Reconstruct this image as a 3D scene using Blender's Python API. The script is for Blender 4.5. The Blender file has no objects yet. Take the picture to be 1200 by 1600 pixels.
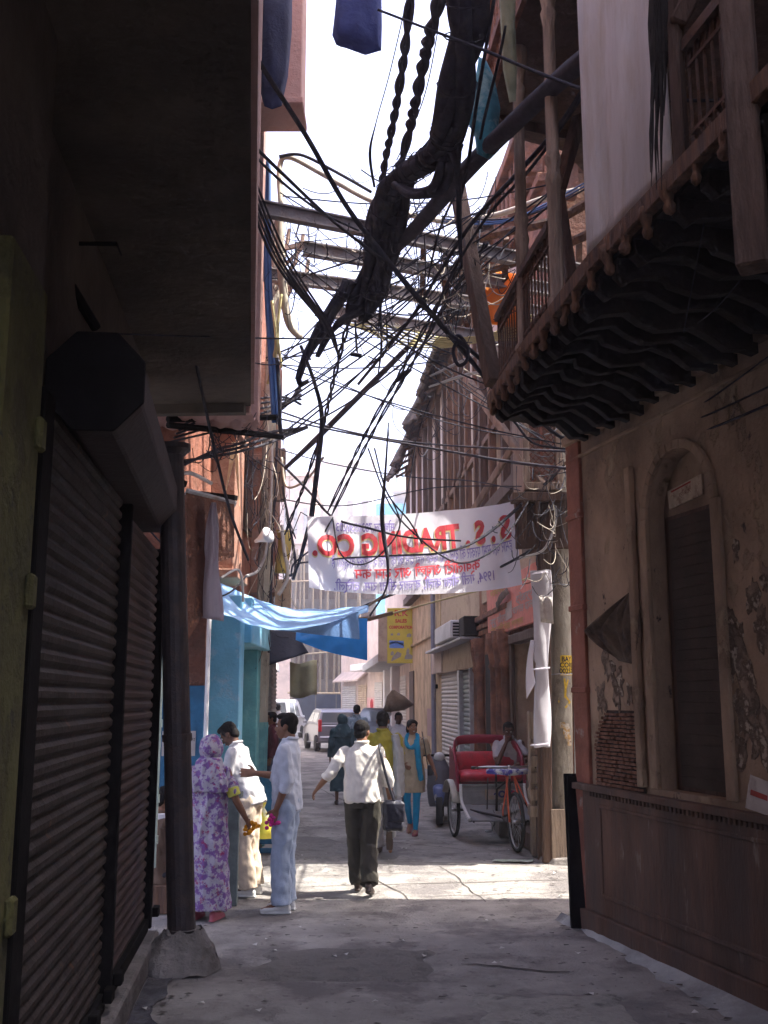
import bpy, bmesh, math, random
from mathutils import Vector, Matrix, noise
random.seed(11)
SC = bpy.context.scene
COL = SC.collection
V = Vector
# ---------------------------------------------------------------- camera model (metres; Y runs up the street)
PITCH = math.atan(292 / 1600.0); CP = math.cos(PITCH); SP = math.sin(PITCH); H = 1.85
def ray(x, y):
    u = (x - 600) / 1600.0; v = (800 - y) / 1600.0
    return V((u, CP - v * SP, SP + v * CP))
def P(x, y, Y):
    d = ray(x, y); return V((0, 0, H)) + d * (Y / d.y)
def G(x, y, z=0.0):
    d = ray(x, y); return V((0, 0, H)) + d * ((z - H) / d.z)
def PLN(x, y, p0, n):
    d = ray(x, y); o = V((0, 0, H)); return o + d * ((p0 - o).dot(n) / d.dot(n))
def MPX(p):
    return (p.y * CP + (p.z - H) * SP) / 1600.0      # metres per photo pixel at p

# ---------------------------------------------------------------- mesh builder
WM = {}
class MB:
    def __init__(s): s.v = []; s.f = []; s.m = []; s.mi = 0
    def add(s, vs, fs):
        n = len(s.v); s.v += [V(p) for p in vs]
        s.f += [tuple(i + n for i in f) for f in fs]; s.m += [s.mi] * len(fs)
    def hexa(s, p):
        s.add(p, [(3, 2, 1, 0), (4, 5, 6, 7), (0, 1, 5, 4), (1, 2, 6, 5), (2, 3, 7, 6), (3, 0, 4, 7)])
    def box(s, c, d, R=None):
        c = V(c); x, y, z = d[0] / 2, d[1] / 2, d[2] / 2
        q = [V(t) for t in ((-x, -y, -z), (x, -y, -z), (x, y, -z), (-x, y, -z), (-x, -y, z), (x, -y, z), (x, y, z), (-x, y, z))]
        if R is not None: q = [R @ t for t in q]
        s.hexa([c + t for t in q])
    def box2(s, a, b):
        s.box([(a[i] + b[i]) / 2 for i in range(3)], [abs(b[i] - a[i]) for i in range(3)])
    def fbox(s, fr, a0, a1, z0, z1, o0, o1):
        """box in a facade frame: along, height, outward"""
        s.hexa([fr(a0, z0, o0), fr(a1, z0, o0), fr(a1, z0, o1), fr(a0, z0, o1), fr(a0, z1, o0), fr(a1, z1, o0), fr(a1, z1, o1), fr(a0, z1, o1)])
    def prism(s, poly, vec):
        poly = [V(p) for p in poly]; vec = V(vec); n = len(poly)
        s.add(poly + [p + vec for p in poly], [tuple(range(n))[::-1], tuple(range(n, 2 * n))] + [(i, (i + 1) % n, n + (i + 1) % n, n + i) for i in range(n)])
    def tube(s, pts, r, n=6, cap=True):
        pts = [V(p) for p in pts]; k = len(pts)
        rr = [r] * k if isinstance(r, (int, float)) else list(r)
        t0 = (pts[1] - pts[0]).normalized()
        up = V((0, 0, 1)) if abs(t0.z) < .9 else V((0, 1, 0))
        a = t0.cross(up).normalized(); vs = []
        for i, p in enumerate(pts):
            t = (pts[min(i + 1, k - 1)] - pts[max(i - 1, 0)])
            if t.length < 1e-9: t = t0
            t.normalize(); a = (a - t * a.dot(t))
            if a.length < 1e-6: a = t.orthogonal()
            a.normalize(); b = t.cross(a)
            for j in range(n):
                w = 2 * math.pi * j / n
                vs.append(p + (a * math.cos(w) + b * math.sin(w)) * rr[i])
        fs = [(i * n + j, i * n + (j + 1) % n, (i + 1) * n + (j + 1) % n, (i + 1) * n + j) for i in range(k - 1) for j in range(n)]
        if cap: fs += [tuple(range(n))[::-1], tuple(range((k - 1) * n, k * n))]
        s.add(vs, fs)
    def rod(s, a, b, w, h, up=(0, 0, 1)):
        a = V(a); b = V(b); t = (b - a).normalized(); up = V(up)
        x = t.cross(up)
        if x.length < 1e-4: x = t.orthogonal()
        x.normalize(); y = x.cross(t).normalized(); x *= w / 2; y *= h / 2
        s.hexa([a - x - y, a + x - y, a + x + y, a - x + y, b - x - y, b + x - y, b + x + y, b - x + y])
    def lathe(s, prof, c, R=None, n=12):
        c = V(c); vs = []; k = len(prof)
        for r, z in prof:
            for j in range(n):
                w = 2 * math.pi * j / n; q = V((r * math.cos(w), r * math.sin(w), z))
                vs.append(c + (R @ q if R is not None else q))
        fs = [(i * n + j, i * n + (j + 1) % n, (i + 1) * n + (j + 1) % n, (i + 1) * n + j) for i in range(k - 1) for j in range(n)]
        s.add(vs, fs + [tuple(range(n))[::-1], tuple(range((k - 1) * n, k * n))])
    def loft(s, rings, n=14):
        """rings: (centre, xvec, yvec) closed ellipses"""
        vs = []; k = len(rings)
        for c, a, b in rings:
            c = V(c); a = V(a); b = V(b)
            for j in range(n):
                w = 2 * math.pi * j / n; vs.append(c + a * math.cos(w) + b * math.sin(w))
        fs = [(i * n + j, i * n + (j + 1) % n, (i + 1) * n + (j + 1) % n, (i + 1) * n + j) for i in range(k - 1) for j in range(n)]
        s.add(vs, fs + [tuple(range(n))[::-1], tuple(range((k - 1) * n, k * n))])
    def ell(s, c, r, R=None, n=12, m=8):
        c = V(c); vs = []; fs = []
        for i in range(1, m):
            th = math.pi * i / m
            for j in range(n):
                w = 2 * math.pi * j / n
                q = V((r[0] * math.sin(th) * math.cos(w), r[1] * math.sin(th) * math.sin(w), r[2] * math.cos(th)))
                vs.append(c + (R @ q if R is not None else q))
        top = len(vs); q = V((0, 0, r[2])); vs.append(c + (R @ q if R is not None else q))
        bot = len(vs); vs.append(c - (R @ q if R is not None else q))
        for i in range(m - 2):
            for j in range(n): fs.append((i * n + j, (i + 1) * n + j, (i + 1) * n + (j + 1) % n, i * n + (j + 1) % n))
        for j in range(n):
            fs.append((top, j, (j + 1) % n)); fs.append((bot, (m - 2) * n + (j + 1) % n, (m - 2) * n + j))
        s.add(vs, fs)
    def capsule(s, pts, rr, n=10):
        """tapered limb with rounded ends"""
        pts = [V(p) for p in pts]
        a = (pts[0] - pts[1]).normalized(); b = (pts[-1] - pts[-2]).normalized()
        p2 = [pts[0] + a * rr[0] * .85, pts[0] + a * rr[0] * .5] + pts + [pts[-1] + b * rr[-1] * .5, pts[-1] + b * rr[-1] * .85]
        s.tube(p2, [rr[0] * .5, rr[0] * .85] + list(rr) + [rr[-1] * .85, rr[-1] * .5], n)
    def grid(s, fn, nu, nv):
        vs = [fn(i / nu, j / nv) for j in range(nv + 1) for i in range(nu + 1)]; w = nu + 1
        s.add(vs, [(j * w + i, j * w + i + 1, (j + 1) * w + i + 1, (j + 1) * w + i) for j in range(nv) for i in range(nu)])
    def build(s, name, mats, parent=None, smooth=False, bevel=0, thick=0, center=True):
        if not isinstance(mats, (list, tuple)): mats = [mats]
        me = bpy.data.meshes.new(name); o = bpy.data.objects.new(name, me); COL.objects.link(o)
        if parent is not None:
            Mw = WM[parent.name]; inv = Mw.inverted(); vs = [inv @ p for p in s.v]
            o.parent = parent; WM[o.name] = Mw
        else:
            xs = [p.x for p in s.v]; ys = [p.y for p in s.v]; zs = [p.z for p in s.v]
            c = V(((min(xs) + max(xs)) / 2, (min(ys) + max(ys)) / 2, min(zs))) if center else V((0, 0, 0))
            vs = [p - c for p in s.v]; o.location = c; WM[o.name] = Matrix.Translation(c)
        me.from_pydata([tuple(p) for p in vs], [], s.f)
        for m in mats: me.materials.append(m)
        if len(mats) > 1: me.polygons.foreach_set('material_index', s.m)
        if smooth: me.polygons.foreach_set('use_smooth', [True] * len(me.polygons))
        bm = bmesh.new(); bm.from_mesh(me); bmesh.ops.recalc_face_normals(bm, faces=bm.faces); bm.to_mesh(me); bm.free()
        if thick:
            m = o.modifiers.new('t', 'SOLIDIFY'); m.thickness = thick; m.offset = 0
        if bevel:
            m = o.modifiers.new('b', 'BEVEL'); m.width = bevel; m.segments = 1; m.limit_method = 'ANGLE'; m.angle_limit = math.radians(40)
        return o
def tag(o, label=None, cat=None, group=None, kind=None):
    if label: o['label'] = label
    if cat: o['category'] = cat
    if group: o['group'] = group
    if kind: o['kind'] = kind
    return o
def thing(name, label, cat, loc=(0, 0, 0), rz=0, group=None):
    o = bpy.data.objects.new(name, None); COL.objects.link(o); o.location = loc; o.rotation_euler = (0, 0, rz)
    o.empty_display_size = .1
    WM[o.name] = Matrix.Translation(V(loc)) @ Matrix.Rotation(rz, 4, 'Z')
    return tag(o, label, cat, group)
def copy_tree(o, loc=None, rz=None, label=None, parent=None):
    c = o.copy(); COL.objects.link(c)
    if parent is not None: c.parent = parent
    if loc is not None: c.location = loc
    if rz is not None: c.rotation_euler = (0, 0, rz)
    if label: c['label'] = label
    for ch in [x for x in bpy.data.objects if x.parent == o]: copy_tree(ch, parent=c)
    return c
def frame(p0, ang):
    """facade frame: runs along direction ang (from +Y, positive to -X); returns f(along, height, outward) and pixel->(along,height)"""
    pass
class Fr:
    def __init__(s, p0, d, n): s.p = V((p0[0], p0[1], 0)); s.d = V((d[0], d[1], 0)).normalized(); s.n = V((n[0], n[1], 0)).normalized()
    def __call__(s, a, z, o=0.0): return s.p + s.d * a + s.n * o + V((0, 0, z))
    def px(s, x, y, o=0.0):
        q = PLN(x, y, s.p + s.n * o, s.n); return (q - s.p).dot(s.d), q.z

# ---------------------------------------------------------------- materials
def M(name, col, rough=.85, var=.25, sc=3.0, col2=None, th=.55, sharp=.08, sc2=1.6, col3=None, th3=.62, sc3=6.0, bump=.15, bsc=25.0,
      metal=0.0, stretch=(1, 1, 1), spec=.3, transl=0.0, emis=None):
    m = bpy.data.materials.new(name); m.use_nodes = True; nt = m.node_tree; N = nt.nodes; L = nt.links
    b = N['Principled BSDF']; b.inputs['Roughness'].default_value = rough; b.inputs['Metallic'].default_value = metal
    b.inputs['Specular IOR Level'].default_value = spec
    tc = N.new('ShaderNodeTexCoord'); mp = N.new('ShaderNodeMapping'); mp.inputs['Scale'].default_value = stretch
    oi = N.new('ShaderNodeObjectInfo'); ad = N.new('ShaderNodeVectorMath'); ad.operation = 'ADD'; mu = N.new('ShaderNodeMath'); mu.operation = 'MULTIPLY'; mu.inputs[1].default_value = 17
    L.new(oi.outputs['Random'], mu.inputs[0]); L.new(tc.outputs['Object'], ad.inputs[0]); L.new(mu.outputs[0], ad.inputs[1]); L.new(ad.outputs[0], mp.inputs['Vector'])
    def nz(s, d=6, r=.6):
        n = N.new('ShaderNodeTexNoise'); n.inputs['Scale'].default_value = s; n.inputs['Detail'].default_value = d; n.inputs['Roughness'].default_value = r
        L.new(mp.outputs[0], n.inputs['Vector']); return n
    def mask(s, t, w):
        n = nz(s, 9, .65); r = N.new('ShaderNodeMapRange'); r.inputs['From Min'].default_value = t - w; r.inputs['From Max'].default_value = t + w
        L.new(n.outputs['Fac'], r.inputs['Value']); return r.outputs[0]
    def mix(fac, a, bb):
        x = N.new('ShaderNodeMix'); x.data_type = 'RGBA'
        for sock, val in ((x.inputs[0], fac), (x.inputs[6], a), (x.inputs[7], bb)):
            if hasattr(val, 'is_linked') or hasattr(val, 'links'): L.new(val, sock)
            else: sock.default_value = val
        return x.outputs[2]
    c4 = lambda c, k=1: (min(1, c[0] * k), min(1, c[1] * k), min(1, c[2] * k), 1)
    r0 = N.new('ShaderNodeMapRange'); r0.inputs['From Min'].default_value = .3; r0.inputs['From Max'].default_value = .7
    L.new(nz(sc).outputs['Fac'], r0.inputs['Value'])
    c = mix(r0.outputs[0], c4(col, 1 - var), c4(col, 1 + var))
    hsum = None
    if col2: k2 = mask(sc2, th, sharp); c = mix(k2, c, c4(col2)); hsum = k2
    if col3: k3 = mask(sc3, th3, .03); c = mix(k3, c, c4(col3))
    L.new(c, b.inputs['Base Color'])
    if bump:
        bp = N.new('ShaderNodeBump'); bp.inputs['Strength'].default_value = min(1, bump * 2); bp.inputs['Distance'].default_value = .02
        n = nz(bsc, 5); hh = n.outputs['Fac']
        if hsum is not None:
            q = N.new('ShaderNodeMath'); q.operation = 'MULTIPLY_ADD'; L.new(hsum, q.inputs[0]); q.inputs[1].default_value = -.9; L.new(hh, q.inputs[2]); hh = q.outputs[0]
        L.new(hh, bp.inputs['Height']); L.new(bp.outputs[0], b.inputs['Normal'])
    if transl:
        t = N.new('ShaderNodeBsdfTranslucent'); L.new(c, t.inputs['Color']); ms = N.new('ShaderNodeMixShader'); ms.inputs[0].default_value = transl
        L.new(b.outputs[0], ms.inputs[1]); L.new(t.outputs[0], ms.inputs[2]); L.new(ms.outputs[0], N['Material Output'].inputs['Surface'])
    return m
def text_mb(body, size, fn, align='CENTER', step=.04, bold=0.0, sx=1.0, spacing=1.0):
    """letter shapes laid out in the plane, cut into strips and mapped by fn(x, y) onto a surface"""
    cu = bpy.data.curves.new('txt', 'FONT'); cu.body = body; cu.size = size; cu.align_x = align; cu.align_y = 'CENTER'; cu.resolution_u = 3; cu.offset = bold
    cu.space_character = spacing
    o = bpy.data.objects.new('txt', cu); COL.objects.link(o); bpy.context.view_layer.update()
    me = bpy.data.meshes.new_from_object(o.evaluated_get(bpy.context.evaluated_depsgraph_get()))
    bm = bmesh.new(); bm.from_mesh(me)
    if bm.verts:
        x0 = min(v.co.x for v in bm.verts); x1 = max(v.co.x for v in bm.verts); k = x0
        while k < x1 and step:
            bmesh.ops.bisect_plane(bm, geom=bm.verts[:] + bm.edges[:] + bm.faces[:], plane_co=(k, 0, 0), plane_no=(1, 0, 0)); k += step
    mb = MB(); bm.verts.index_update()
    mb.add([fn(v.co.x * sx, v.co.y) for v in bm.verts], [tuple(v.index for v in f.verts) for f in bm.faces])
    bm.free(); bpy.data.objects.remove(o); bpy.data.curves.remove(cu); bpy.data.meshes.remove(me)
    return mb

# ---------------------------------------------------------------- camera, world, sun
cam = bpy.data.cameras.new('camera'); co = bpy.data.objects.new('camera', cam); COL.objects.link(co)
co.location = (0, 0, H); co.rotation_euler = (math.pi / 2 + PITCH, 0, 0)
cam.sensor_fit = 'VERTICAL'; cam.sensor_height = 36; cam.lens = 36.0; cam.clip_end = 3000; cam.clip_start = .05
SC.camera = co
SUN_EL = 57; SUN_TO = V((math.cos(math.radians(SUN_EL)) * math.cos(math.radians(-3)), math.cos(math.radians(SUN_EL)) * math.sin(math.radians(-3)), math.sin(math.radians(SUN_EL))))
sl = bpy.data.lights.new('sun', 'SUN'); sl.energy = 5.0; sl.angle = math.radians(.5); sl.color = (1, .95, .86)
so = bpy.data.objects.new('sun', sl); COL.objects.link(so); so.rotation_euler = SUN_TO.to_track_quat('Z', 'Y').to_euler(); so.location = (20, 0, 30)
w = bpy.data.worlds.new('World'); SC.world = w; w.use_nodes = True; nt = w.node_tree
sky = nt.nodes.new('ShaderNodeTexSky'); sky.sky_type = 'NISHITA'; sky.sun_disc = False; sky.sun_elevation = math.radians(SUN_EL)
sky.sun_rotation = math.atan2(SUN_TO.x, SUN_TO.y); sky.air_density = 1.0; sky.dust_density = 6.0; sky.ozone_density = 1.5
hz_ = nt.nodes.new('ShaderNodeMix'); hz_.data_type = 'RGBA'; hz_.blend_type = 'ADD'; hz_.inputs[0].default_value = 1.0; hz_.inputs[7].default_value = (1.7, 1.65, 2.75, 1)   # bright dusty haze over the blue
nt.links.new(sky.outputs[0], hz_.inputs[6]); nt.links.new(hz_.outputs[2], nt.nodes['Background'].inputs['Color']); nt.nodes['Background'].inputs['Strength'].default_value = .15
SC.view_settings.view_transform = 'Standard'; SC.view_settings.look = 'None'; SC.view_settings.exposure = 1.65; SC.view_settings.gamma = 1.0
SC.cycles.use_denoising = True; SC.cycles.max_bounces = 8; SC.cycles.diffuse_bounces = 5; SC.cycles.transparent_max_bounces = 8
SC.cycles.use_adaptive_sampling = True; SC.cycles.adaptive_threshold = .02
# ================================================================= materials
m_road = M('road_concrete', (.29, .27, .25), .9, .28, 2.2, (.17, .155, .15), .54, .06, 1.3, (.13, .12, .115), .63, 9, .45, 40)
m_drain = M('pale_concrete', (.36, .37, .37), .8, .25, 3, (.2, .2, .2), .55, .1, 2, bump=.3)
m_plast = M('old_plaster', (.33, .23, .155), .9, .5, 1.4, (.39, .29, .19), .585, .03, 2.4, (.045, .032, .028), .66, 8, .55, 18, stretch=(1, 1, .7))
m_plast2 = M('flaking_paint', (.27, .20, .145), .9, .4, 4, (.16, .115, .085), .5, .05, 9, (.44, .36, .27), .58, 9, .8, 22)
m_dado = M('dado_brown', (.15, .082, .055), .8, .45, 2.5, (.09, .065, .055), .5, .12, 1.6, (.24, .19, .16), .65, 5, .25, 20, stretch=(1.5, 1.5, .35))
m_brick = M('old_brick', (.25, .125, .08), .95, .35, 9, (.36, .22, .15), .6, .06, 12, bump=.6, bsc=60)
m_mort = M('mortar', (.05, .035, .028), .95, .3, 12, bump=.5)
m_wood = M('dark_wood', (.085, .05, .035), .8, .35, 6, (.15, .1, .075), .6, .1, 5, bump=.3, stretch=(2, 2, .3))
m_woodm = M('brown_timber', (.2, .105, .06), .8, .35, 6, (.1, .06, .045), .52, .1, 5, bump=.35, stretch=(3, 3, .4))
m_woodl = M('weathered_timber', (.32, .24, .18), .85, .3, 6, (.18, .13, .1), .55, .1, 5, bump=.35, stretch=(3, 3, .4))
m_black = M('black_wood', (.018, .014, .012), .85, .3, 8, bump=.3)  # plain near-black, shared by balcony, rag, cooler and recess panel
m_carve = M('red_brown_stone', (.27, .12, .07), .9, .35, 4, (.14, .07, .05), .52, .1, 3, bump=.5)
m_red = M('red_brown_paint', (.26, .10, .065), .8, .3, 4, (.36, .28, .24), .64, .05, 5, bump=.3)
m_mesh = M('brown_mesh_screen', (.06, .042, .03), .8, .25, 5, bump=.3, bsc=90)
m_sheet = M('grey_white_sheet', (.56, .56, .57), .7, .18, 1.5, (.42, .38, .33), .6, .12, 2.2, bump=.25, bsc=8, stretch=(2.5, 2.5, .5))
m_iron = M('rusty_iron', (.16, .085, .055), .75, .4, 9, (.09, .06, .05), .5, .1, 9, bump=.3, bsc=50)
m_girder = M('grey_girder', (.2, .185, .19), .7, .3, 5, (.2, .13, .1), .6, .1, 6, bump=.2)
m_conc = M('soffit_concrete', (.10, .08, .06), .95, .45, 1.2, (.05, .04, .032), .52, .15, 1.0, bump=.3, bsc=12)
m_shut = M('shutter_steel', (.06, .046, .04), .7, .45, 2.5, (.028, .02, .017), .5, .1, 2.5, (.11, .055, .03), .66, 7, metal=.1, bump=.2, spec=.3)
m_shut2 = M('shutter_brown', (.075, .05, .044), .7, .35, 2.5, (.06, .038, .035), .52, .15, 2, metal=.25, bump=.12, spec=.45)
m_dark = M('black_channel', (.011, .010, .010), .9, .3, 6, bump=.1, spec=.08)
m_yel = M('yellow_green_wall', (.10, .095, .035), .9, .3, 3, (.07, .065, .03), .56, .06, 4, (.05, .05, .03), .64, 9, .35)
m_step = M('step_stone', (.21, .19, .18), .85, .3, 4, (.12, .11, .1), .55, .1, 3, bump=.4)
m_pole = M('black_pole_paint', (.035, .028, .03), .55, .3, 5, (.07, .045, .035), .6, .1, 6, bump=.15, spec=.4)
m_pink = M('pink_plaster', (.38, .235, .21), .85, .2, 3, (.33, .17, .14), .58, .1, 3, bump=.25)
m_orange = M('orange_plaster', (.31, .175, .13), .85, .22, 3, (.3, .12, .07), .56, .08, 3, bump=.3)
m_umber = M('brown_red_wall', (.17, .07, .045), .9, .35, 4, (.1, .05, .035), .5, .08, 4, (.28, .12, .07), .62, 8, .5)
m_blue = M('blue_paint', (.03, .13, .24), .75, .3, 4, (.02, .09, .17), .5, .12, 3, bump=.2)
m_lblue = M('light_blue_paint', (.20, .44, .56), .75, .15, 3, (.42, .5, .56), .62, .08, 5, bump=.15)
m_teal = M('teal_paint', (.10, .28, .31), .75, .2, 4, (.18, .38, .38), .6, .1, 5, bump=.15)
m_cream = M('cream_plaster', (.60, .45, .27), .9, .2, 2, (.36, .25, .15), .57, .1, 1.6, (.28, .2, .14), .68, 5, .3)
m_beige = M('beige_wall', (.50, .38, .27), .9, .2, 2, (.3, .21, .15), .57, .1, 2, bump=.3)
m_pale = M('pale_pink_wall', (.56, .44, .38), .9, .15, 2, (.44, .34, .3), .58, .1, 1.6, bump=.2)
m_white = M('white_wash', (.66, .64, .64), .9, .12, 2, (.5, .48, .47), .6, .1, 1.6, bump=.2)
m_offw = M('off_white_shutter', (.50, .46, .43), .6, .12, 2, (.38, .34, .31), .58, .1, 2, bump=.1)
m_grsh = M('grey_green_shutter', (.23, .26, .255), .6, .15, 2, bump=.1)
m_grey = M('grey_wall', (.36, .35, .35), .9, .2, 2, (.26, .25, .24), .56, .1, 2, bump=.3)
m_pconc = M('pole_concrete', (.36, .33, .27), .9, .25, 4, (.22, .19, .15), .54, .08, 3, (.1, .08, .07), .66, 6, .4, stretch=(1, 1, .5))
m_galv = M('galvanised_pipe', (.42, .43, .46), .45, .15, 5, (.3, .28, .27), .6, .1, 6, metal=.5, bump=.05)
m_glass = M('dark_window', (.02, .022, .026), .2, .2, 2, bump=0, spec=.5)
m_bamboo = M('bamboo', (.22, .17, .12), .8, .3, 5, (.2, .14, .09), .55, .1, 5, bump=.2)
m_tin = M('tin_sheet', (.40, .41, .43), .5, .2, 5, (.25, .2, .17), .62, .1, 4, metal=.4, bump=.1)

# ================================================================= ground
def hgt(x, y):
    return .018 * noise.noise((x * .9, y * .9, 0)) + .008 * noise.noise((x * 3, y * 3, 5))
mb = MB()
def near_g(a, b):
    x = -6 + 14 * a; y = -3 + 68 * b; return V((x, y, hgt(x, y) - .01))
mb.grid(near_g, 70, 340)
tag(mb.build('road', m_road, smooth=True, center=False), kind='structure')
mb = MB(); mb.grid(lambda a, b: V((-190 + 380 * a, -60 + 320 * b, -.09)), 8, 8)
tag(mb.build('ground', m_road, center=False), kind='structure')
# cracked paving seams in the sunlit crossing, a worn patch, the pale gutter apron at the right wall
mb = MB()
def crack(p, q, wd, n=14, amp=.05):
    p = V(p); q = V(q); d = (q - p); nn = V((-d.y, d.x, 0)).normalized(); L = []; R_ = []
    for i in range(n + 1):
        t = i / n; c = p + d * t + nn * amp * noise.noise((t * 6 + p.x * 3, p.y * 5, 1))
        ww = wd * (.5 + .5 * math.sin(math.pi * t)) * (.6 + .5 * abs(noise.noise((t * 9, p.x, 7))))
        for s, lst in ((1, L), (-1, R_)):
            z = c + nn * ww * s; lst.append(V((z.x, z.y, hgt(z.x, z.y) - .004)))
    mb.add(L + R_, [(i, i + 1, n + 2 + i, n + 1 + i) for i in range(n)])
random.seed(4)
for (x0, y0, x1, y1, wd) in ((470, 1385, 905, 1372, .016), (560, 1352, 640, 1405, .012), (640, 1400, 905, 1392, .010), (690, 1352, 760, 1408, .01), (470, 1368, 700, 1362, .01),
                             (720, 1505, 890, 1517, .022), (600, 1345, 905, 1352, .014), (560, 1310, 800, 1335, .014), (470, 1300, 640, 1340, .01), (500, 1232, 560, 1262, .02)):
    crack(G(x0, y0), G(x1, y1), wd)
m_crk = M('crack_dirt', (.075, .065, .06), .95, .3, 8, bump=.2)
tag(mb.build('road_cracks', m_crk, center=False), kind='structure')
for (x0, x1, y0, y1, sd, cc_) in ((-.9, .35, 7.3, 8.2, 1, (.20, .185, .17)), (.55, 1.5, 6.3, 7.0, 2, (.33, .31, .28)), (-1.2, .2, 12.6, 14.0, 3, (.22, .205, .195)), (-.3, 1.2, 16.5, 19.5, 4, (.34, .31, .28))):
    mb = MB()
    def pt_(a, b):
        jx = .14 * noise.noise((b * 4, sd, a)); jy = .12 * noise.noise((a * 4, sd + 5, b)); x = x0 + (x1 - x0) * a + jx; y = y0 + (y1 - y0) * b + jy
        e_ = min(a, 1 - a, b, 1 - b) * 8; return V((x, y, hgt(x, y) + (.004 if e_ > .6 else -.016 + .03 * e_)))
    mb.grid(pt_, 40, 40); tag(mb.build('road_patch', M('repair_patch', cc_, .9, .3, 5, (.16, .15, .14), .56, .06, 5, bump=.45, bsc=50), smooth=True, center=False), kind='structure')
# ================================================================= right near building (arched doorway, timber balcony)
RN = Fr((1.68, 8.95), (.2589, -.9659), (-.9659, -.2589))
aL, zs = RN.px(1014, 815); aR, _ = RN.px(1121, 900); zTop = RN.px(1066, 698)[1]; zDoor0 = 1.2; zSpr = RN.px(1016, 812)[1]
mid = (aL + aR) / 2; hw = (aR - aL) / 2; rise = zTop - zSpr
arch = [(mid - hw * math.cos(math.pi * i / 16), zSpr + rise * math.sin(math.pi * i / 16)) for i in range(17)]
bl = thing('arched_house', 'old brown plastered house with arched doorway and timber balcony on brackets', 'house', (1.68, 8.95, 0))
mb = MB()
T = 4.3
mb.fbox(RN, 0, aL, 0, T, -.4, 0); mb.fbox(RN, aR, 10, 0, T, -.4, 0); mb.fbox(RN, aL, aR, 0, zDoor0, -.4, 0)
for i in range(16):
    (a0, z0), (a1, z1) = arch[i], arch[i + 1]
    mb.hexa([RN(a0, z0, -.4), RN(a1, z1, -.4), RN(a1, z1, 0), RN(a0, z0, 0), RN(a0, T, -.4), RN(a1, T, -.4), RN(a1, T, 0), RN(a0, T, 0)])
mb.fbox(RN, 0, 10, T, T + .001, -.4, -.399)
body_far = [(1.70, 9.12), (9, 9.3), (9, -2), (4.4, -2)]
mb.build('wall', m_plast, bl)
mb = MB()   # lane side and the mass of the house behind
mb.prism([V((2.35, 9.2, 0)), V((9.5, 9.35, 0)), V((9.5, -12, 0)), V((7.0, -12, 0))], (0, 0, 4.25))
mb.prism([V((3.4, 9.3, 4.45)), V((9.5, 9.3, 4.45)), V((9.5, -12, 4.45)), V((8.0, -12, 4.45)), V((6.2, -3, 4.45))], (0, 0, 11))  # unseen upper mass, raised to stop sun reaching the left wall
mb.build('rear_wall', m_plast, bl)
mb = MB(); mb.fbox(RN, aL - .02, aR + .02, zDoor0, zTop + .1, -.36, -.13)
mb.build('door_surround', m_plast, bl)
# raised moulding round the arch, pilaster strips
mb = MB()
o_ = RN.px(992, 900)[0]
mb.fbox(RN, o_ - .02, o_ + .06, 1.2, 3.65, 0, .05)
mb.fbox(RN, aL - .1, aL, 1.2, zSpr, 0, .035)
mb.fbox(RN, aR, aR + .1, 1.2, zSpr, 0, .035)
for i in range(16):
    (a0, z0), (a1, z1) = arch[i], arch[i + 1]
    f = lambda a, z, k: (mid + (a - mid) * k, zSpr + (z - zSpr) * k)
    b0 = f(a0, z0, 1.16); b1 = f(a1, z1, 1.16)
    mb.hexa([RN(a0, z0, 0), RN(a1, z1, 0), RN(b1[0], b1[1], 0), RN(b0[0], b0[1], 0), RN(a0, z0, .035), RN(a1, z1, .035), RN(b1[0], b1[1], .035), RN(b0[0], b0[1], .035)])
mb.build('moulding', m_plast, bl, bevel=.006)
d_top = RN.px(1075, 802, -.17)[1]
mb = MB(); mb.fbox(RN, aL + .03, aR - .01, zDoor0, d_top, -.17, -.115); mb.build('door_frame', m_wood, bl, bevel=.005)
mb = MB(); dz = (d_top - .06 - zDoor0) / 26
for i in range(26):   # slatted dark door leaf
    mb.fbox(RN, aL + .10, aR - .05, zDoor0 + .03 + dz * i, zDoor0 + .03 + dz * (i + .99), -.115, -.106 - .0015 * (i % 2))
dd = mb.build('door', m_mesh, bl, bevel=.003)
# dado with ledge, dentils, sunken panels, plinth
zl = RN.px(932, 1226)[1]
mb = MB(); mb.fbox(RN, .10, 10, .16, zl - .05, 0, .05)
mb.fbox(RN, -.02, 10, 0, .16, 0, .09)
for a0, a1 in ((.42, 2.6), (2.9, 5.2), (5.5, 8)):
    mb.fbox(RN, a0, a1, .3, .335, .05, .062); mb.fbox(RN, a0, a1, zl - .17, zl - .14, .05, .062)
    for q in (a0, a1): mb.fbox(RN, q - .015, q + .015, .335, zl - .17, .05, .062)
mb.build('dado', m_dado, bl, bevel=.006)
mb = MB(); mb.fbox(RN, -.03, 10, zl - .05, zl, 0, .085)
for i in range(160): mb.fbox(RN, .25 + .055 * i, .25 + .055 * i + .03, zl - .09, zl - .05, .05, .07)
mb.build('ledge', m_dado, bl, bevel=.004)
# corner pilaster of red brown painted timber
mb = MB(); mb.fbox(RN, -.06, .2, zl, 4.2, -.15, .03); mb.fbox(RN, -.07, .2, 0, zl - .05, -.15, .045)
for z in (1.9, 2.6, 3.4): mb.fbox(RN, -.07, .21, z, z + .05, -.15, .045)
mb.build('corner_pilaster', m_red, bl, bevel=.006)
# cornice strips under the balcony
mb = MB(); mb.fbox(RN, -.05, 10, 4.08, 4.16, 0, .07); mb.fbox(RN, -.1, 10, 3.93, 3.96, 0, .03)
mb.build('cornice', m_plast, bl, bevel=.006)
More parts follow.
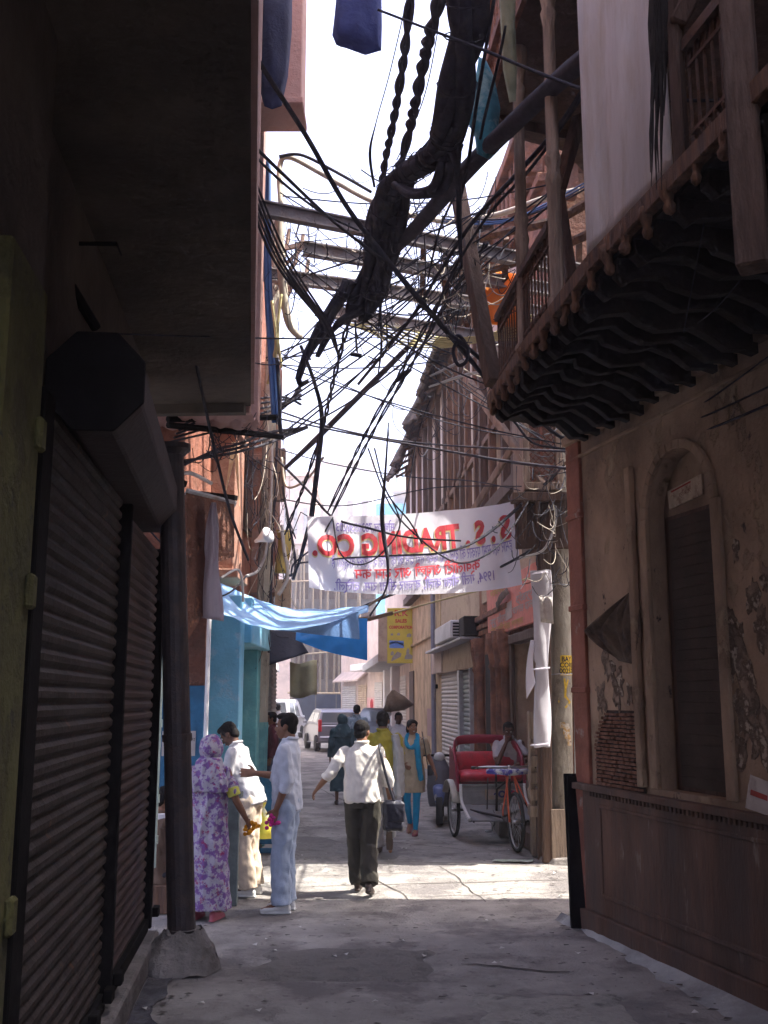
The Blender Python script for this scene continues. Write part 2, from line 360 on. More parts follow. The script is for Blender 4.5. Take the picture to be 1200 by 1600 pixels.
# exposed brickwork where the plaster has fallen
A0, Z0 = RN.px(936, 1222); A1, Z1 = RN.px(1004, 1115)
b2 = MB(); rows = 19; rh = (Z1 - zl) / rows; random.seed(3)
for r in range(rows):
    z = zl + .004 + r * rh; zz = r / rows
    lo = A0 + .015 * noise.noise((r * .6, 1, 2)) + (0 if zz < .55 else (zz - .55) ** 1.6 * .75); hi = A1 + .01 * noise.noise((r * .5, 4, 2))
    a = lo - (.06 if r % 2 else 0)
    while a < hi:
        wv = random.uniform(.07, .115); s0 = max(a, lo); s1 = min(a + wv, hi)
        if s1 - s0 > .02: b2.fbox(RN, s0 + .007, s1 - .005, z + random.uniform(.002, .006), z + rh - random.uniform(.004, .008), -.01, random.uniform(.022, .038))
        a += wv
b2.build('bare_brickwork', m_brick, bl, bevel=.006)
mb = MB(); mb.prism([RN(a, z, .001) for a, z in ((A0 - .02, zl), (A1 + .01, zl), (A1 + .01, Z1 + .02), (A0 + .2, Z1 + .02), (A0 + .08, Z1 - .12), (A0 - .02, Z1 - .3))], RN.n * .006); mb.build('mortar_bed', m_mort, bl)
# thick flaking plaster plates: broken edge round the bricks and patches beside the door
def flake(a, z, r, th, n=30, st=1.0):
    pts = []
    for j in range(n):
        w_ = 2 * math.pi * j / n; k = r * (.8 + .75 * noise.noise((math.cos(w_) * 1.3 + a * 7, math.sin(w_) * 1.3 + z * 5, 2.2)) + .35 * noise.noise((math.cos(w_) * 4 + a * 7, math.sin(w_) * 4 + z * 5, 7)))
        pts.append(RN(a + k * math.cos(w_), z + k * st * math.sin(w_), .001))
    mb.prism(pts, RN.n * th)
random.seed(21)
for (x, y, r) in ((940, 1090, .08), (965, 1072, .09), (950, 1040, .1), (985, 1085, .05), (1150, 1000, .12), (1165, 1090, .13), (1150, 1180, .1), (1190, 1150, .1), (1175, 930, .08), (1150, 860, .05), (1142, 1050, .06), (1190, 980, .07), (1140, 1130, .06), (1195, 900, .05), (1150, 640, .05)):
    a, z = RN.px(x, y); mb = MB(); flake(a, z, r * 1.15, random.uniform(.004, .009), st=1.7); mb.build('flaking_plaster', m_plast2, bl, bevel=.003)
pass
# balcony
EDGE = [(-2.0, 2.7), (1.5, 2.1), (4.05, 1.57), (5.66, 1.24), (7.2, 1.05), (8.5, .94)]      # (Y, X)
def eX(Y):
    for (y0, x0), (y1, x1) in zip(EDGE, EDGE[1:]):
        if Y <= y1 or (y1, x1) == EDGE[-1]: return x0 + (x1 - x0) * (Y - y0) / (y1 - y0)
def edge(Y, z, o=0.0): return V((eX(Y) - o, Y, z))
def edge_px(x, z):
    best = min((abs(600 + eX(q * .01) / MPX(V((eX(q * .01), q * .01, z))) - x), q * .01) for q in range(250, 860))
    return best[1]
def slab(z0, z1, inset=0.0):
    s_ = MB(); s_.prism([V((x + inset, y, z0)) for y, x in EDGE] + [V((1.05 + inset, 8.78, z0)), V((1.74, 9.1, z0)), V((2.3, 9.93, z0)), V((9.5, 9.95, z0)), V((9.5, -2, z0))], (0, 0, z1 - z0)); return s_
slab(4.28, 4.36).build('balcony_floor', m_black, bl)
mb = MB()
for (y0, x0), (y1, x1) in zip(EDGE, EDGE[1:]): mb.rod((x0 - .02, y0, 4.36), (x1 - .02, y1, 4.36), .07, .11)
mb.rod((.94, 8.5, 4.36), (1.05, 8.78, 4.36), .07, .11); mb.rod((1.05, 8.78, 4.36), (1.72, 9.08, 4.36), .07, .11)
mb.build('balcony_edge_beam', m_woodm, bl, bevel=.008)
random.seed(31)
for k in range(22):
    Y = 3.2 + k * .247 + random.uniform(-.03, .03); e = edge(Y, 4.28); wv = RN(RN.d.dot(V((e.x, e.y, 0)) - RN.p), 0, .03); dv = (wv - V((e.x, e.y, 0))); ln = dv.length; dv.normalize(); jq = random.uniform(-1, 1); t = V((-dv.y, dv.x, 0)) * random.uniform(.030, .042); jz = random.uniform(-.02, .02)
    prof = [(0, 4.28), (0, 4.18), (.06, 4.13), (.12, 4.17), (.2 * ln + .05, 4.205), (.30 * ln + .06 * jq, 4.15), (.42 * ln, 4.11), (.52 * ln, 4.13), (.60 * ln + .06 * jq, 4.15), (.72 * ln, 4.10), (.82 * ln, 4.03), (.92 * ln, 4.04), (ln, 4.02), (ln, 4.28)]
    mb = MB(); mb.prism([V((e.x, e.y, 0)) + dv * a + V((0, 0, z + (jz if z < 4.27 else 0))) - t for a, z in prof], t * 2)
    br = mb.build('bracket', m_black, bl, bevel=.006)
    mb = MB(); kk = random.uniform(.6, .85); mb.lathe([(.01 * kk, -.075), (.035 * kk, -.06), (.045 * kk, -.03), (.03 * kk, -.005), (.042 * kk, .02), (.05 * kk, .06), (.05 * kk, .1)], e + V((-.03, 0, -.02 + jz)), Matrix.Rotation(random.uniform(-.25, .25), 3, 'Y'), n=7)
    mb.build('knob', m_woodm, br, smooth=True)
slab(7.05, 7.2).build('upper_floor', m_wood, bl)
mb = MB(); YA = edge_px(858, 4.42); YB = edge_px(808, 4.42)
for Y in (YA, YB):
    mb = MB(); mb.lathe([(.07, 0), (.07, .12), (.05, .15), (.05, .95), (.062, 1.0), (.05, 1.05), (.045, 1.1), (.062, 1.16), (.045, 1.22), (.043, 2.2), (.06, 2.3), (.045, 2.34), (.075, 2.5), (.085, 2.66)], edge(Y, 4.40, -.06), n=10)
    mb.build('column', m_woodl, bl, smooth=True)
mb = MB()   # leaning timber strut at the inner side
mb.rod(P(893, 440, 7.8), P(872, 300, 8.1), .09, .09); mb.rod(P(872, 300, 8.1), P(905, 185, 8.4), .1, .1)
mb.build('strut', m_wood, bl, bevel=.01)
def railing(y0, y1, z0, h, mat, name, inset=.05, gap=.085, r=.012):
    m_ = MB(); n = int((y1 - y0) / gap)
    for i in range(n + 1):
        Y = y0 + (y1 - y0) * i / n; b = edge(Y, z0, -inset)
        m_.lathe([(r, 0), (r * .7, h * .15), (r * 1.5, h * .2), (r * .8, h * .25), (r * .7, h * .8), (r * 1.4, h * .84), (r * .7, h * .9), (r, h)], b, n=5)
        for kk, zz in ((.12, 0), (.9, 1)):       # scroll work along the bottom and the top
            m_.tube([b + V((0, gap * .5 * math.sin(q * .8), h * kk + .045 * math.cos(q * .8))) for q in range(9)], .007, 4)
    for z, s_ in ((z0 + .06, .025), (z0 + h * .24, .02), (z0 + h * .82, .02), (z0 + h, .06)):
        q0 = y0
        while q0 < y1 - .01:
            q1 = min(q0 + .8, y1); m_.rod(edge(q0, z, -inset), edge(q1, z, -inset), s_ * 1.2, s_); q0 = q1
    return m_.build(name, mat, bl)
YE = 8.45; railing(YA + .06, YE, 4.42, .68, m_iron, 'railing')
Yn0 = edge_px(1165, 4.42); Yn1 = edge_px(1066, 4.42); railing(Yn0 + .03, Yn1 - .02, 4.42, .62, m_iron, 'railing', gap=.07)
mb = MB(); mb.rod(edge(Yn0 - .06, 3.6, .05), edge(Yn0 - .02, 7.0, .02), .13, .13); mb.rod(edge(Yn1, 4.42, .0), edge(Yn1, 7.05, .0), .07, .06)
mb.rod(edge(Yn1 - .02, 5.15, .0), edge(Yn1 - .02, 7.0, -.9), .09, .09)
mb.build('post', m_wood, bl, bevel=.01)
mb = MB()   # slatted upper balustrade of the storey above
Y = 3.0
while Y < 8.5:
    mb.rod(edge(Y, 7.2, -.02), edge(Y, 8.45, -.02), .055, .03, (1, 0, 0)); Y += .115
for z in (7.1, 7.5, 8.1, 8.45):
    for q0, q1 in ((3, 4.05), (4.05, 5.66), (5.66, 7.2), (7.2, 8.5)): mb.rod(edge(q0, z, .01), edge(q1, z, .01), .06, .09)
mb.build('balustrade', m_carve, bl)
mb = MB(); mb.rod((.94, 8.5, 7.05), (2.6, 9.1, 7.05), .12, .2); mb.rod((1.0, 8.4, 6.95), (1.0, 8.4, 6.97), .1, .1); mb.build('beam', m_wood, bl)
# name plate over the door with worn painted lettering
q = [RN.px(x, y, -.115) for x, y in ((1043, 768), (1096, 740), (1098, 772), (1046, 796))]
mb = MB(); mb.prism([RN(a, z, -.126) for a, z in q], RN.n * .012)
m_plate = M('worn_plate', (.50, .40, .29), .8, .25, 12, (.24, .14, .09), .57, .08, 9, (.2, .07, .05), .62, 12, .2)
pl = mb.build('sign_plate', m_plate); tag(pl, 'small worn tin name plate above the arched doorway', 'sign')
m_redt = M('faded_red_paint', (.33, .045, .03), .7, .3, 12, bump=0)
c0 = V(RN(*q[0], -.111)); ex = (V(RN(*q[1], -.111)) - c0); ey = V(RN(*q[3], -.111)) - c0
text_mb('श्री मंदिर', .1, lambda x, y: c0 + ex * (.5 + x) + ey * (.55 - y * 3.4)).build('lettering', M('faded_brown_paint', (.2, .1, .07), bump=0), pl)
mb = MB(); mb.add([c0 + ex * a + ey * b for a, b in ((.12, .10), (.7, .08), (.7, .17), (.12, .19))], [(0, 1, 2, 3)]); mb.build('red_line', m_redt, pl)
# torn bill on the flaking wall
q = [RN.px(x, y, .004) for x, y in ((1176, 1210), (1205, 1222), (1205, 1275), (1168, 1262))]
pt = lambda u_, v_, o: RN(q[0][0] * (1 - u_) * (1 - v_) + q[1][0] * u_ * (1 - v_) + q[2][0] * u_ * v_ + q[3][0] * (1 - u_) * v_, q[0][1] * (1 - u_) * (1 - v_) + q[1][1] * u_ * (1 - v_) + q[2][1] * u_ * v_ + q[3][1] * (1 - u_) * v_, o)
mb = MB(); mb.grid(lambda a, b: pt(a, b, .02 + .006 * noise.noise((a * 3, b * 4, 0))), 6, 6)
m_paper = M('pale_paper', (.55, .5, .46), .85, .15, 8, (.36, .3, .27), .6, .1, 9, bump=.2)
bi = tag(mb.build('poster', m_paper, thick=.003), 'torn white bill with a crimson bar pasted beside the arched doorway', 'poster')
mb = MB(); mb.add([pt(a, b, .031) for a, b in ((.2, .4), (1, .4), (1, .56), (.2, .56))], [(0, 1, 2, 3)]); mb.build('red_bar', m_redt, bi)
# cardboard sheet pinned to the wall
m_card = M('brown_cardboard', (.13, .088, .058), .85, .25, 5, (.05, .034, .026), .55, .1, 5, bump=.3, bsc=14)
def cpx(x, y): return RN.px(x, y, .12)
cl_ = [cpx(*q) for q in ((966, 926), (938, 962), (919, 986), (936, 1012), (950, 1032))]; cr = [cpx(*q) for q in ((968, 926), (978, 950), (985, 985), (981, 1015), (970, 1037))]
def seg(L, t):
    k = min(int(t * 4), 3); f = t * 4 - k; return (L[k][0] * (1 - f) + L[k + 1][0] * f, L[k][1] * (1 - f) + L[k + 1][1] * f)
def drape(u_, v_):
    a, b = seg(cl_, v_), seg(cr, v_); m_ = math.sin(math.pi * min(1, v_ * 1.05)); return RN(a[0] * (1 - u_) + b[0] * u_, a[1] * (1 - u_) + b[1] * u_, .03 + m_ * (.11 * (1 - u_) ** 1.4 + .022 * math.sin(u_ * 17 + v_ * 4) + .012 * math.sin(u_ * 31 - v_ * 6)))
mb = MB(); mb.grid(drape, 36, 30); tag(mb.build('sackcloth', m_card, smooth=True, thick=.005), 'stiff brown sackcloth hung by its corner on the flaking plaster wall', 'sackcloth')
# black board leaning on the house corner
mb = MB(); p = [G(914, 1448), G(935, 1448)]; b0 = G(905, 1452, .0); 
mb.rod(V((1.63, 8.86, 0)), V((1.66, 9.0, 1.2)), .2, .03, (0, -1, .1)); mb.rod(V((1.60, 8.93, 0)), V((1.60, 9.05, 1.22)), .12, .03, (0, -1, .1))
tag(mb.build('leaning_board', m_dark, bevel=.006), 'tall black board leaning on the corner of the arched house', 'board')
# gutter apron and gutter edge stones
mb = MB()
def apron(a, b):
    aa = -.35 + 5.5 * a; w_ = .05 + .20 * min(1, max(0, aa) / 2.6) + .10 * noise.noise((aa * 2, 0, 1)) + .05 * noise.noise((aa * 6, 0, 4)); w_ = max(.03, w_); return RN(aa, -.012 + .06 * (1 - b) ** 1.5, .07 + w_ * b)
mb.grid(apron, 60, 6); tag(mb.build('gutter', m_drain, smooth=True), kind='structure')

# ---- sheet and fringe hung on the balcony
Y0 = edge_px(1063, 4.42); Y1 = edge_px(922, 4.42)
mb = MB(); mb.grid(lambda a, b: edge(Y0 + .04 + (Y1 - Y0) * a, 4.40 + 2.62 * b, .015 + .012 * math.sin(a * 17) + .012 * noise.noise((a * 5, b * 2, 4)) + (.02 * math.sin(a * 150) if b > .93 else 0)), 90, 24)
tag(mb.build('balcony_sheet', m_sheet, smooth=True, thick=.004), 'large grey white sheet screening the timber balcony', 'sheet')
mb = MB(); random.seed(5)
for i in range(70):
    x = random.gauss(1030, 6); ln = random.uniform(60, 130) if i > 9 else random.uniform(150, 300); Yf = 4.62
    pp = [P(x + random.uniform(-2, 2) + (i % 7 - 3) * t * 2.2, -40 + (ln + 40) * t, Yf + .02 * math.sin(i)) for t in (0, .3, .6, .8, 1)]
    mb.tube(pp, [.012, .014, .01, .006, .002], 4)
tag(mb.build('rag_fringe', m_black), 'tattered black rag hanging in strands before the white sheet', 'rag')
# ================================================================= left near building: two roller shutters under a deep overhang
LN = Fr((-1.75, 8.85), (.104, -.9946), (.9946, .104))
zc_sh = .12
bl2 = thing('shuttered_shop', 'dark shop building with two closed roller shutters under a deep overhang', 'shop', (-2.2, 6, 0))
s0, _ = LN.px(62, 1000, -.1); sp, _ = LN.px(42, 1000, -.03); sg, _ = LN.px(53, 1000, -.06); s1, _ = LN.px(182, 1000, -.1); s2, _ = LN.px(188, 1000, -.1); s3, _ = LN.px(243, 1000, -.1)
def shutter(fr, a0, a1, z0, z1, o, pitch, parent, mat, name='roller_shutter'):
    m_ = MB(); z = z0; prof = []
    while z < z1:
        prof += [(z, 0), (z + pitch * .25, .018), (z + pitch * .6, .02), (z + pitch * .85, .004)]; z += pitch
    vs = []; 
    for zz, oo in prof: vs += [fr(a0, zz, o + oo), fr(a1, zz, o + oo)]
    m_.add(vs, [(2 * i, 2 * i + 1, 2 * i + 3, 2 * i + 2) for i in range(len(prof) - 1)])
    return m_.build(name, mat, parent)
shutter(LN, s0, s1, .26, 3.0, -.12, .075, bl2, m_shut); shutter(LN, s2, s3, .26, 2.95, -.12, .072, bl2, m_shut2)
for a, w_ in ((sg, .17), ((s1 + s2) / 2, .05), (s3 - .02, .05)):
    mb = MB(); mb.fbox(LN, a - w_ / 2, a + w_ / 2 + .0, .2, 3.0, -.16, -.05); mb.build('guide_rail', m_dark, bl2, bevel=.006)
mb = MB(); mb.fbox(LN, s3, s2 + .0, .18, .27, -.17, -.07); mb.fbox(LN, s1, s0, .18, .27, -.17, -.07)
for a in (s1 - .3, s0 - .1, s3 - .25, s2 + .2, s1 + .5): mb.fbox(LN, a - .05, a + .05, .24, .31, -.07, -.02)
mb.build('bottom_rail', m_dark, bl2, bevel=.006)
mb = MB(); mb.fbox(LN, s3 - .08, s0 + 8, 0, .175, -.6, .0); mb.fbox(LN, s1 - .1, s0 + 8, -.02, .08, 0, .14)
mb.build('ledge', m_step, bl2, bevel=.015)
mb = MB(); mb.fbox(LN, sp, sp + .5, 0, 3.3, -.4, -.03)
for z in (1.1, 2.15, 2.7): mb.fbox(LN, sp + .02, sp + .09, z, z + .12, -.03, .0)
mb.build('pilaster', m_yel, bl2, bevel=.01)
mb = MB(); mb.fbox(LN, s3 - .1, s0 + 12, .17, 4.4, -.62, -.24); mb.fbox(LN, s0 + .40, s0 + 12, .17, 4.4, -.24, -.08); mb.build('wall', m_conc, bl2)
# roll housing with eight sided end plates
ha, hz = LN.px(150, 600, .1); oct_ = []
for i in range(8):
    w_ = math.pi / 8 + i * math.pi / 4; oct_.append((.205 * math.cos(w_), .215 * math.sin(w_)))
mb = MB(); hs0 = s0 - .02; hs1 = s3 + .05; hq = P(150, 597, LN(hs0, 0, .08).y); hz = hq.z; ho = (hq - LN.p).dot(LN.n)
for a0, a1 in ((hs1, hs0),):
    fq = P(238, 790, LN(hs1, 0, .1).y); fo = (fq - LN.p).dot(LN.n)
    A_ = [LN(a1, hz + z, ho + o) for o, z in oct_]; B_ = [LN(a0, fq.z + z * 1.1, fo + o * 1.1) for o, z in oct_]; mb.add(A_ + B_, [tuple(range(8))[::-1], tuple(range(8, 16))] + [(i, (i + 1) % 8, 8 + (i + 1) % 8, 8 + i) for i in range(8)])
mb.build('shutter_housing', M('housing_steel', (.05, .030, .026), .7, .3, 3, (.034, .022, .02), .55, .1, 3, bump=.2), bl2, bevel=.01)
mb = MB(); mb.prism([LN(hs0 + .002, hz + z * 1.06, ho + o * 1.06) for o, z in oct_], LN.d * .02); mb.build('end_plate', m_dark, bl2, bevel=.004)
# overhanging upper floors
def sof(Y): return -.128 * Y - .06
mb = MB(); poly = [V((sof(1.0) , 1.0, 4.4)), V((sof(8.75), 8.75, 4.4)), V((-4.5, 8.9, 4.4)), V((-4.5, -12, 4.4)), V((.6, -12, 4.4)), V((sof(-1), -1, 4.4))]
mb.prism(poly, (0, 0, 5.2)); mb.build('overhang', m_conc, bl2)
mb = MB(); mb.prism([V((sof(2) + .001, 2, 4.42)), V((sof(8.76) + .001, 8.76, 4.42)), V((sof(8.76) + .03, 8.76, 4.42)), V((sof(2) + .03, 2, 4.42))], (0, 0, 5.1)); mb.build('fascia', m_pink, bl2)
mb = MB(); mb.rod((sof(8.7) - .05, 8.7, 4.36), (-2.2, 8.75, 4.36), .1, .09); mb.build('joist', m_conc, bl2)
mb = MB()   # bracket frame at the near wall, and the bar under the overhang
q = [P(12, 560, 4.5), P(22, 300, 4.5), P(150, 512, 5.2)]
mb.tube([q[0], q[1]], .03, 6); mb.tube([q[1], q[2]], .03, 6); mb.tube([P(95, 381, 5.0), P(182, 381, 5.0)], .012, 5)
mb.build('bracket', m_dark, bl2)
# pink scalloped end cornice
mb = MB()
def scal(a, b):
    x = -2.25 + (sof(9) + .02 + 2.25) * a; return V((x, 8.8 + .75 * b, 4.42 - .05 * abs(math.sin(a * 16 + b * 5)) - .02 * math.sin(b * 18)))
mb.grid(scal, 60, 16); mb.build('scalloped_soffit', m_pink, bl2, smooth=True)
mb = MB(); mb.box2((-2.3, 8.78, 4.34), (sof(8.8), 8.84, 4.46)); mb.build('cornice', m_pink, bl2, bevel=.01)

mb = MB(); mb.grid(lambda a, b: (lambda q, w_: V((q.x + w_ * b, q.y, hgt(q.x + w_ * b, q.y) + .003 - .006 * math.sin(b * 3.1))))(LN(s3 - .1 + 5 * a, 0, .005), .16 + .10 * noise.noise((a * 9, 0, 2)) + .05 * noise.noise((a * 25, 0, 2))), 60, 5)
tag(mb.build('drain_channel', M('wet_gutter', (.06, .06, .07), .25, .3, 5, (.12, .115, .12), .56, .08, 6, bump=.2, spec=.5), smooth=True), kind='structure')
# black steel column on a lump of concrete
pc = G(285, 1512); pz = V((pc.x, pc.y, 0))
pole = thing('street_column', 'black steel column on a cracked concrete lump before the shutters', 'column', pz)
pt_ = P(267, 700, 7.55); pd = (pt_ - pz) / pt_.z; pa = lambda z: pz + pd * z
mb = MB(); mb.tube([pa(.1), pa(.2), pa(2), pa(3.72)], [.105, .1, .097, .094], 18); mb.tube([pa(1.55), pa(1.6)], .108, 18); mb.tube([pa(3.66), pa(3.7), pa(3.74)], [.1, .15, .15], 18)
mb.build('shaft', m_pole, pole, smooth=False)
mb = MB()
def lump(a, b):
    w_ = 2 * math.pi * a; r = (.0 + .27 * (1.08 - (b ** 1.3) * .58)); zz = .26 * b
    r *= 1 + .16 * noise.noise((math.cos(w_) * 1.5, math.sin(w_) * 1.5, b * 1.2)); return pz + V((r * math.cos(w_), r * math.sin(w_), zz + .03 * noise.noise((a * 14, b * 5, 2))))
mb.grid(lump, 36, 10); mb.add([pz + V((.12 * math.cos(k * .5236), .12 * math.sin(k * .5236), .262)) for k in range(12)], [tuple(range(12))])
mb.build('base', m_step, pole)
mb = MB()
for k in range(3): crack(pz + V((-.2 + .15 * k, -.26, .0)), pz + V((-.12 + .13 * k, -.16, .0)), .01)
mb.v = [V((p.x, p.y, p.z + .0)) for p in mb.v]

# ================================================================= left row beyond: orange house, blue shop, side walls
oh = thing('orange_house', 'narrow orange and pink plastered house, wall darkened like shade, beyond the shuttered shop', 'house', (-2.4, 10.5, 0))
mb = MB(); mb.box2((-5, 9.5, 2.95), (-2.0, 17.5, 9.4)); mb.build('wall', M('shaded_orange_wall', (.28, .11, .07), .9, .3, 4, (.18, .075, .05), .54, .08, 3, bump=.4), oh)  # orange plaster darkened in its colour to the tone of shade
mb = MB(); mb.box2((-2.0, 9.55, 4.5), (-1.22, 9.75, 9.0)); mb.box2((-1.98, 9.75, 4.5), (-1.3, 10.0, 4.62)); mb.build('side_wall', m_pink, oh)
mb = MB(); mb.box2((-2.0, 11.6, 3.3), (-1.72, 12.3, 4.9)); mb.box2((-2.02, 11.5, 4.9), (-1.68, 12.4, 5.0)); mb.box2((-2.02, 11.5, 3.2), (-1.66, 12.4, 3.3)); mb.build('bay', m_orange, oh, bevel=.01)
mb = MB(); mb.box2((-2.0, 15.2, 3.4), (-1.62, 15.7, 7.0)); mb.box2((-2.0, 15.1, 5.4), (-1.55, 15.8, 5.5)); mb.build('pier', m_orange, oh, bevel=.01)
mb = MB(); mb.box2((-1.35, 9.05, 7.55), (-.80, 9.5, 9.8)); mb.box2((-1.32, 9.0, 7.5), (-.78, 9.52, 7.57)); mb.build('balcony', m_pink, oh, bevel=.01)
for k in range(2):
    mb = MB(); mb.box2((-2.001, 13.0 + 1.3 * k, 4.2), (-1.96, 13.7 + 1.3 * k, 5.6)); wn = mb.build('window', m_wood, oh, bevel=.01)
    mb = MB(); mb.box2((-1.97, 13.06 + 1.3 * k, 4.26), (-1.95, 13.64 + 1.3 * k, 5.54)); mb.build('pane', m_glass, wn)
# small brown end wall and blue shop
bs = thing('blue_shop', 'blue painted shop with pillars and a half open shutter behind the people', 'shop', (-2.4, 11, 0))
mb = MB(); mb.box2((-4.5, 10.3, 0), (-1.78, 10.5, 1.98)); mb.build('side_wall', m_blue, bs, bevel=.008)
mb = MB(); mb.box2((-4.5, 10.3, 1.98), (-1.78, 10.5, 2.95)); mb.build('upper_wall', m_umber, bs, bevel=.008)
mb = MB(); mb.tube([(-1.75, 10.28, .1), (-1.75, 10.28, 3.0)], .022, 8); mb.build('pipe', m_white, bs)
mb = MB(); mb.box2((-1.86, 11.0, 0), (-1.53, 11.3, 2.95)); mb.box2((-1.9, 11.28, 2.45), (-1.45, 13.2, 2.95)); mb.build('pillar', m_lblue, bs, bevel=.01)
mb = MB(); mb.box2((-1.86, 12.8, 0), (-1.56, 13.1, 2.45)); mb.box2((-1.8, 12.2, 0), (-1.68, 12.3, 2.45)); mb.build('pillar', m_teal, bs, bevel=.01)
LB = Fr((-1.8, 13.0), (0, -1), (1, 0)); shutter(LB, .1, 1.7, .5, 2.45, 0, .07, bs, m_grsh)
mb = MB(); mb.box2((-4.5, 10.5, 0), (-1.95, 17, 2.95)); mb.build('wall', m_teal, bs)
mb = MB(); mb.box2((-2.0, 10.55, 0), (-1.5, 13.1, .18)); mb.build('step', m_step, bs, bevel=.01)
mb = MB(); c0 = V((-2.02, 10.293, 1.42)); mb.grid(lambda a, b: c0 + V((-.16 + .33 * a + .006 * noise.noise((b * 6, 0, 0)), -.002, -.12 + .24 * b + .006 * noise.noise((a * 6, 3, 0)))), 6, 6)
m_notice = M('painted_notice', (.40, .36, .34), .8, .2, 9, (.2, .22, .26), .62, .08, 9, bump=.1)
nt_ = mb.build('painted_notice', m_notice, bs)
m_ink = M('dark_ink', (.035, .03, .035), .8, .2, 9, bump=0)
text_mb('श्री गणेश जी का', .052, lambda x, y: c0 + V((.005 + x, -.006, .035 + y))).build('lettering', m_ink, nt_)
text_mb('दिन ।', .05, lambda x, y: c0 + V((.01 + x, -.006, -.05 + y))).build('lettering', m_ink, nt_)
# green-white pipe and pale frame between the shutter end and the black column
mb = MB(); mb.tube([(-2.02, 9.35, .4), (-2.02, 9.35, 2.95)], .03, 8)
for z in (.6, .95, 1.6, 2.3): mb.lathe([(.04, z), (.04, z + .07)], (-2.02, 9.35, 0), n=8)
tag(mb.build('drain_pipe', M('pale_green_pipe', (.5, .62, .52), .6, .1, 5, bump=.05)), 'pale green drain pipe at the far end of the shutters', 'pipe')
st = thing('street_stall', 'low wooden stall with a pale top behind the black column', 'stall', (-1.95, 9.75, 0))
mb = MB(); mb.box2((-2.3, 9.5, .78), (-1.72, 10.1, .84)); mb.build('top', m_white, st, bevel=.01)
for x, y in ((-2.2, 9.55), (-1.78, 9.55), (-2.2, 10.05), (-1.78, 10.05)):
    mb = MB(); mb.box2((x - .03, y - .03, 0), (x + .03, y + .03, .78)); mb.build('leg', m_woodl, st, bevel=.005)
mb = MB(); mb.box2((-2.2, 9.53, .4), (-1.78, 9.56, .46)); mb.build('rail', m_woodl, st)
# grey green crate stool between the woman and the bending man
ct = thing('wooden_stand', 'narrow grey green stand beside the woman in the floral sari', 'stand', G(362, 1415))
c = G(362, 1415)
mb = MB(); mb.box2((c.x - .06, c.y - .03, 0), (c.x + .05, c.y + .03, .95)); mb.box2((c.x - .1, c.y - .06, .95), (c.x + .07, c.y + .1, 1.0)); mb.build('post', M('grey_green_wood', (.12, .14, .13), .8, .3, 6), ct, bevel=.005)
# ---- awning with tin edge, torn plastic
aw = thing('shop_awning', 'dark awning board with grey corrugated edge beyond the black column', 'awning', P(330, 800, 9.6))
mb = MB(); a = P(291, 757, 9.2); b = P(369, 778, 10.0); 
mb.grid(lambda u_, v_: a.lerp(b, u_) + V((-.02 * v_, .05, -.03 - .05 * v_ + .008 * math.sin(v_ * 25))), 24, 12); mb.build('edge_strip', m_tin, aw, smooth=True, thick=.01)
mb = MB(); mb.prism([P(292, 770, 9.25), P(366, 788, 10.0), P(366, 870, 10.0), P(335, 880, 9.65), P(330, 940, 9.6), P(294, 1000, 9.25)], V((-.05, .03, 0))); mb.build('hanging_board', m_umber, aw)
mb = MB(); mb.rod(a, P(255, 745, 9.1), .05, .05); mb.rod(b, P(300, 770, 10.3), .05, .05); mb.build('bracket', m_dark, aw)
mb = MB(); mb.grid(lambda u_, v_: P(334 - 10 * v_ + (7 + 42 * v_) * (u_ - .5) - 2 * math.sin(v_ * 9 + u_ * 3), 785 + 178 * v_ + 8 * u_ * v_, 9.5 - .1 * u_ + .03 * math.sin(u_ * 9)), 8, 24)
m_plastic = M('milky_plastic', (.52, .44, .46), .6, .15, 3, (.4, .26, .3), .58, .1, 4, bump=.25, transl=.25, stretch=(3, 3, .5))
tag(mb.build('torn_plastic', m_plastic, smooth=True, thick=.002), 'torn milky plastic sheet hanging below the awning', 'plastic sheet')
# ---- left concrete utility pole with boxes
up = thing('utility_pole', 'tall pale concrete utility pole beside the blue shop', 'utility pole', G(400, 1322))
b0 = G(400, 1322)
mb = MB(); top = P(432, 330, 14.0); mb.loft([(b0 + (top - b0) * t, V((.105 - .02 * t, 0, 0)), V((0, .11 - .03 * t, 0))) for t in (0, .02, .3, .7, 1)], 8); mb.build('shaft', m_pconc, up)
mb = MB(); mb.loft([(b0 + (top - b0) * (z / top.z), V((.110, 0, 0)), V((0, .116, 0))) for z in (.0, 1.55)], 8); mb.build('painted_band', m_teal, up)
for (x0, y0, x1, y1, d, mt) in ((418, 700, 446, 782, .12, m_woodl), (428, 905, 455, 985, .08, m_beige), (448, 1180, 456, 1200, .05, m_galv)):
    p0 = P(x0, y1, 13.4); p1 = P(x1, y0, 13.4); mb = MB(); mb.box2((p0.x, 13.4, p0.z), (p1.x, 13.4 + d, p1.z)); mb.build('junction_box', mt, up, bevel=.008)
mb = MB()
for k, (x, y) in enumerate(((448, 372), (470, 380), (462, 400), (478, 420), (455, 440))):
    mb.tube([P(438 + k, y + 40, 13.9), P(x, y + 10, 13.8), P(x + 4, y - 14, 13.8)], .03, 6)
mb.rod(P(428, 392, 13.8), P(482, 380, 13.8), .06, .06); mb.rod(P(430, 440, 13.8), P(482, 452, 13.8), .06, .06)
mb.build('cross_arm', m_woodl, up)
mb = MB(); p = P(420, 1240, 12.9); mb.box2((p.x - .12, 12.9, .12), (p.x + .12, 13.15, .95)); 
for z in (.02, .3): mb.box2((p.x - .12, 12.86, z), (p.x + .14, 12.9, z + .06))
tag(mb.build('meter_box', m_blue, bevel=.01), 'blue meter cabinet at the foot of the left utility pole', 'cabinet')
mb = MB(); p = P(399, 846, 12.2)
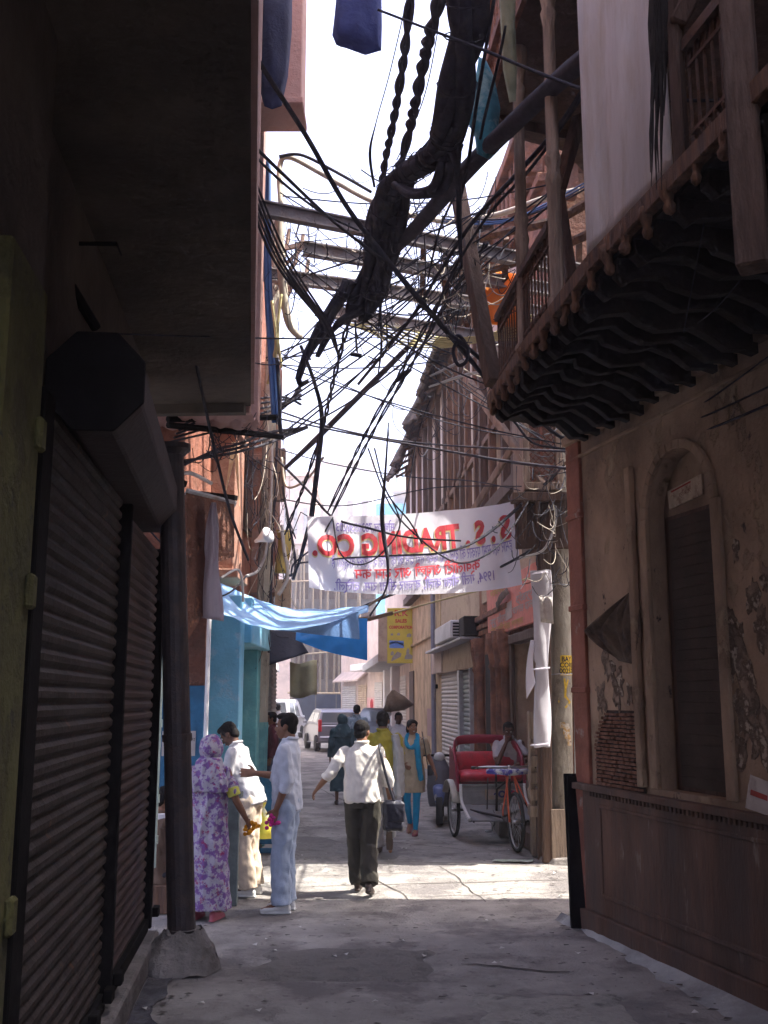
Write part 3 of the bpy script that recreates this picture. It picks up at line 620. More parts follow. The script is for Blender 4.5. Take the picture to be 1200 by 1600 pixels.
mb.lathe([(.02, 0), (.03, .06), (.09, .2), (.1, .22)], p, Matrix.Rotation(math.radians(65), 3, 'X') @ Matrix.Rotation(math.radians(50), 3, 'Y'), 14)
tag(mb.build('street_lamp', m_white, smooth=True), 'white horn shaped lamp shade under the cable arm', 'lamp')
mb = MB(); mb.grid(lambda u_, v_: P(432 + 20 * u_ + 3 * math.sin(v_ * 5), 828 + 68 * v_, 13.2 - .12 * math.sin(u_ * 3.1)), 8, 10)
m_yb = M('yellow_sack', (.5, .38, .12), .7, .2, 4, bump=.2); tag(mb.build('yellow_sack', m_yb, smooth=True, thick=.01), 'yellow sack tied to the left utility pole', 'sack')
# bamboo blind strips, pale boards near the orange wall
mb = MB(); mb.prism([P(352, 770, 11.2), P(362, 690, 11.2), P(371, 692, 11.2), P(374, 790, 11.2), P(366, 715, 11.2)], V((0, .03, 0)))
tag(mb.build('split_bamboo', M('pale_bamboo', (.62, .5, .32), .8, .2, 6)), 'split pale bamboo stakes leaning on the orange wall', 'bamboo')
# ---- far left row
def house(name, label, x0, y0, x1, y1, z1, mat, deep=-6, side=-1, wins=(), wmat=None, cat='building'):
    """street wall from (x0,y0) to (x1,y1); returns thing and frame"""
    d = V((x1 - x0, y1 - y0)).normalized(); fr = Fr((x0, y0), d, (d.y * -side, -d.x * -side)); L = math.hypot(x1 - x0, y1 - y0)
    t = thing(name, label, cat, (x0, y0, 0)); m_ = MB(); m_.fbox(fr, 0, L, 0, z1, deep, 0); m_.build('wall', mat, t)
    for (a0, a1, z0, zz, mt) in wins:
        m_ = MB(); m_.fbox(fr, a0, a1, z0, zz, 0, .04); wn = m_.build('window', wmat or m_wood, t, bevel=.01)
        m_ = MB(); m_.fbox(fr, a0 + .08, a1 - .08, z0 + .08, zz - .08, .04, .046); m_.build('pane', mt, wn)
    return t, fr, L
t, fr, L = house('grey_house', 'grey weathered house on the left behind the utility pole', -2.05, 17.6, -2.6, 25, 9.5, m_grey, wins=((1, 2, 3.6, 5, m_glass), (3.2, 4.2, 3.6, 5, m_glass), (5.4, 6.4, 3.6, 5, m_glass)))
shutter(fr, .4, 3.2, .2, 2.5, .02, .09, t, m_grsh); shutter(fr, 3.8, 6.8, .2, 2.5, .02, .09, t, m_offw)
mb = MB(); mb.fbox(fr, 0, L, 2.9, 3.05, 0, .6); mb.build('canopy', m_grey, t)
t, fr, L = house('brown_house', 'brown brick house far down the left side', -2.9, 25.3, -4.3, 37, 8.0, m_umber, wins=((1, 2, 3.6, 5, m_glass), (4, 5, 3.6, 5, m_glass), (8, 9, 3.6, 5, m_glass)))
shutter(fr, .6, 4, .2, 2.6, .02, .1, t, m_grsh); shutter(fr, 5, 9, .2, 2.6, .02, .1, t, m_offw)
t, fr, L = house('white_house', 'whitewashed pillared house at the far left', -4.9, 38, -6.2, 55, 7, m_white, wins=((2, 3.2, 3.6, 5, m_glass), (6, 7.2, 3.6, 5, m_glass)))
for k in range(6):
    mb = MB(); mb.fbox(fr, .5 + 2.6 * k, 1.0 + 2.6 * k, 0, 3.2, 0, .5); mb.build('pillar', m_white, t, bevel=.02)
mb = MB(); mb.fbox(fr, 0, 15, 3.2, 3.5, 0, .7); mb.build('canopy', m_white, t)
# ================================================================= right row beyond the side lane
R2 = Fr((2.12, 12.4), (-.0624, .998), (-.998, -.0624))
def on(x, y, o=0): return R2.px(x, y, o)
SB = [on(x, 1000)[0] for x in (750, 688, 640, 602)]     # building joints along the row
SB = [max(3, SB[0]), SB[1], SB[2], SB[3]]
# --- carved house at the lane corner
ch = thing('carved_house', 'dark carved house on the lane corner with lattice balcony and red signboard', 'house', R2(0, 0))
d0 = on(852, 1100)[0]; d1 = on(804, 1100)[0]
mb = MB(); mb.fbox(R2, d1, SB[0], 0, 9.3, -7, 0); mb.fbox(R2, 0, d1, 2.75, 9.3, -7, 0); mb.fbox(R2, -.02, .06, 0, 2.75, -7, 0); mb.fbox(R2, .06, d1, 0, 2.75, -7, -.9)
mb.build('wall', m_carve, ch)
mb = MB(); mb.fbox(R2, .06, d1, .55, 2.75, -.9, -.86); mb.fbox(R2, d1 - .03, d1, .3, 2.75, -.86, 0); mb.build('doorway_plaster', m_beige, ch)
mb = MB(); mb.fbox(R2, 0.0, d1, 0, .22, -.86, .28); mb.fbox(R2, .0, d1, .22, .42, -.86, .05); mb.fbox(R2, .0, d1, .42, .56, -.86, -.2); mb.build('step', m_wood, ch, bevel=.012)
mb = MB(); mb.fbox(R2, d1 - .1, d1 + .04, .2, 2.75, 0, .06); mb.fbox(R2, .06, d1, 2.65, 2.78, -.1, .08); mb.build('door_frame', m_wood, ch, bevel=.008)
for x in (797, 788, 779, 757, 752):
    a = on(x, 1100)[0]; mb = MB(); p = R2(a, 0, .06)
    mb.lathe([(.13, 0), (.13, .35), (.085, .42), (.075, 1.1), (.1, 1.15), (.075, 1.22), (.07, 2.3), (.1, 2.36), (.075, 2.42), (.12, 2.7), (.13, 2.9)], p, n=10); mb.build('carved_pilaster', m_carve, ch, smooth=True)
a0 = on(775, 1100)[0]; a1 = on(761, 1100)[0]
mb = MB(); mb.fbox(R2, a0, a1, .35, 2.6, .0, .02); mb.build('niche_shade', m_black, ch)  # flat black panel standing in for the shade inside a recess
for k, z in enumerate((2.95, 3.05, 3.2)):
    mb = MB(); mb.fbox(R2, d1, SB[0], z, z + .09, 0, .04 + .03 * k); mb.build('string_course', m_carve, ch, bevel=.01)
# lattice balcony on the lane corner, facing the camera
LS = Fr((2.12, 12.36), (1, 0), (0, -1))
b0 = LS.px(816, 700, .1)[0]; b1 = LS.px(876, 700, .1)[0]; z0 = LS.px(850, 768, .1)[1]; z1 = LS.px(850, 648, .1)[1]
mb = MB(); mb.fbox(LS, b0, b1, z0, z0 + .1, -1.0, .2); mb.fbox(LS, b0 + .02, 0, z0 + .1, z1 + .5, -1.0, -.01)
for a in (b0 + .04, b1 - .03): mb.fbox(LS, a - .04, a + .04, z0 + .1, z1 + .5, .06, .16)
mb.fbox(LS, b0, b1, z1 + .05, z1 + .12, 0, .18); mb.build('balcony', m_woodl, ch, bevel=.01)
mb = MB(); mb.fbox(LS, b0 + .08, b1 - .07, z0 + .1, z1 + .5, .0, .03); mb.build('balcony_back', m_pale, ch)
mb = MB(); wv = b1 - b0 - .15; hv = z1 - z0 - .1; st_ = .075; k = -hv
while k < wv:      # diamond lattice
    for sg in (1, -1):
        p0 = (max(k, 0), max(-k, 0)); t_ = min(wv - p0[0], hv - p0[1])
        if t_ > .03:
            u0, v0, u1, v1 = p0[0], p0[1], p0[0] + t_, p0[1] + t_
            if sg < 0: u0, u1 = wv - u0, wv - u1
            mb.rod(LS(b0 + .08 + u0, z0 + .1 + v0, .10 + sg * .005), LS(b0 + .08 + u1, z0 + .1 + v1, .10 + sg * .005), .012, .012, LS.n)
    k += st_
mb.fbox(LS, b0 + .08 + wv * .42, b0 + .08 + wv * .52, z0 + .5 * hv, z1 + .05, .08, .13); mb.fbox(LS, b0 + .05, b1 - .05, z1 - .1, z1 - .05, .08, .13); mb.build('lattice', m_red, ch)
mb = MB(); mb.fbox(LS, b0 - .1, b1 + .2, z0 - .7, z0 - .02, .0, .08); mb.fbox(LS, b0 - .15, b1 + .1, z0 - .14, z0 - .03, .0, .24)
for k in range(4): mb.rod(LS(b0 + (b1 - b0) * k / 3, z0 - .6, .05), LS(b0 + (b1 - b0) * k / 3, z0 - .1, .2), .05, .06)
mb.fbox(R2, 0, 1.2, z0 - .6, z0 - .05, 0, .2); mb.build('canopy', m_wood, ch, bevel=.01)
mb = MB(); mb.fbox(R2, -.06, SB[0], 9.3, 9.45, -7, .35)
for k in range(14): mb.fbox(R2, .1 + .33 * k, .25 + .33 * k, 8.7, 9.3, 0, .25)
mb.fbox(R2, -.04, SB[0], 8.5, 8.62, -.1, .12); mb.build('parapet', m_carve, ch, bevel=.01)
mb = MB(); mb.fbox(R2, .1, 4.6, 9.46, 15, -7, -1.6); mb.build('roof_sun_block', m_carve, ch)  # unseen block added on the roof to keep sun off the orange wall
# lane side of the carved house: cornice blocks seen through the balcony columns
mb = MB()
for k in range(12): mb.fbox(LS, .15 + .4 * k, .36 + .4 * k, 8.2, 8.6, 0, .3)
mb.fbox(LS, 0, 6, 8.6, 8.72, 0, .4); mb.fbox(LS, 0, 6, 7.2, 7.3, 0, .15); mb.build('cornice', m_carve, ch, bevel=.01)
for k in range(3):
    mb = MB(); mb.fbox(LS, .4 + 1.1 * k, 1.0 + 1.1 * k, 5.2, 6.9, 0, .05); wn = mb.build('window', m_wood, ch, bevel=.01)
    mb = MB(); mb.fbox(LS, .48 + 1.1 * k, .92 + 1.1 * k, 5.3, 6.8, .05, .056); mb.build('pane', m_glass, wn)
# --- timber gallery over the row
tg = thing('timber_gallery', 'upper gallery of close set brown timber posts under a broken eave', 'gallery', R2(3, 5))
ga = on(812, 700, .14)[0]; gb = on(634, 700, .14)[0]; gz0 = 4.9
mb = MB(); mb.fbox(R2, ga, gb, 4.75, 4.95, .02, .24); mb.build('floor_beam', m_wood, tg)
for x in (637, 646, 655, 664, 672, 684, 696, 703, 713, 722, 731, 745, 754, 769, 790, 806):
    a = on(x, 700, .14)[0]; w_ = .13 if x not in (696, 722, 754) else .2
    ht = 9.2 if x < 760 else 7.8
    mb = MB(); mb.fbox(R2, a - w_ / 2, a + w_ / 2, gz0, ht, .08, .2)
    mb.fbox(R2, a - w_ * .75, a + w_ * .75, gz0 + 1.2, gz0 + 1.32, .06, .22); mb.fbox(R2, a - w_ * .75, a + w_ * .75, ht - .25, ht - .12, .06, .23)
    mb.build('post', m_woodm if x % 2 else m_wood, tg, bevel=.01)
def eave(a, b):
    s = ga + 1.0 + (gb + .6 - ga - 1.0) * a; rag = .3 * noise.noise((s * .9, 0, 3)) + .12 * noise.noise((s * 7, 0, 1))
    return R2(s, 9.15 + 1.15 * (1 - b) + .08 * noise.noise((s * 2, b * 3, 0)) - .25 * b, .0 + (.62 + rag) * b)
mb = MB(); mb.grid(eave, 320, 8); mb.build('eave', M('rotten_eave', (.12, .085, .062), .95, .4, 5, (.06, .045, .036), .5, .1, 4, bump=.5), tg, thick=.06)
mb = MB()
for k in range(20):
    s = ga + 1.2 + (gb - ga - 1) * k / 19; mb.rod(R2(s, 9.25, .0), R2(s, 9.0, .45), .05, .07)
for z in (6.1, 9.05): mb.rod(R2(ga + .4, z, .14), R2(gb, z, .14), .08, .1)
mb.build('rafter', m_woodm, tg)
mb = MB(); mb.fbox(R2, ga + .4, gb, gz0, 9.2, .005, .02); mb.build('back_wall', m_pale, tg)
mb = MB(); mb.fbox(R2, ga + .6, gb + .5, 9.2, 10.25, -2, .03); mb.build('attic_wall', m_woodm, tg)
for k in range(7):
    s = ga + 1 + k * 2.3; mb = MB(); mb.fbox(R2, s, s + 1.0, gz0, 7.2, .02, .05); mb.build('door', m_wood, tg, bevel=.01)
mb = MB(); mb.fbox(R2, .0, on(752, 750)[0], gz0 - 1.4, on(770, 690)[1], .0, .03); mb.build('apron_wall', m_beige, tg)
def timber(name, label, a, b, w_, h_, mat, grp=None):
    m_ = MB(); m_.rod(a, b, w_, h_); return tag(m_.build(name, mat, bevel=.01), label, 'timber', grp)
timber('leaning_timber', 'long brown timber leaning from the gallery down to the lattice balcony', P(728, 590, 13.6), P(850, 762, 12.2), .09, .1, m_woodl)
timber('leaning_timber', 'thin timber crossing behind the leaning brown one', P(738, 800, 13.4), P(828, 655, 13.0), .07, .08, m_woodl)
timber('leaning_timber', 'tall dark timber leaning in front of the iron balcony railing', P(712, 278, 9.6), P(771, 600, 8.75), .13, .13, m_wood)
# --- shop with two shutters
s_ = thing('shutter_shop', 'plain shop with one pale and one grey roller shutter under a beige fascia', 'shop', R2(SB[0], 0))
mb = MB(); mb.fbox(R2, SB[0], SB[1], 0, 9.2, -7, -.02); mb.build('wall', m_beige, s_)
zt = on(720, 1048)[1]
aA, aB = on(743, 1100)[0], on(725, 1100)[0]; aC, aD = on(722, 1100)[0], on(691, 1100)[0]
shutter(R2, aA, aB, .15, zt, .0, .09, s_, m_grsh); shutter(R2, aC, aD, .15, zt, .0, .09, s_, m_offw)
mb = MB(); mb.fbox(R2, aB, aC, .1, zt, .0, .1); mb.build('door_post', m_galv, s_, bevel=.01)
mb = MB(); mb.fbox(R2, aA - .08, aA, .1, zt, 0, .12); mb.build('door_post', m_galv, s_, bevel=.01)
zf = on(720, 1010)[1]; mb = MB(); mb.fbox(R2, SB[0] + .05, on(690, 1030)[0], zt, zf, -.02, .12); mb.build('fascia', m_beige, s_, bevel=.01)
mb = MB(); mb.fbox(R2, on(700, 1030)[0], on(684, 1030)[0], zt + .02, zf + .1, .12, .16); mb.build('board', m_pale, s_, bevel=.01)
mb = MB(); mb.fbox(R2, SB[0], on(688, 1030)[0], zf, zf + .05, -.02, .36); mb.build('ledge', m_galv, s_, bevel=.01)
ac = thing('air_conditioner', 'white box air conditioner on the ledge above the pale shutter', 'air conditioner', R2(on(705, 1000)[0], zf))
u0, u1 = on(716, 1000, .3)[0], on(690, 1000, .3)[0]
mb = MB(); mb.fbox(R2, u0, u1, zf + .06, zf + .40, .02, .45); mb.build('casing', m_white, ac, bevel=.02)
mb = MB()
for k in range(5): mb.fbox(R2, u0 - .012, u0, zf + .1 + .055 * k, zf + .13 + .055 * k, .08, .40)
mb.build('grille', m_dark, ac)
mb = MB(); mb.fbox(R2, u0 - .75, u0 - .1, zf + .06, zf + .42, .02, .3); 
tag(mb.build('air_cooler', m_black, bevel=.02), 'black metal air cooler box beside the white air conditioner', 'air cooler')
mb = MB(); q = R2(on(684, 1100)[0], 0, .1); mb.tube([q + V((0, 0, .1)), q + V((0, 0, 4.5))], .06, 8)
tag(mb.build('drain_pipe', M('blue_grey_pipe', (.2, .2, .27), .6, .15, 5, bump=.05)), 'blue grey drain pipe between the shutters and the cream house', 'pipe')
# --- cream house
cr = thing('cream_house', 'cream plastered house carrying the yellow hanging sign', 'house', R2(SB[1], 0))
mb = MB(); mb.fbox(R2, SB[1], SB[2], 0, 9.2, -7, 0); mb.build('wall', m_cream, cr)
mb = MB(); zb = on(665, 1000)[1]; mb.fbox(R2, SB[1], SB[2], zb, zb + .08, 0, .06); mb.build('string_course', m_cream, cr, bevel=.01)
mb = MB(); mb.fbox(R2, SB[1] + 2, SB[1] + 3, .9, 1.6, 0, .02); nt2 = mb.build('wall_notice', M('pink_notice', (.5, .3, .3), .85, .3, 20, (.4, .3, .25), .5, .1, 20), cr)
mb = MB(); mb.fbox(R2, SB[2] - 1.6, SB[2] - .2, 0, 2.7, 0, .04); mb.build('door', m_wood, cr, bevel=.02)
mb = MB(); mb.fbox(R2, SB[1] + .6, SB[1] + 1.3, 2.1, 2.2, 0, .06); mb.build('vent', m_dark, cr)
# --- pale shops
ps = thing('pale_shops', 'pale pink shop row with rolled shutters and a concrete canopy', 'shop', R2(SB[2], 0))
mb = MB(); mb.fbox(R2, SB[2], SB[3], 0, 6.2, -7, .0); mb.build('wall', m_pale, ps)
for k in range(3):
    a = SB[2] + 1.2 + k * 4.2
    if a + 3 < SB[3]: shutter(R2, a, a + 2.8, .15, 2.6, .01, .1, ps, m_offw); mb = MB(); mb.fbox(R2, a + 2.9, a + 3.6, 0, 3, 0, .3); mb.build('pillar', m_white, ps, bevel=.02)
mb = MB(); mb.fbox(R2, SB[2] + .2, SB[3], 3.0, 3.3, 0, 1.0); mb.build('canopy', m_grey, ps, bevel=.02)
R3 = Fr(R2(SB[3], 0).to_2d(), (-1.9, 7.2), (-7.2, -1.9))
fs_ = thing('far_shops', 'pink shop front with pale shutters and red poster where the street bends', 'shop', R3(0, 0))
mb = MB(); mb.fbox(R3, 0, 9, 0, 5.6, -6, 0); mb.build('wall', m_pale, fs_)
shutter(R3, .4, 1.8, .2, 2.6, .02, .1, fs_, m_offw); shutter(R3, 3.3, 5.0, .2, 2.5, .02, .1, fs_, m_beige); shutter(R3, 5.5, 8.5, .2, 2.5, .02, .1, fs_, m_offw)
mb = MB(); mb.fbox(R3, 0, 3, 3.1, 3.4, 0, .9); mb.build('canopy', m_white, fs_, bevel=.02)
mb = MB(); mb.prism([R3(3.2, 3.2, 0), R3(3.2, 2.75, .5), R3(3.2, 2.68, .5), R3(3.2, 3.05, 0)], R3.d * 5.6); mb.build('awning', m_pale, fs_)
q0, z_ = R3.px(574, 1112); q1, z2 = R3.px(590, 1090)
mb = MB(); mb.fbox(R3, min(q0, q1), max(q0, q1), z_, z2, .0, .02); po = tag(mb.build('poster', M('pink_poster', (.62, .34, .32), .8, .1, 9, bump=0)), 'pinkish red ringed poster on the far pink shop wall', 'poster')
mb = MB(); cc = R3((q0 + q1) / 2, (z_ + z2) / 2, .024); ra = abs(z2 - z_) * .36
for r_ in (1, .62, .3):
    mb.tube([cc + R3.d * (ra * r_ * math.cos(k * .5236)) * .9 + V((0, 0, ra * r_ * math.sin(k * .5236))) for k in range(13)], .035, 4)
mb.build('ring_print', M('poster_red', (.5, .06, .07), .8, .1, bump=0), po)
# blue balcony house above, end building behind bamboo poles, far pale blocks
bb = thing('blue_balcony_house', 'blue and white balcony house rising at the bend', 'house', (0.6, 52, 0))
pA = P(588, 810, 52); pB = P(640, 715, 52)
mb = MB(); mb.box2((pA.x, 50, 0), (4, 58, pA.z + .4)); mb.build('wall', m_lblue, bb)
mb = MB(); mb.box2((pA.x + .9, 50.5, pA.z + .4), (4, 58, pB.z)); mb.build('upper_wall', m_white, bb)
mb = MB(); mb.box2((pA.x + .7, 49.6, pA.z + 1.0), (4, 50.5, pA.z + 1.35)); mb.build('balcony', m_white, bb, bevel=.02)
mb = MB()
for k in range(6): mb.box2((pA.x + 1.0 + .3 * k, 49.7, pA.z + 1.35), (pA.x + 1.06 + .3 * k, 49.76, pB.z))
mb.build('balcony_post', m_lblue, bb)
eb = thing('brown_tenement', 'tall brown tenement closing the street, clad in bamboo poles', 'building', (-3, 62, 0))
mb = MB(); mb.box2((-5.6, 62, 0), (-.5, 70, 10.5)); mb.build('wall', M('grey_brown_wall', (.19, .155, .13), .9, .3, 1.2, (.12, .1, .09), .52, .1, .8, bump=.2), eb)
random.seed(8)
for k in range(11):
    mb = MB(); x = -5.5 + .42 * k + random.uniform(-.08, .08); mb.tube([(x, 61.6, 0), (x + random.uniform(-.3, .3), 61.7, 10.8)], .07, 6); mb.build('bamboo_pole', m_bamboo, eb)
for k in range(4):
    mb = MB(); mb.tube([(-5.7, 61.5, 2.2 + 2.2 * k), (-.6, 61.5, 2.3 + 2.2 * k + random.uniform(-.3, .3))], .06, 6); mb.build('bamboo_rail', m_bamboo, eb)
for k in range(5):
    for j in range(3):
        mb = MB(); mb.box2((-5.3 + k, 61.92, 3 + 2.4 * j), (-4.6 + k, 62, 4.6 + 2.4 * j)); mb.build('window', m_wood, eb)
for (nm, lb, x0, x1, y, top, mt) in (('white_block', 'tall white block far beyond the banner', 487, 582, 85, 725, m_white), ('pink_block', 'pale pink block far away left of the banner', 420, 486, 74, 745, m_pale), ('cream_block', 'low white block with a stair parapet far beyond the banner', 575, 640, 95, 790, m_white)):
    a = P(x0, 1000, y); b = P(x1, top, y); t = thing(nm, lb, 'building', (a.x, y, 0)); mb = MB(); mb.box2((a.x, y, 0), (b.x, y + 12, b.z)); mb.build('wall', mt, t)
    mb = MB(); mb.box2((a.x - .2, y - .3, b.z), (b.x + .2, y + 12, b.z + .35)); mb.box2((a.x - .1, y - .25, b.z * .72), (b.x + .1, y, b.z * .72 + .3)); mb.build('parapet', mt, t)
    wdt = (b.x - a.x) / 4
    for k in range(4):
        for j in range(2):
            mb = MB(); mb.box2((a.x + wdt * (k + .3), y - .06, b.z * .76 + j * -4), (a.x + wdt * (k + .7), y, b.z * .76 + j * -4 + 2)); mb.build('window', m_grey, t)
# iron gate and hoarding closing the view behind the cars
gt = thing('iron_gate', 'dark blue iron gate and brown paling behind the parked cars', 'gate', (-4, 58, 0))
p0 = P(462, 1085, 58)
for k in range(3):
    mb = MB(); x = p0.x + k * 1.15; mb.box2((x, 58, 0), (x + 1.08, 58.08, p0.z)); mb.build('panel', M('slate_gate', (.05, .06, .085), .7, .2, 4), gt)
mb = MB()
for k in range(26): mb.box2((p0.x + 3.5 + k * .1, 58, .2), (p0.x + 3.56 + k * .1, 58.06, p0.z + .05 * (k % 3)))
mb.box2((p0.x + 3.45, 57.95, p0.z - .2), (p0.x + 6.1, 58, p0.z - .1)); mb.build('paling', m_woodm, gt)
# ================================================================= right pole cluster at the lane mouth
rp = thing('utility_pole', 'weathered concrete utility pole with yellow sticker at the lane mouth', 'utility pole', G(880, 1345))
b0 = G(880, 1345); cpx = lambda x, y, Y=None: P(x, y, Y or b0.y)
tp = P(873, 680, b0.y)
tp.y = b0.y
def cyl(m_, t0, t1, r0, r1, n=16, ex=0): m_.tube([b0.lerp(tp, t0) + V((ex, 0, 0)), b0.lerp(tp, t1) + V((ex, 0, 0))], [r0, r1], n)
mb = MB(); mb.tube([b0.lerp(tp, t) for t in (0, .1, .3, .6, 1.0, 1.35)], [.135, .13, .128, .122, .115, .108], 18); mb.build('shaft', m_pconc, rp, smooth=True)
mb = MB(); mb.tube([b0 + V((0, 0, -.02)), b0 + V((0, 0, .05)), b0 + V((0, 0, .09))], [.3, .26, .14], 12); mb.build('footing', m_step, rp)
mb = MB(); e = V((.155, -.03, 0)); mb.tube([b0 + e + V((0, 0, .2)), b0.lerp(tp, .5) + e, b0.lerp(tp, .62) + e + V((-.02, 0, 0)), b0.lerp(tp, 1.1) + V((.13, -.03, 0))], .02, 8); mb.build('conduit', m_galv, rp, smooth=True)
mb = MB(); x0 = P(862, 1345, b0.y - .15); mb.box2((x0.x, b0.y - .2, 0), (P(888, 1345, b0.y - .15).x, b0.y - .165, P(870, 1264, b0.y - .15).z)); mb.build('guard_plank', m_woodl, rp, bevel=.006)
for tt in (.42, .63, .80):
    mb = MB(); c = b0.lerp(tp, tt); mb.tube([c + V((.135 * math.cos(k * .628), .135 * math.sin(k * .628), .004 * math.sin(k * 3))) for k in range(11)], .006, 5); mb.build('tie_wire', m_galv, rp)
def onpole(u_, z, off=.002):      # wrap flat art round the shaft, u in metres to the right
    t = z / tp.z; c = b0.lerp(tp, t); r = .135 - .02 * t + off; a = -math.pi / 2 + u_ / r; return c + V((r * math.cos(a), r * math.sin(a), 0))
zA = P(880, 1055, b0.y - .13).z; zB = P(880, 1024, b0.y - .13).z
mb = MB(); mb.grid(lambda a, b: onpole(-.03 + .17 * a, zA + (zB - zA) * b, .004), 8, 4)
m_ylw = M('yellow_sticker', (.72, .48, .02), .6, .1, 9, bump=0)
sk = mb.build('sticker', m_ylw, rp); 
for i, t_ in enumerate(('BAY', 'CORI', '00252')):
    text_mb(t_, .075, lambda x, y, i=i: onpole(.05 + x, zB - (zB - zA) * (.2 + .3 * i) + y * 1.1, .007), step=.02, bold=.002).build('lettering', m_ink, sk)
mb = MB()    # yellow arrow daubed below the sticker, torn bill remains
zz = lambda y: P(880, y, b0.y - .13).z
def daub(pts, w_):
    for (x0, y0), (x1, y1) in zip(pts, pts[1:]):
        u0 = (x0 - 880) * .0074; u1 = (x1 - 880) * .0074; n = V((-(zz(y1) - zz(y0)), u1 - u0)); n.normalize(); n *= w_
        mb.add([onpole(u0 + n.x, zz(y0) + n.y, .003), onpole(u1 + n.x, zz(y1) + n.y, .003), onpole(u1 - n.x, zz(y1) - n.y, .003), onpole(u0 - n.x, zz(y0) - n.y, .003)], [(0, 1, 2, 3)])
daub([(882, 1060), (884, 1075), (883, 1090)], .012); daub([(889, 1062), (884, 1076)], .01); daub([(872, 1096), (890, 1096), (893, 1098)], .012); daub([(883, 1087), (892, 1097), (883, 1106)], .012)
mb.build('painted_arrow', M('mustard_daub', (.55, .36, .03), .8, .3, 20, bump=0), rp)
mb = MB(); random.seed(2)
for k in range(7):
    u0 = random.uniform(-.05, .05); z = zz(1135 + random.uniform(0, 32)); 
    mb.grid(lambda a, b: onpole(u0 + .06 * a + .01 * noise.noise((b * 4, k, 0)), z + .07 * b + .01 * noise.noise((a * 4, k, 3)), .004 + .001 * k), 4, 4)
mb.build('bill_remains', M('torn_bill', (.45, .28, .1), .8, .3, 18, (.5, .45, .38), .5, .05, 22, (.2, .12, .1), .6, 25), rp)
# dark timber post beside it
tpost = MB(); q0 = G(855, 1348); q1 = P(852, 770, q0.y); tpost.rod(q0, q1, .11, .1, (0, 1, 0)); q0b = G(851, 1346); tpost.rod(q0b + V((-.03, .1, 0)), q1 + V((-.06, .1, -.3)), .07, .07, (0, 1, 0))
tag(tpost.build('timber_post', m_wood, bevel=.01), 'dark square timber post standing left of the right utility pole', 'post')
mb = MB(); 
for z in range(5):
    p = P(846, 1168 + 26 * z, 12.75); mb.box2((p.x - .14, 12.7, p.z - .03), (p.x + .08, 12.95, p.z + .1))
p = P(846, 1290, 12.75); mb.box2((p.x - .12, 12.74, 0), (p.x - .06, 12.9, 1.7)); mb.box2((p.x + .06, 12.74, 0), (p.x + .12, 12.9, 1.7))
tag(mb.build('slatted_rack', m_woodl, bevel=.008), 'narrow slatted wooden rack behind the timber post', 'rack')
# ================================================================= banner seen from its back (writing shows through reversed)
m_cloth = M('banner_cloth', (.80, .78, .84), .9, .05, 2, bump=.15, bsc=8, transl=.4)
m_bred = M('banner_red', (.62, .07, .09), .9, .12, 9, (.68, .22, .24), .62, .1, 7, bump=0, transl=.3)
m_byel = M('banner_yellow', (.75, .62, .22), .9, .1, 9, (.75, .69, .5), .52, .12, 7, bump=0, transl=.3)
m_bblu = M('banner_violet', (.26, .21, .52), .9, .15, 9, (.48, .44, .64), .55, .12, 9, bump=0, transl=.3)
bTL, bTR, bBL, bBR = P(480, 806, 11.25), P(800, 785, 12.55), P(483, 918, 11.25), P(815, 914, 12.55)
def bn(u_, v_, off=0.0):            # u from left to right in view, v from top to bottom
    a = bTL.lerp(bTR, u_); b = bBL.lerp(bBR, u_); p = a.lerp(b, v_)
    p.z -= (.10 * v_ + .055 * (1 - v_)) * 4 * u_ * (1 - u_) * (1.0 if u_ > .0 else 0)
    w_ = .035 * math.sin(u_ * 7 + 1) * (.4 + v_) + .03 * math.exp(-u_ * 6) * math.sin((u_ * 40 - v_ * 9)) + .03 * noise.noise((u_ * 7, v_ * 2, 3)) + .012 * math.sin(u_ * 34 + 5 * v_ + 3 * noise.noise((u_ * 5, v_, 0))) * (.3 + .7 * abs(u_ - .5) * 2)
    if u_ > .93: w_ -= (u_ - .93) * 1.6
    return p + V((.05, -1, 0)).normalized() * (off - w_)
bt = None
mb = MB(); mb.grid(lambda a, b: bn(a, b), 120, 30)
bt = tag(mb.build('banner', m_cloth, smooth=True), 'white cloth banner strung across the street with reversed red lettering', 'banner')
BW = (bTR - bTL).length; BH = (bBL - bTL).length
def bmap(cx, cy, tilt=0.0, off=.012):
    # mirrored: text x grows to the viewer's left
    return lambda x, y: bn(cx - x / BW, cy - (y + tilt * x) / BH, off)
def btext(t, size, cx, cy, mat, width, bold=0, off=.012, tilt=0.0, hsc=1.0):
    probe = text_mb(t, size, lambda x, y: V((x, y, 0)), step=0, bold=bold); w0 = max(p.x for p in probe.v) - min(p.x for p in probe.v)
    k = width * BW / w0; text_mb(t, size, (lambda f: (lambda x, y: f(x * k, y * hsc)))(bmap(cx, cy, tilt, off)), step=.03, bold=bold).build('lettering', mat, bt)
btext('S . S . TRADING CO.', .30, .492, .375, m_byel, .955, bold=.018, off=.010, tilt=-.036, hsc=1.02)
btext('S . S . TRADING CO.', .30, .495, .36, m_bred, .955, bold=.013, off=.014, tilt=-.036, hsc=1.02)
btext('मोबाईल.7838530203', .125, .26, .16, m_bblu, .27, bold=.002, tilt=.01)
btext('हमारे यहाँ सभी प्रकार की दाल तथा चावल सही दाम की के थोक व फुटकर विक्रेता है', .135, .535, .57, m_bblu, .87, bold=.001, tilt=-.036, hsc=1.1)
btext('क्वालिटी अच्छी और दाम कम', .15, .50, .725, m_bred, .60, bold=.003, tilt=-.036, hsc=.95)
btext('1994, गली नीला वाली, बाजार सीता राम, दिल्ली.', .13, .49, .885, m_bblu, .76, bold=.002, tilt=-.036, hsc=1.0)
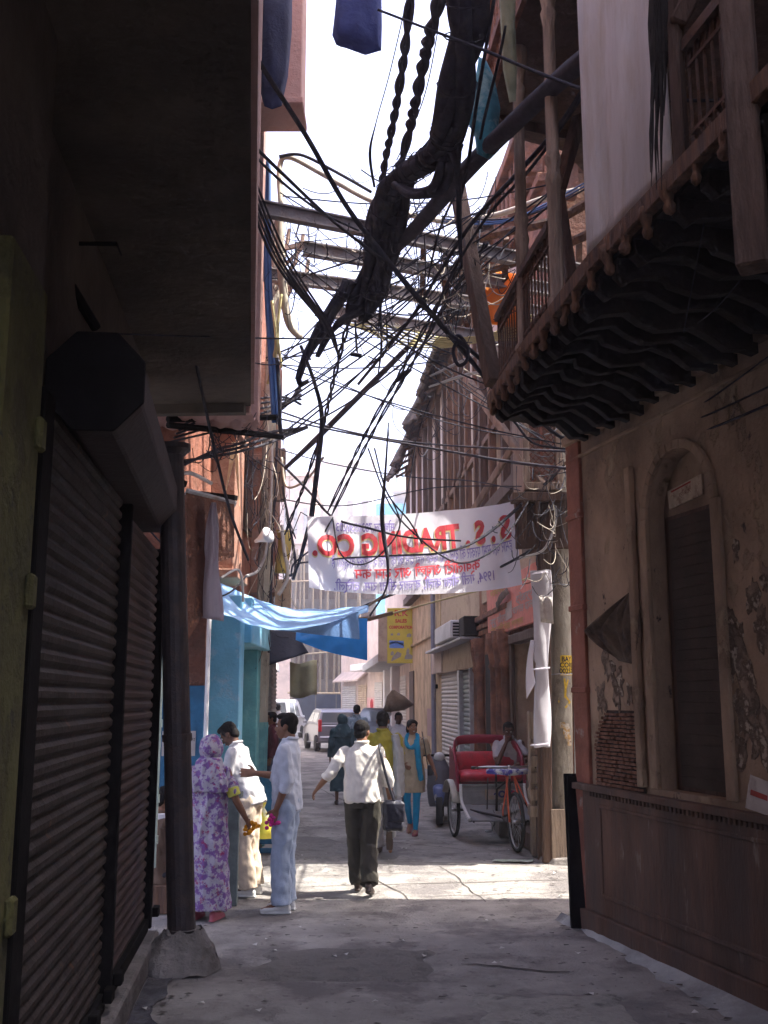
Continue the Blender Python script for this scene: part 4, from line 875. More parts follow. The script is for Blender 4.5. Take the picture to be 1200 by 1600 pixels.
mb = MB(); mb.tube([bn(0, 0), P(470, 800, 11.7), P(452, 845, 11.9), P(436, 700, 13.4)], .006, 5); mb.tube([bn(1, 0), P(835, 772, 12.5)], .006, 5); mb.tube([bn(1, 1), P(850, 905, 12.55)], .006, 5); mb.build('tie_rope', m_dark, bt)

# ================================================================= signs
m_sred = M('red_signboard', (.64, .22, .17), .7, .18, 6, (.55, .28, .2), .62, .08, 5, bump=.1)
qq = [on(x, y, .08) for x, y in ((760, 922), (842, 874), (842, 969), (763, 997))]
def sq(u_, v_, o): 
    a = qq[0][0] * (1 - u_) * (1 - v_) + qq[1][0] * u_ * (1 - v_) + qq[2][0] * u_ * v_ + qq[3][0] * (1 - u_) * v_
    z = qq[0][1] * (1 - u_) * (1 - v_) + qq[1][1] * u_ * (1 - v_) + qq[2][1] * u_ * v_ + qq[3][1] * (1 - u_) * v_
    return R2(a, z, o)
mb = MB(); c = [sq(0, 0, .03), sq(1, 0, .03), sq(1, 1, .03), sq(0, 1, .03)]; mb.prism(c, R2.n * .05)
rs = tag(mb.build('red_signboard', m_sred, bevel=.008), 'red orange painted shop signboard behind the white rolled cloth', 'sign')
m_swh = M('sign_grey_white', (.42, .36, .33), .8, .2, 14, (.5, .2, .15), .62, .06, 9, bump=0)
m_sor = M('sign_ochre', (.5, .3, .1), .8, .2, 14, bump=0)
SW = (c[1] - c[0]).length; SH_ = (c[3] - c[0]).length
def stext(t, size, cx, cy, mat, w_):
    pr = text_mb(t, size, lambda x, y: V((x, y, 0)), step=0); w0 = max(p.x for p in pr.v) - min(p.x for p in pr.v); k = w_ * SW / w0
    text_mb(t, size, lambda x, y: sq(cx + x * k / SW, cy - y / SH_, .088), step=0, bold=.004).build('lettering', mat, rs)
stext('न्यू सीता', .16, .25, .73, m_swh, .34); stext('ट्रेडर्स', .15, .78, .5, m_swh, .3); stext('चावल दाल', .15, .74, .68, m_swh, .36); stext('थोक विक्रेता बाजार', .13, .4, .9, m_sor, .7); stext('गली', .13, .25, .16, m_sor, .3)
mb = MB(); mb.add([sq(a, b, .0875) for a, b in ((.42, .48), (.55, .46), (.55, .78), (.42, .8))], [(0, 1, 2, 3)]); mb.build('painted_panel', m_swh, rs)
mb = MB(); mb.grid(lambda a, b: sq(.25 + .24 * a + .05 * b, .42 - .22 * a + .13 * b, .11 + .04 * math.sin(a * 3.1) + .02 * noise.noise((a * 5, b * 5, 0))), 8, 4); tag(mb.build('brown_rag', m_card, smooth=True, thick=.004), 'crumpled brown rag caught on the red signboard', 'rag')
# yellow hanging sign standing out from the cream house
ay, _z = on(650, 1000); Y0 = R2(SB[2], 0).y
pA = P(605, 1036, Y0 - 1.0); pB = P(648, 950, Y0 - 1.0)
ys = thing('yellow_sign', 'yellow hanging shop sign with red lettering on the cream house', 'sign', (pB.x, Y0, pA.z))
mb = MB(); mb.box2((pA.x, Y0 - 1.0, pA.z), (pB.x, Y0 - .7, pB.z)); mb.build('board', M('sign_yellow', (.62, .50, .06), .6, .1, 4, bump=.05), ys, bevel=.01)
mb = MB(); mb.box2((pA.x - .28, Y0 - .97, pA.z + .06), (pA.x - .0, Y0 - .72, pB.z - .25)); mb.build('side_board', m_beige, ys)
mb = MB(); mb.rod((pB.x, Y0 - .85, pA.z + .2), (pB.x + .25, Y0 - .85, pA.z + .2), .05, .05); mb.rod((pB.x, Y0 - .85, pB.z - .2), (pB.x + .25, Y0 - .85, pB.z - .2), .05, .05); mb.build('bracket', m_dark, ys)
SYW = pB.x - pA.x; SYH = pB.z - pA.z; cx_ = (pA.x + pB.x) / 2
m_tred = M('sign_red', (.55, .04, .03), .7, .1, 9, bump=0)
for t, sz, cy, wd in (('R.K', .26, .90, .5), ('SALES', .15, .76, .42), ('CORPORATION', .13, .645, .86)):
    pr = text_mb(t, sz, lambda x, y: V((x, y, 0)), step=0, bold=.006); w0 = max(p.x for p in pr.v) - min(p.x for p in pr.v); k = wd * SYW / w0
    text_mb(t, sz, lambda x, y: V((cx_ + x * k, Y0 - 1.008, pA.z + SYH * cy + y)), step=0, bold=.006).build('lettering', m_tred, ys)
mb = MB(); fz = lambda u_, v_: V((pA.x + SYW * u_, Y0 - 1.006, pA.z + SYH * v_))
mb.add([fz(a, b) for a, b in ((.08, .27), (.6, .27), (.6, .40), (.08, .41))], [(0, 1, 2, 3)]); mb.build('blue_panel', M('sign_blue', (.12, .25, .6), .6, .1, bump=0), ys)
mb = MB(); mb.add([fz(a, b) for a, b in ((.08, .33), (.3, .37), (.6, .31), (.6, .345), (.3, .395), (.08, .36))], [(0, 1, 2, 3, 4, 5)]); mb.build('white_wave', m_white, ys)
mb = MB(); m_sgr = M('sign_grey', (.33, .3, .27), .6, .2, 9, bump=0)
for (u0, v0, du, dv, sk_) in ((.12, .14, .12, .08, 0), (.14, .03, .38, .1, .08), (.62, .07, .3, .1, .0), (.68, .14, .12, .12, .02), (.12, .5, .1, .04, 0), (.35, .5, .12, .05, 0), (.7, .47, .18, .07, 0)):
    mb.add([fz(u0, v0 - .001), fz(u0 + du * .9, v0 + sk_), fz(u0 + du, v0 + dv * .6 + sk_), fz(u0 + du * .6, v0 + dv + sk_), fz(u0 + du * .1, v0 + dv * .7)], [(0, 1, 2, 3, 4)])
mb.build('printed_goods', m_sgr, ys)
# white rolled cloth hung on the timber post
mb = MB(); yv = 12.15
def roll(a, b):
    y = 892 + 275 * b; wl = 828 + 4 * math.sin(b * 5) + (6 * b); wr = 861 - 3 * b + 3 * math.sin(b * 9)
    if b > .52: wl += 4
    x = (wl + wr) / 2; hw_ = (wr - wl) / 2; t = math.pi * 2 * a
    q = P(x, y, yv); k = MPX(q); return q + V((hw_ * k * math.cos(t), -.05 * math.sin(t) * (1 + .3 * math.sin(b * 14 + a * 6)), .01 * math.sin(a * 12)))
mb.grid(roll, 24, 40); wc = tag(mb.build('rolled_cloth', M('white_cloth', (.52, .50, .54), .85, .08, 3, bump=.2, bsc=7), smooth=True), 'long white cloth roll tied upright to the timber post', 'cloth')
mb = MB(); mb.grid(lambda a, b: P(829 - 4 * math.sin(b * 3.1) - 6 * b * (1 - a) + 8 * a, 1000 + 92 * b - 25 * a * b, yv - .03), 4, 14); mb.build('loose_flap', m_cloth, wc, smooth=True, thick=.003)
mb = MB()
for y in (896, 1045, 1163):
    q = P(844, y, yv); mb.tube([q + V((.11 * math.cos(k * .523), -.075 * math.sin(k * .523), .012 * math.cos(k * .523))) for k in range(13)], .009, 5)
mb.build('tie', m_cloth, wc)
mb = MB(); q = P(851, 945, 12.0); mb.grid(lambda a, b: P(842 + 20 * a + 3 * b, 930 + 42 * b + 3 * a, 12.02 + .02 * math.sin(a * 4)), 4, 5); tag(mb.build('paper_scrap', m_paper, smooth=True, thick=.002), 'pale paper scrap stuck beside the white cloth roll', 'paper')
# ================================================================= tarpaulins
m_tarp = M('blue_tarp', (.28, .49, .82), .6, .15, 3, (.46, .64, .86), .6, .12, 3, bump=.2, bsc=10, transl=.35)
m_tarpb = M('bright_blue_tarp', (.03, .26, .72), .55, .12, 3, bump=.2, bsc=12, transl=.4)
m_tarpd = M('dark_tarp', (.02, .022, .04), .7, .2, 3, bump=.2)
def bez(pts, t):
    n = len(pts) - 1; k = min(int(t * n), n - 1); f = t * n - k; p0 = pts[max(k - 1, 0)]; p1 = pts[k]; p2 = pts[k + 1]; p3 = pts[min(k + 2, n)]
    return .5 * ((2 * p1) + (p2 - p0) * f + (2 * p0 - 5 * p1 + 4 * p2 - p3) * f * f + (3 * p1 - p0 - 3 * p2 + p3) * f ** 3)
top = [P(340, 908, 10.9), P(400, 935, 11.6), P(455, 951, 12.2), P(520, 951, 12.2), P(576, 946, 12.0)]
bot = [P(336, 955, 10.5), P(380, 972, 10.5), P(430, 984, 10.6), P(500, 977, 10.9), P(574, 950, 11.6)]
mb = MB(); mb.grid(lambda a, b: bez(top, a).lerp(bez(bot, a), b) + V((0, 0, -.06 * math.sin(b * math.pi) + .02 * noise.noise((a * 9, b * 4, 1)))), 70, 16)
tag(mb.build('tarpaulin', m_tarp, smooth=True), 'pale blue sunlit tarpaulin sagging over the street from the awning', 'tarpaulin')
flap = [P(432, 984, 10.62), P(500, 977, 10.92), P(560, 955, 11.5)]; flb = [P(436, 985, 10.7), P(500, 992, 11.0), P(562, 999, 11.5)]
mb = MB(); mb.grid(lambda a, b: bez(flap, a).lerp(bez(flb, a), b) + V((0, .02 * math.sin(a * 12 + b * 2), 0)), 30, 8)
tag(mb.build('tarpaulin_flap', M('slate_blue_tarp', (.075, .15, .30), .65, .15, 3, bump=.2), smooth=True), 'slate blue flap hanging from the edge of the pale tarpaulin', 'tarpaulin')
t2 = [P(464, 980, 13.6), P(520, 968, 13.9), P(574, 966, 14.2)]; t2b = [P(462, 1000, 13.4), P(510, 1018, 13.6), P(574, 1032, 14.0)]
mb = MB(); mb.grid(lambda a, b: bez(t2, a).lerp(bez(t2b, a), b) + V((0, -.04 * math.sin(b * 3) + .03 * noise.noise((a * 7, b * 4, 2)), 0)), 40, 12)
tag(mb.build('tarpaulin', m_tarpb, smooth=True), 'bright blue tarpaulin hanging below the pale one', 'tarpaulin')
t3 = [P(420, 985, 14.5), P(450, 982, 14.6), P(462, 988, 14.6)]; t3b = [P(418, 1040, 14.2), P(450, 1030, 14.2), P(482, 1020, 14.4)]
mb = MB(); mb.grid(lambda a, b: bez(t3, a).lerp(bez(t3b, a), b), 16, 10)
tag(mb.build('tarpaulin', m_tarpd, smooth=True, thick=.006), 'black tarpaulin below the bright blue one beside the left pole', 'tarpaulin')
mb = MB(); mb.rod(P(576, 946, 12.0), P(690, 870, 12.6), .025, .025); mb.rod(P(575, 968, 14.2), P(612, 958, 14.6), .05, .05); mb.rod(P(420, 985, 14.4), P(612, 960, 14.6), .03, .03)
tag(mb.build('tarpaulin_pole', m_bamboo), 'thin poles and cord holding up the blue tarpaulins', 'pole')
mb = MB(); mb.grid(lambda a, b: P(748 + 62 * a - 4 * b, 420 + 8 * a + 84 * b, 10.9 + .1 * math.sin(a * 4)), 8, 8)
tag(mb.build('orange_sheet', M('orange_sheet', (.85, .33, .06), .7, .08, 2, bump=.1, transl=.4), smooth=True, thick=.003), 'plain orange sheet hung beyond the iron balcony railing', 'sheet')
mb = MB(); mb.grid(lambda a, b: P(453 + 42 * a, 1034 + 54 * b + 3 * math.sin(a * 5), 24 + .2 * math.sin(a * 6)), 10, 6)
tag(mb.build('olive_cloth', M('olive_cloth', (.42, .40, .25), .85, .15, 3, bump=.2), smooth=True, thick=.005), 'olive cloth hung over the street beyond the tarpaulins', 'cloth')
# ================================================================= washing and rolled blinds high up
def cloth(name, label, outl, Y, mat, cat, th=.1, fold=.05):
    """a hanging piece from an outline in the picture at distance Y, with body and folds"""
    pts = [P(x, y, Y) for x, y in outl]; c = sum(pts, V((0, 0, 0))) / len(pts); vs = []; n = len(pts); rings = 5
    for sgn in (-1, 1):
        for r in range(rings):
            k = 1 - r / rings
            for i, p in enumerate(pts):
                q = c + (p - c) * k; vs.append(q + V((0, sgn * (th * math.sqrt(max(0, 1 - k * k)) + fold * .3 * math.sin(q.x * 45 + q.z * 6) * (1 - k ** 6)), 0)))
    m_ = MB(); fs = []
    for h in (0, 1):
        o = h * rings * n
        for r in range(rings - 1):
            for i in range(n): fs.append((o + r * n + i, o + r * n + (i + 1) % n, o + (r + 1) * n + (i + 1) % n, o + (r + 1) * n + i))
        fs.append(tuple(o + (rings - 1) * n + i for i in range(n)))
    o = rings * n
    for i in range(n): fs.append((i, (i + 1) % n, o + (i + 1) % n, o + i))
    m_.add(vs, fs); return tag(m_.build(name, mat, smooth=True), label, cat)
m_navy = M('navy_cloth', (.02, .025, .06), .9, .25, 6, bump=.3)
m_bluec = M('blue_cloth', (.035, .05, .16), .9, .2, 5, bump=.3, transl=.15)
m_tealc = M('teal_cloth', (.04, .16, .20), .9, .3, 6, (.3, .42, .4), .6, .1, 5, bump=.3, transl=.2)
cloth('rolled_blind', 'dark navy rolled blind hanging against the pink balcony', [(412, -20), (405, 60), (406, 140), (413, 166), (425, 171), (440, 166), (450, 120), (456, 50), (457, -20)], 7.6, m_navy, 'blind', .12)
cloth('hanging_cloth', 'blue bag shaped cloth hanging alone against the sky', [(527, -20), (522, 30), (519, 55), (525, 70), (548, 78), (572, 86), (596, 79), (597, 40), (596, -20)], 7.2, m_bluec, 'washing', .1)
cloth('hanging_cloth', 'teal and pale green cloth caught beside the thick black cable', [(748, 88), (742, 130), (738, 165), (730, 190), (742, 215), (745, 240), (765, 250), (780, 235), (778, 200), (782, 170), (772, 120), (760, 95)], 7.6, m_tealc, 'washing', .09)
cloth('hanging_cloth', 'narrow green grey cloth strip hanging from the slatted balustrade', [(779, -20), (782, 40), (786, 110), (796, 160), (806, 158), (808, 100), (805, 40), (806, -20)], 7.0, M('green_grey_cloth', (.15, .15, .09), .9, .25, 6, bump=.2), 'washing', .05)
# ================================================================= steel girders over the street
for i, (x0, y0, x1, y1) in enumerate(((432, 330, 990, 440), (474, 388, 960, 470), (470, 436, 930, 500), (520, 488, 810, 535))):
    a = P(x0, y0, 1); 
    def at_z(x, y, z): d = ray(x, y); return V((0, 0, H)) + d * ((z - H) / d.z)
    a = at_z(x0, y0, 6.5); b = at_z(x1, y1, 6.5); t = (b - a).normalized(); 
    if i in (0, 2): a = a - t * .6
    m_ = MB(); m_.rod(a, b, .015, .13); m_.rod(a + V((0, 0, .065)), b + V((0, 0, .065)), .09, .016); m_.rod(a - V((0, 0, .065)), b - V((0, 0, .065)), .09, .016)
    tag(m_.build('steel_girder', m_girder), ('nearest grey steel girder crossing high over the street', 'second grey steel girder from the camera high over the street', 'third grey steel girder from the camera high over the street', 'farthest short steel girder high over the street')[i], 'girder', 'steel girders over the street')
# upright stubs and a rail standing on the girders
for i, x in enumerate((662, 697, 790, 905)):
    m_ = MB(); m_.rod(P(x, 372, 10.6), P(x - 2, 480, 11.2), .07, .07); tag(m_.build('iron_stub', m_iron), 'short rusty upright standing among the steel girders', 'upright', 'rusty uprights among the girders')
for i, (pts, r, lb) in enumerate((([(680, 385), (780, 365), (870, 345), (1000, 270)], .05, 'upper round wooden rail running back behind the balcony columns'), ([(690, 440), (790, 415), (900, 375), (1000, 330)], .05, 'lower round wooden rail running back behind the balcony columns'))):
    m_ = MB(); m_.tube([P(x, y, 10.9 - .5 * k) for k, (x, y) in enumerate(pts)], r, 8); tag(m_.build('wooden_rail', m_woodm), lb, 'rail')
# ================================================================= overhead cables; each run (x, y, distance) with its thickness in photo pixels
m_cab = M('black_cable', (.03, .03, .043), .8, .35, 12, (.05, .045, .045), .58, .08, 9, bump=.25, spec=.2)
m_cabg = M('grey_cable', (.055, .052, .064), .8, .3, 12, bump=.15, spec=.15)
m_cabb = M('beige_cable', (.42, .37, .30), .7, .2, 9, bump=.1)
m_caby = M('yellow_cable', (.55, .48, .24), .7, .2, 9, bump=.05)
m_cabw = M('white_cable', (.46, .44, .43), .7, .15, 9, bump=.05)
m_cabl = M('blue_pipe', (.06, .13, .30), .5, .2, 9, bump=.05)
def smooth_path(pts, k=8):
    P3 = [P(x, y, Y) for x, y, Y in pts]; out = []
    n = (len(P3) - 1) * k
    for i in range(n + 1): out.append(bez(P3, i / n))
    return out
def cable(pts, wpx, mat=None, label=None, name='cable', group='overhead cables', n=6, sag=0, wob=0.0, wrap=0, cat='cable', multi=0, seed=0):
    pts = [(p + (9.0,))[:3] if len(p) == 2 else p for p in pts]; L = smooth_path(pts); m_ = MB(); k = len(L)
    ws = wpx if isinstance(wpx, (list, tuple)) else [wpx] * len(pts)
    rad = []
    for i, p in enumerate(L):
        t = i / (k - 1) * (len(ws) - 1); a = int(min(t, len(ws) - 2)) if len(ws) > 1 else 0; f = t - a
        w_ = ws[a] * (1 - f) + (ws[a + 1] if len(ws) > 1 else ws[a]) * f; rad.append(w_ / 2 * MPX(p))
    rnd = random.Random(seed + int(pts[0][0]))
    if wob: L = [p + V((noise.noise((i * .37, seed, 1)), noise.noise((i * .31, seed, 5)), noise.noise((i * .33, seed, 9)))) * wob for i, p in enumerate(L)]
    if multi:       # several strands bound together
        for s in range(multi):
            ph = s * 2 * math.pi / multi; tw = rnd.uniform(.08, .2)
            m_.tube([p + V((math.cos(ph + i * tw), .6 * math.sin(ph + i * tw), .3 * math.sin(ph * 2 + i * .2))) * rad[i] * .62 for i, p in enumerate(L)], [max(.004, r * .52) for r in rad], 7)
    else: m_.tube(L, [max(.002, r) for r in rad], n)
    if wrap:        # lashing rings and loose ends
        for s in range(wrap):
            i = rnd.randrange(2, k - 2); p = L[i]; r = rad[i] * 1.12; t = (L[i + 1] - L[i - 1]).normalized(); a = t.orthogonal().normalized(); b = t.cross(a)
            m_.tube([p + (a * math.cos(q * .7) + b * math.sin(q * .7)) * r + t * (.006 * q) for q in range(10)], .006, 4)
            e = p + a * r; m_.tube([e, e + V((rnd.uniform(-.05, .05), 0, -.06)), e + V((rnd.uniform(-.1, .1), 0, -rnd.uniform(.08, .25)))], .0035, 4)
    o = m_.build(name, mat or m_cab, smooth=True)
    return tag(o, label or 'thin black wire in the overhead tangle', cat, group)
B = cable
# heavy bundles
B([(735, -60, 6.2), (728, 40, 6.5), (716, 120, 6.8), (705, 190, 7.2), (690, 235, 7.6)], [64, 62, 58, 52, 44], multi=5, wrap=10, label='thickest black cable bundle dropping from the top of the picture', seed=1)
B([(700, 225, 7.5), (665, 252, 7.9), (620, 282, 8.4), (598, 325, 8.8), (580, 390, 9.2), (562, 450, 9.5), (549, 494, 9.6)], [34, 38, 40, 36, 36, 32, 18], multi=4, wrap=16, label='thick black bundle curving down from the heaviest one', seed=2)
B([(636, 285, 8.5), (618, 340, 8.9), (602, 415, 9.3), (586, 460, 9.5), (566, 502, 9.7)], [22, 36, 34, 30, 12], multi=4, wrap=12, label='second thick black bundle hanging beside the curving one', seed=3)
B([(706, 225, 7.5), (694, 275, 7.7), (676, 298, 7.8), (645, 302, 8.0), (620, 288, 8.2)], [34, 30, 26, 22, 16], multi=3, label='short thick cable loop under the heaviest bundle', seed=4)
B([(700, 215, 7.4), (714, 245, 7.5), (719, 300, 7.9), (718, 360, 8.2), (719, 420, 8.4)], [34, 24, 12, 10, 8], multi=2, label='straight black cable tail hanging below the heaviest bundle', seed=5)
B([(1025, -60, 5.0), (965, 45, 5.6), (880, 120, 6.4), (800, 195, 7.2), (730, 265, 8.0), (660, 345, 8.8), (605, 402, 9.3)], [36, 34, 32, 30, 28, 24, 14], mat=m_cabg, n=12, label='thick smooth grey conduit sweeping down from the upper right', name='conduit')
B([(545, 440, 9.4), (512, 498, 9.5), (486, 540, 9.6), (466, 592, 9.7)], [24, 22, 18, 10], multi=3, wrap=5, label='dark bundle ending in a hook left of the girders', seed=6)
B([(466, 590, 9.7), (470, 600, 9.7), (482, 594, 9.7)], [9, 9, 5], label='hooked cable end below the dark bundle')
B([(575, 480, 9.6), (530, 505, 9.6), (508, 530, 9.7), (497, 556, 9.7)], [16, 18, 14, 10], multi=2, label='short dark bundle right of the hooked one', seed=7)
B([(1004, -20, 5.4), (935, 100, 6.2), (875, 195, 7.0), (800, 280, 7.9), (740, 345, 8.6), (690, 420, 9.2), (640, 500, 9.8), (560, 600, 10.8)], [12, 11, 9, 8, 7, 6, 6, 5], label='pair of black cables running beside the grey conduit, upper one')
B([(985, 30, 5.5), (900, 165, 6.6), (830, 262, 7.6), (760, 340, 8.4), (700, 440, 9.3), (670, 520, 10)], [7, 6, 6, 5, 5, 4], label='pair of black cables running beside the grey conduit, lower one')
# twisted pairs
def twist(pts, wpx, label, gap=.8):
    pts = [(p + (9.0,))[:3] for p in pts]; L = smooth_path(pts, 26); m_ = MB()
    for s in (0, math.pi):
        m_.tube([p + V((math.cos(s + i * .42 + 2.2 * noise.noise((i * .06, wpx, 1))), math.sin(s + i * .42 + 2.2 * noise.noise((i * .06, wpx, 1))), 0)) * wpx * .42 * gap * MPX(p) * (1 - .45 * i / len(L)) for i, p in enumerate(L)], [wpx * (.28 if gap == .8 and wpx < 12 else .36) * MPX(p) * (1 - .45 * i / len(L)) for i, p in enumerate(L)], 5)
    return tag(m_.build('twisted_cable', m_cabg if wpx > 12 else m_cab, smooth=True), label, 'cable', 'overhead cables')
twist([(645, -40, 7), (632, 80, 7.6), (616, 180, 8.2), (602, 250, 8.6), (594, 300, 9)], 14, 'left twisted grey cable hanging against the sky', .80)
twist([(698, -40, 6.8), (672, 50, 7.2), (655, 130, 7.7), (638, 210, 8.2), (618, 285, 8.6)], 19, 'right twisted grey cable hanging against the sky', .80)
twist([(760, 380, 9.5), (700, 470, 10), (640, 575, 10.8), (580, 680, 11.3), (518, 805, 11.7)], 8, 'upper of two twisted cables descending to the banner')
twist([(745, 375, 9.5), (690, 465, 10), (628, 578, 10.8), (570, 680, 11.3), (512, 800, 11.7)], 8, 'lower of two twisted cables descending to the banner')
twist([(545, 500, 10), (522, 590, 10.4), (506, 660, 10.8), (478, 750, 11.2), (445, 835, 11.6)], 8, 'twisted dark cable slanting down left of the banner')
B([(470, 540, 10), (492, 600, 10.3), (503, 655, 10.6), (496, 730, 11), (487, 806, 11.4)], [6, 7, 8, 9, 9], label='stiff dark cable standing left of the banner top')
B([(660, 520, 11), (600, 580, 11.2), (540, 640, 11.5), (490, 690, 11.8), (445, 732, 12.0)], [8, 9, 9, 9, 6], mat=m_cabg, label='flat grey cable band slanting across to the left pole')
B([(643, 577, 10.9), (630, 586, 10.9), (618, 596, 10.9)], [4, 12, 6], label='black splice box on the descending twisted cables')
# long runs crossing
B([(325, -30, 5.2), (410, 105, 6.2), (480, 215, 7.0), (540, 320, 7.8), (600, 400, 8.4), (657, 470, 8.8), (713, 535, 9.2), (775, 612, 9.4)], [9, 9, 9, 9, 9, 10, 10, 6], label='bold black cable running from upper left down to the balcony corner')
B([(700, 520, 9.1), (745, 556, 9.2), (800, 612, 9.3), (860, 672, 9.5), (917, 704, 9.8)], [7, 7, 6, 6, 6], label='black cable from the coil down to the wall bracket')
B([(706, 530, 9.15), (718, 525, 9.15), (731, 545, 9.15), (728, 565, 9.15), (716, 570, 9.15), (708, 550, 9.15), (714, 532, 9.15)], 6, label='small black cable coil hanging before the gallery')
for k, (dx, w_) in enumerate(((0, 5), (7, 4), (14, 5), (22, 4), (30, 4))):
    B([(275 + dx, -20, 5.6), (335 + dx * .9, 175, 6.4), (385 + dx * .7, 300, 7.2), (430 + dx * .8, 410, 8.0), (505 + dx * .6 - 8, 495 + k * 3, 8.8), (520 + k * 2, 530 + k * 6, 9.2)], w_, mat=(m_cab, m_cabg)[k % 2], label='one of five parallel cables falling along the dark overhang', seed=k)
B([(60, 5, 4.6), (110, 45, 4.9), (220, 118, 5.4), (335, 186, 6.1), (385, 218, 6.5), (440, 270, 7.0), (520, 345, 8.0), (600, 408, 8.8)], [7, 7, 7, 6, 6, 6, 5, 5], label='black cable crossing below the overhang into the bundles')
B([(180, 0, 5.0), (285, 55, 5.6), (340, 120, 6.2), (385, 222, 6.7), (430, 275, 7.2), (500, 330, 7.9), (560, 360, 8.4)], [3, 3, 3, 4, 5, 4, 3])
B([(203, -20, 5), (225, 115, 5.5), (245, 240, 6), (270, 380, 6.6), (293, 500, 7.2), (315, 610, 7.9), (335, 700, 8.5), (360, 800, 9.2), (388, 875, 9.8)], [6, 6, 6, 6, 5, 5, 5, 5, 4], label='long black cable falling across the dark overhang to the awning')
B([(590, 15, 6), (660, 42, 6.1), (750, 76, 6.2), (870, 125, 6.0), (960, 152, 5.6), (1050, 157, 5.2), (1215, 156, 4.6)], [4, 4, 5, 6, 6, 6, 6], label='black cable crossing the top of the picture to the near balcony')
B([(640, -20, 7), (610, 110, 7.5), (588, 190, 8), (578, 240, 8.3), (585, 292, 8.6)], [2, 2, 2, 5, 4])
B([(690, -20, 7), (682, 60, 7.4), (660, 160, 8), (620, 250, 8.5)], 2)
B([(735, 90, 7), (690, 190, 7.6), (650, 245, 8.1), (610, 285, 8.5)], [5, 5, 5, 4]); B([(775, -20, 6.4), (760, 70, 6.7), (745, 160, 7.2), (732, 250, 7.8), (715, 330, 8.4)], [6, 6, 6, 6, 5])
B([(790, 40, 6.6), (780, 90, 6.8), (758, 180, 7.3), (740, 250, 7.8), (690, 350, 8.8), (668, 440, 9.6)], [4, 5, 5, 4, 4, 3])
B([(-10, 490, 4.6), (90, 515, 5.2), (195, 522, 6), (440, 529, 8), (560, 528, 9), (625, 528, 9.6)], [3, 3, 3, 3, 2, 2], label='level wire crossing before the shutter housing')
B([(430, 640, 11), (500, 663, 11.5), (600, 685, 12), (700, 696, 12), (830, 703, 11), (920, 706, 9.8)], [3, 3, 3, 3, 4, 4], mat=m_cabg); B([(440, 655, 11), (560, 680, 11.5), (700, 705, 11.5), (800, 722, 11), (915, 735, 9.9)], [3, 3, 4, 5, 5], mat=m_cabg, label='pale wire stretched level from the left bracket to the wall corner')
B([(430, 700, 12), (520, 725, 12), (640, 745, 13), (740, 752, 13), (830, 770, 12.4)], 2, mat=m_cabg); B([(440, 780, 12), (540, 790, 12), (680, 762, 13), (830, 760, 12.4)], 2)
B([(1210, 600, 6.0), (1090, 655, 7.0), (992, 692, 8.2), (918, 705, 9.3)], [3, 3, 4, 4]); B([(1210, 550, 6.0), (1090, 636, 7.0), (992, 690, 8.2), (918, 704, 9.3)], [2, 3, 3, 4]); B([(1210, 628, 6.1), (1071, 684, 7.2), (992, 697, 8.2), (918, 706, 9.3)], [4, 4, 5, 5], label='lowest black wire along the wall above the arched doorway')
B([(1092, 500, 6.2), (1017, 592, 7.4), (896, 679, 9.4)], 2); B([(1132, 185, 4.6), (1100, 350, 4.9), (1068, 520, 5.4)], 2); B([(1210, 370, 5.2), (1130, 470, 5.6), (1090, 505, 6)], 2)
B([(770, 640, 9.6), (800, 655, 10), (830, 690, 10), (870, 700, 10), (917, 704, 9.6)], [5, 5, 4, 4, 4])
B([(917, 705, 9.4), (915, 740, 9.5), (928, 755, 9.3), (932, 735, 9.2), (922, 708, 9.2)], 4); B([(917, 706, 9.5), (890, 720, 10.5), (860, 750, 12), (830, 772, 12.3)], [6, 6, 7, 8], multi=2, label='bound black cables from the wall corner to the banner end', seed=8)
B([(835, 770, 12.3), (760, 835, 12), (700, 862, 11.6), (620, 868, 11.4), (540, 872, 11.4), (465, 880, 11.5)], [6, 5, 4, 3, 3, 3], label='black wire swagged across the middle of the banner')
B([(832, 772, 12.2), (790, 840, 11.8), (750, 872, 11.6), (710, 878, 11.5), (660, 845, 11.4), (610, 790, 11.4), (575, 700, 11.2)], 3)
B([(430, 715, 12.2), (480, 765, 11.8), (520, 808, 11.5), (575, 825, 11.4), (640, 840, 11.4), (720, 845, 11.6)], [4, 4, 4, 4, 3, 3])
B([(520, 810, 11.4), (530, 860, 11.35), (555, 882, 11.3), (590, 870, 11.3), (625, 820, 11.3), (600, 760, 11.3)], 2.5); B([(520, 808, 11.4), (495, 850, 11.4), (460, 880, 11.5), (455, 900, 11.6)], 3)
B([(607, 660, 11), (602, 740, 11.1), (597, 800, 11.2), (600, 840, 11.2), (606, 880, 11.2), (603, 920, 11.3), (578, 962, 11.5)], [2, 4, 7, 7, 5, 3, 3], label='black wire with a thick splice hanging down before the banner')
B([(585, 700, 11), (605, 770, 11.2), (640, 815, 11.3), (660, 850, 11.4)], 3); B([(650, 690, 12), (640, 750, 12), (625, 820, 11.7)], 2)
B([(596, 400, 9.4), (594, 470, 9.6), (596, 540, 10), (590, 590, 10.4)], [4, 5, 4, 2]); B([(555, 500, 9.8), (557, 540, 9.8), (559, 553, 9.8)], [3, 4, 2]); B([(548, 553, 9.8), (565, 556, 9.8)], 7, label='small porcelain cleat dangling under the bundles')
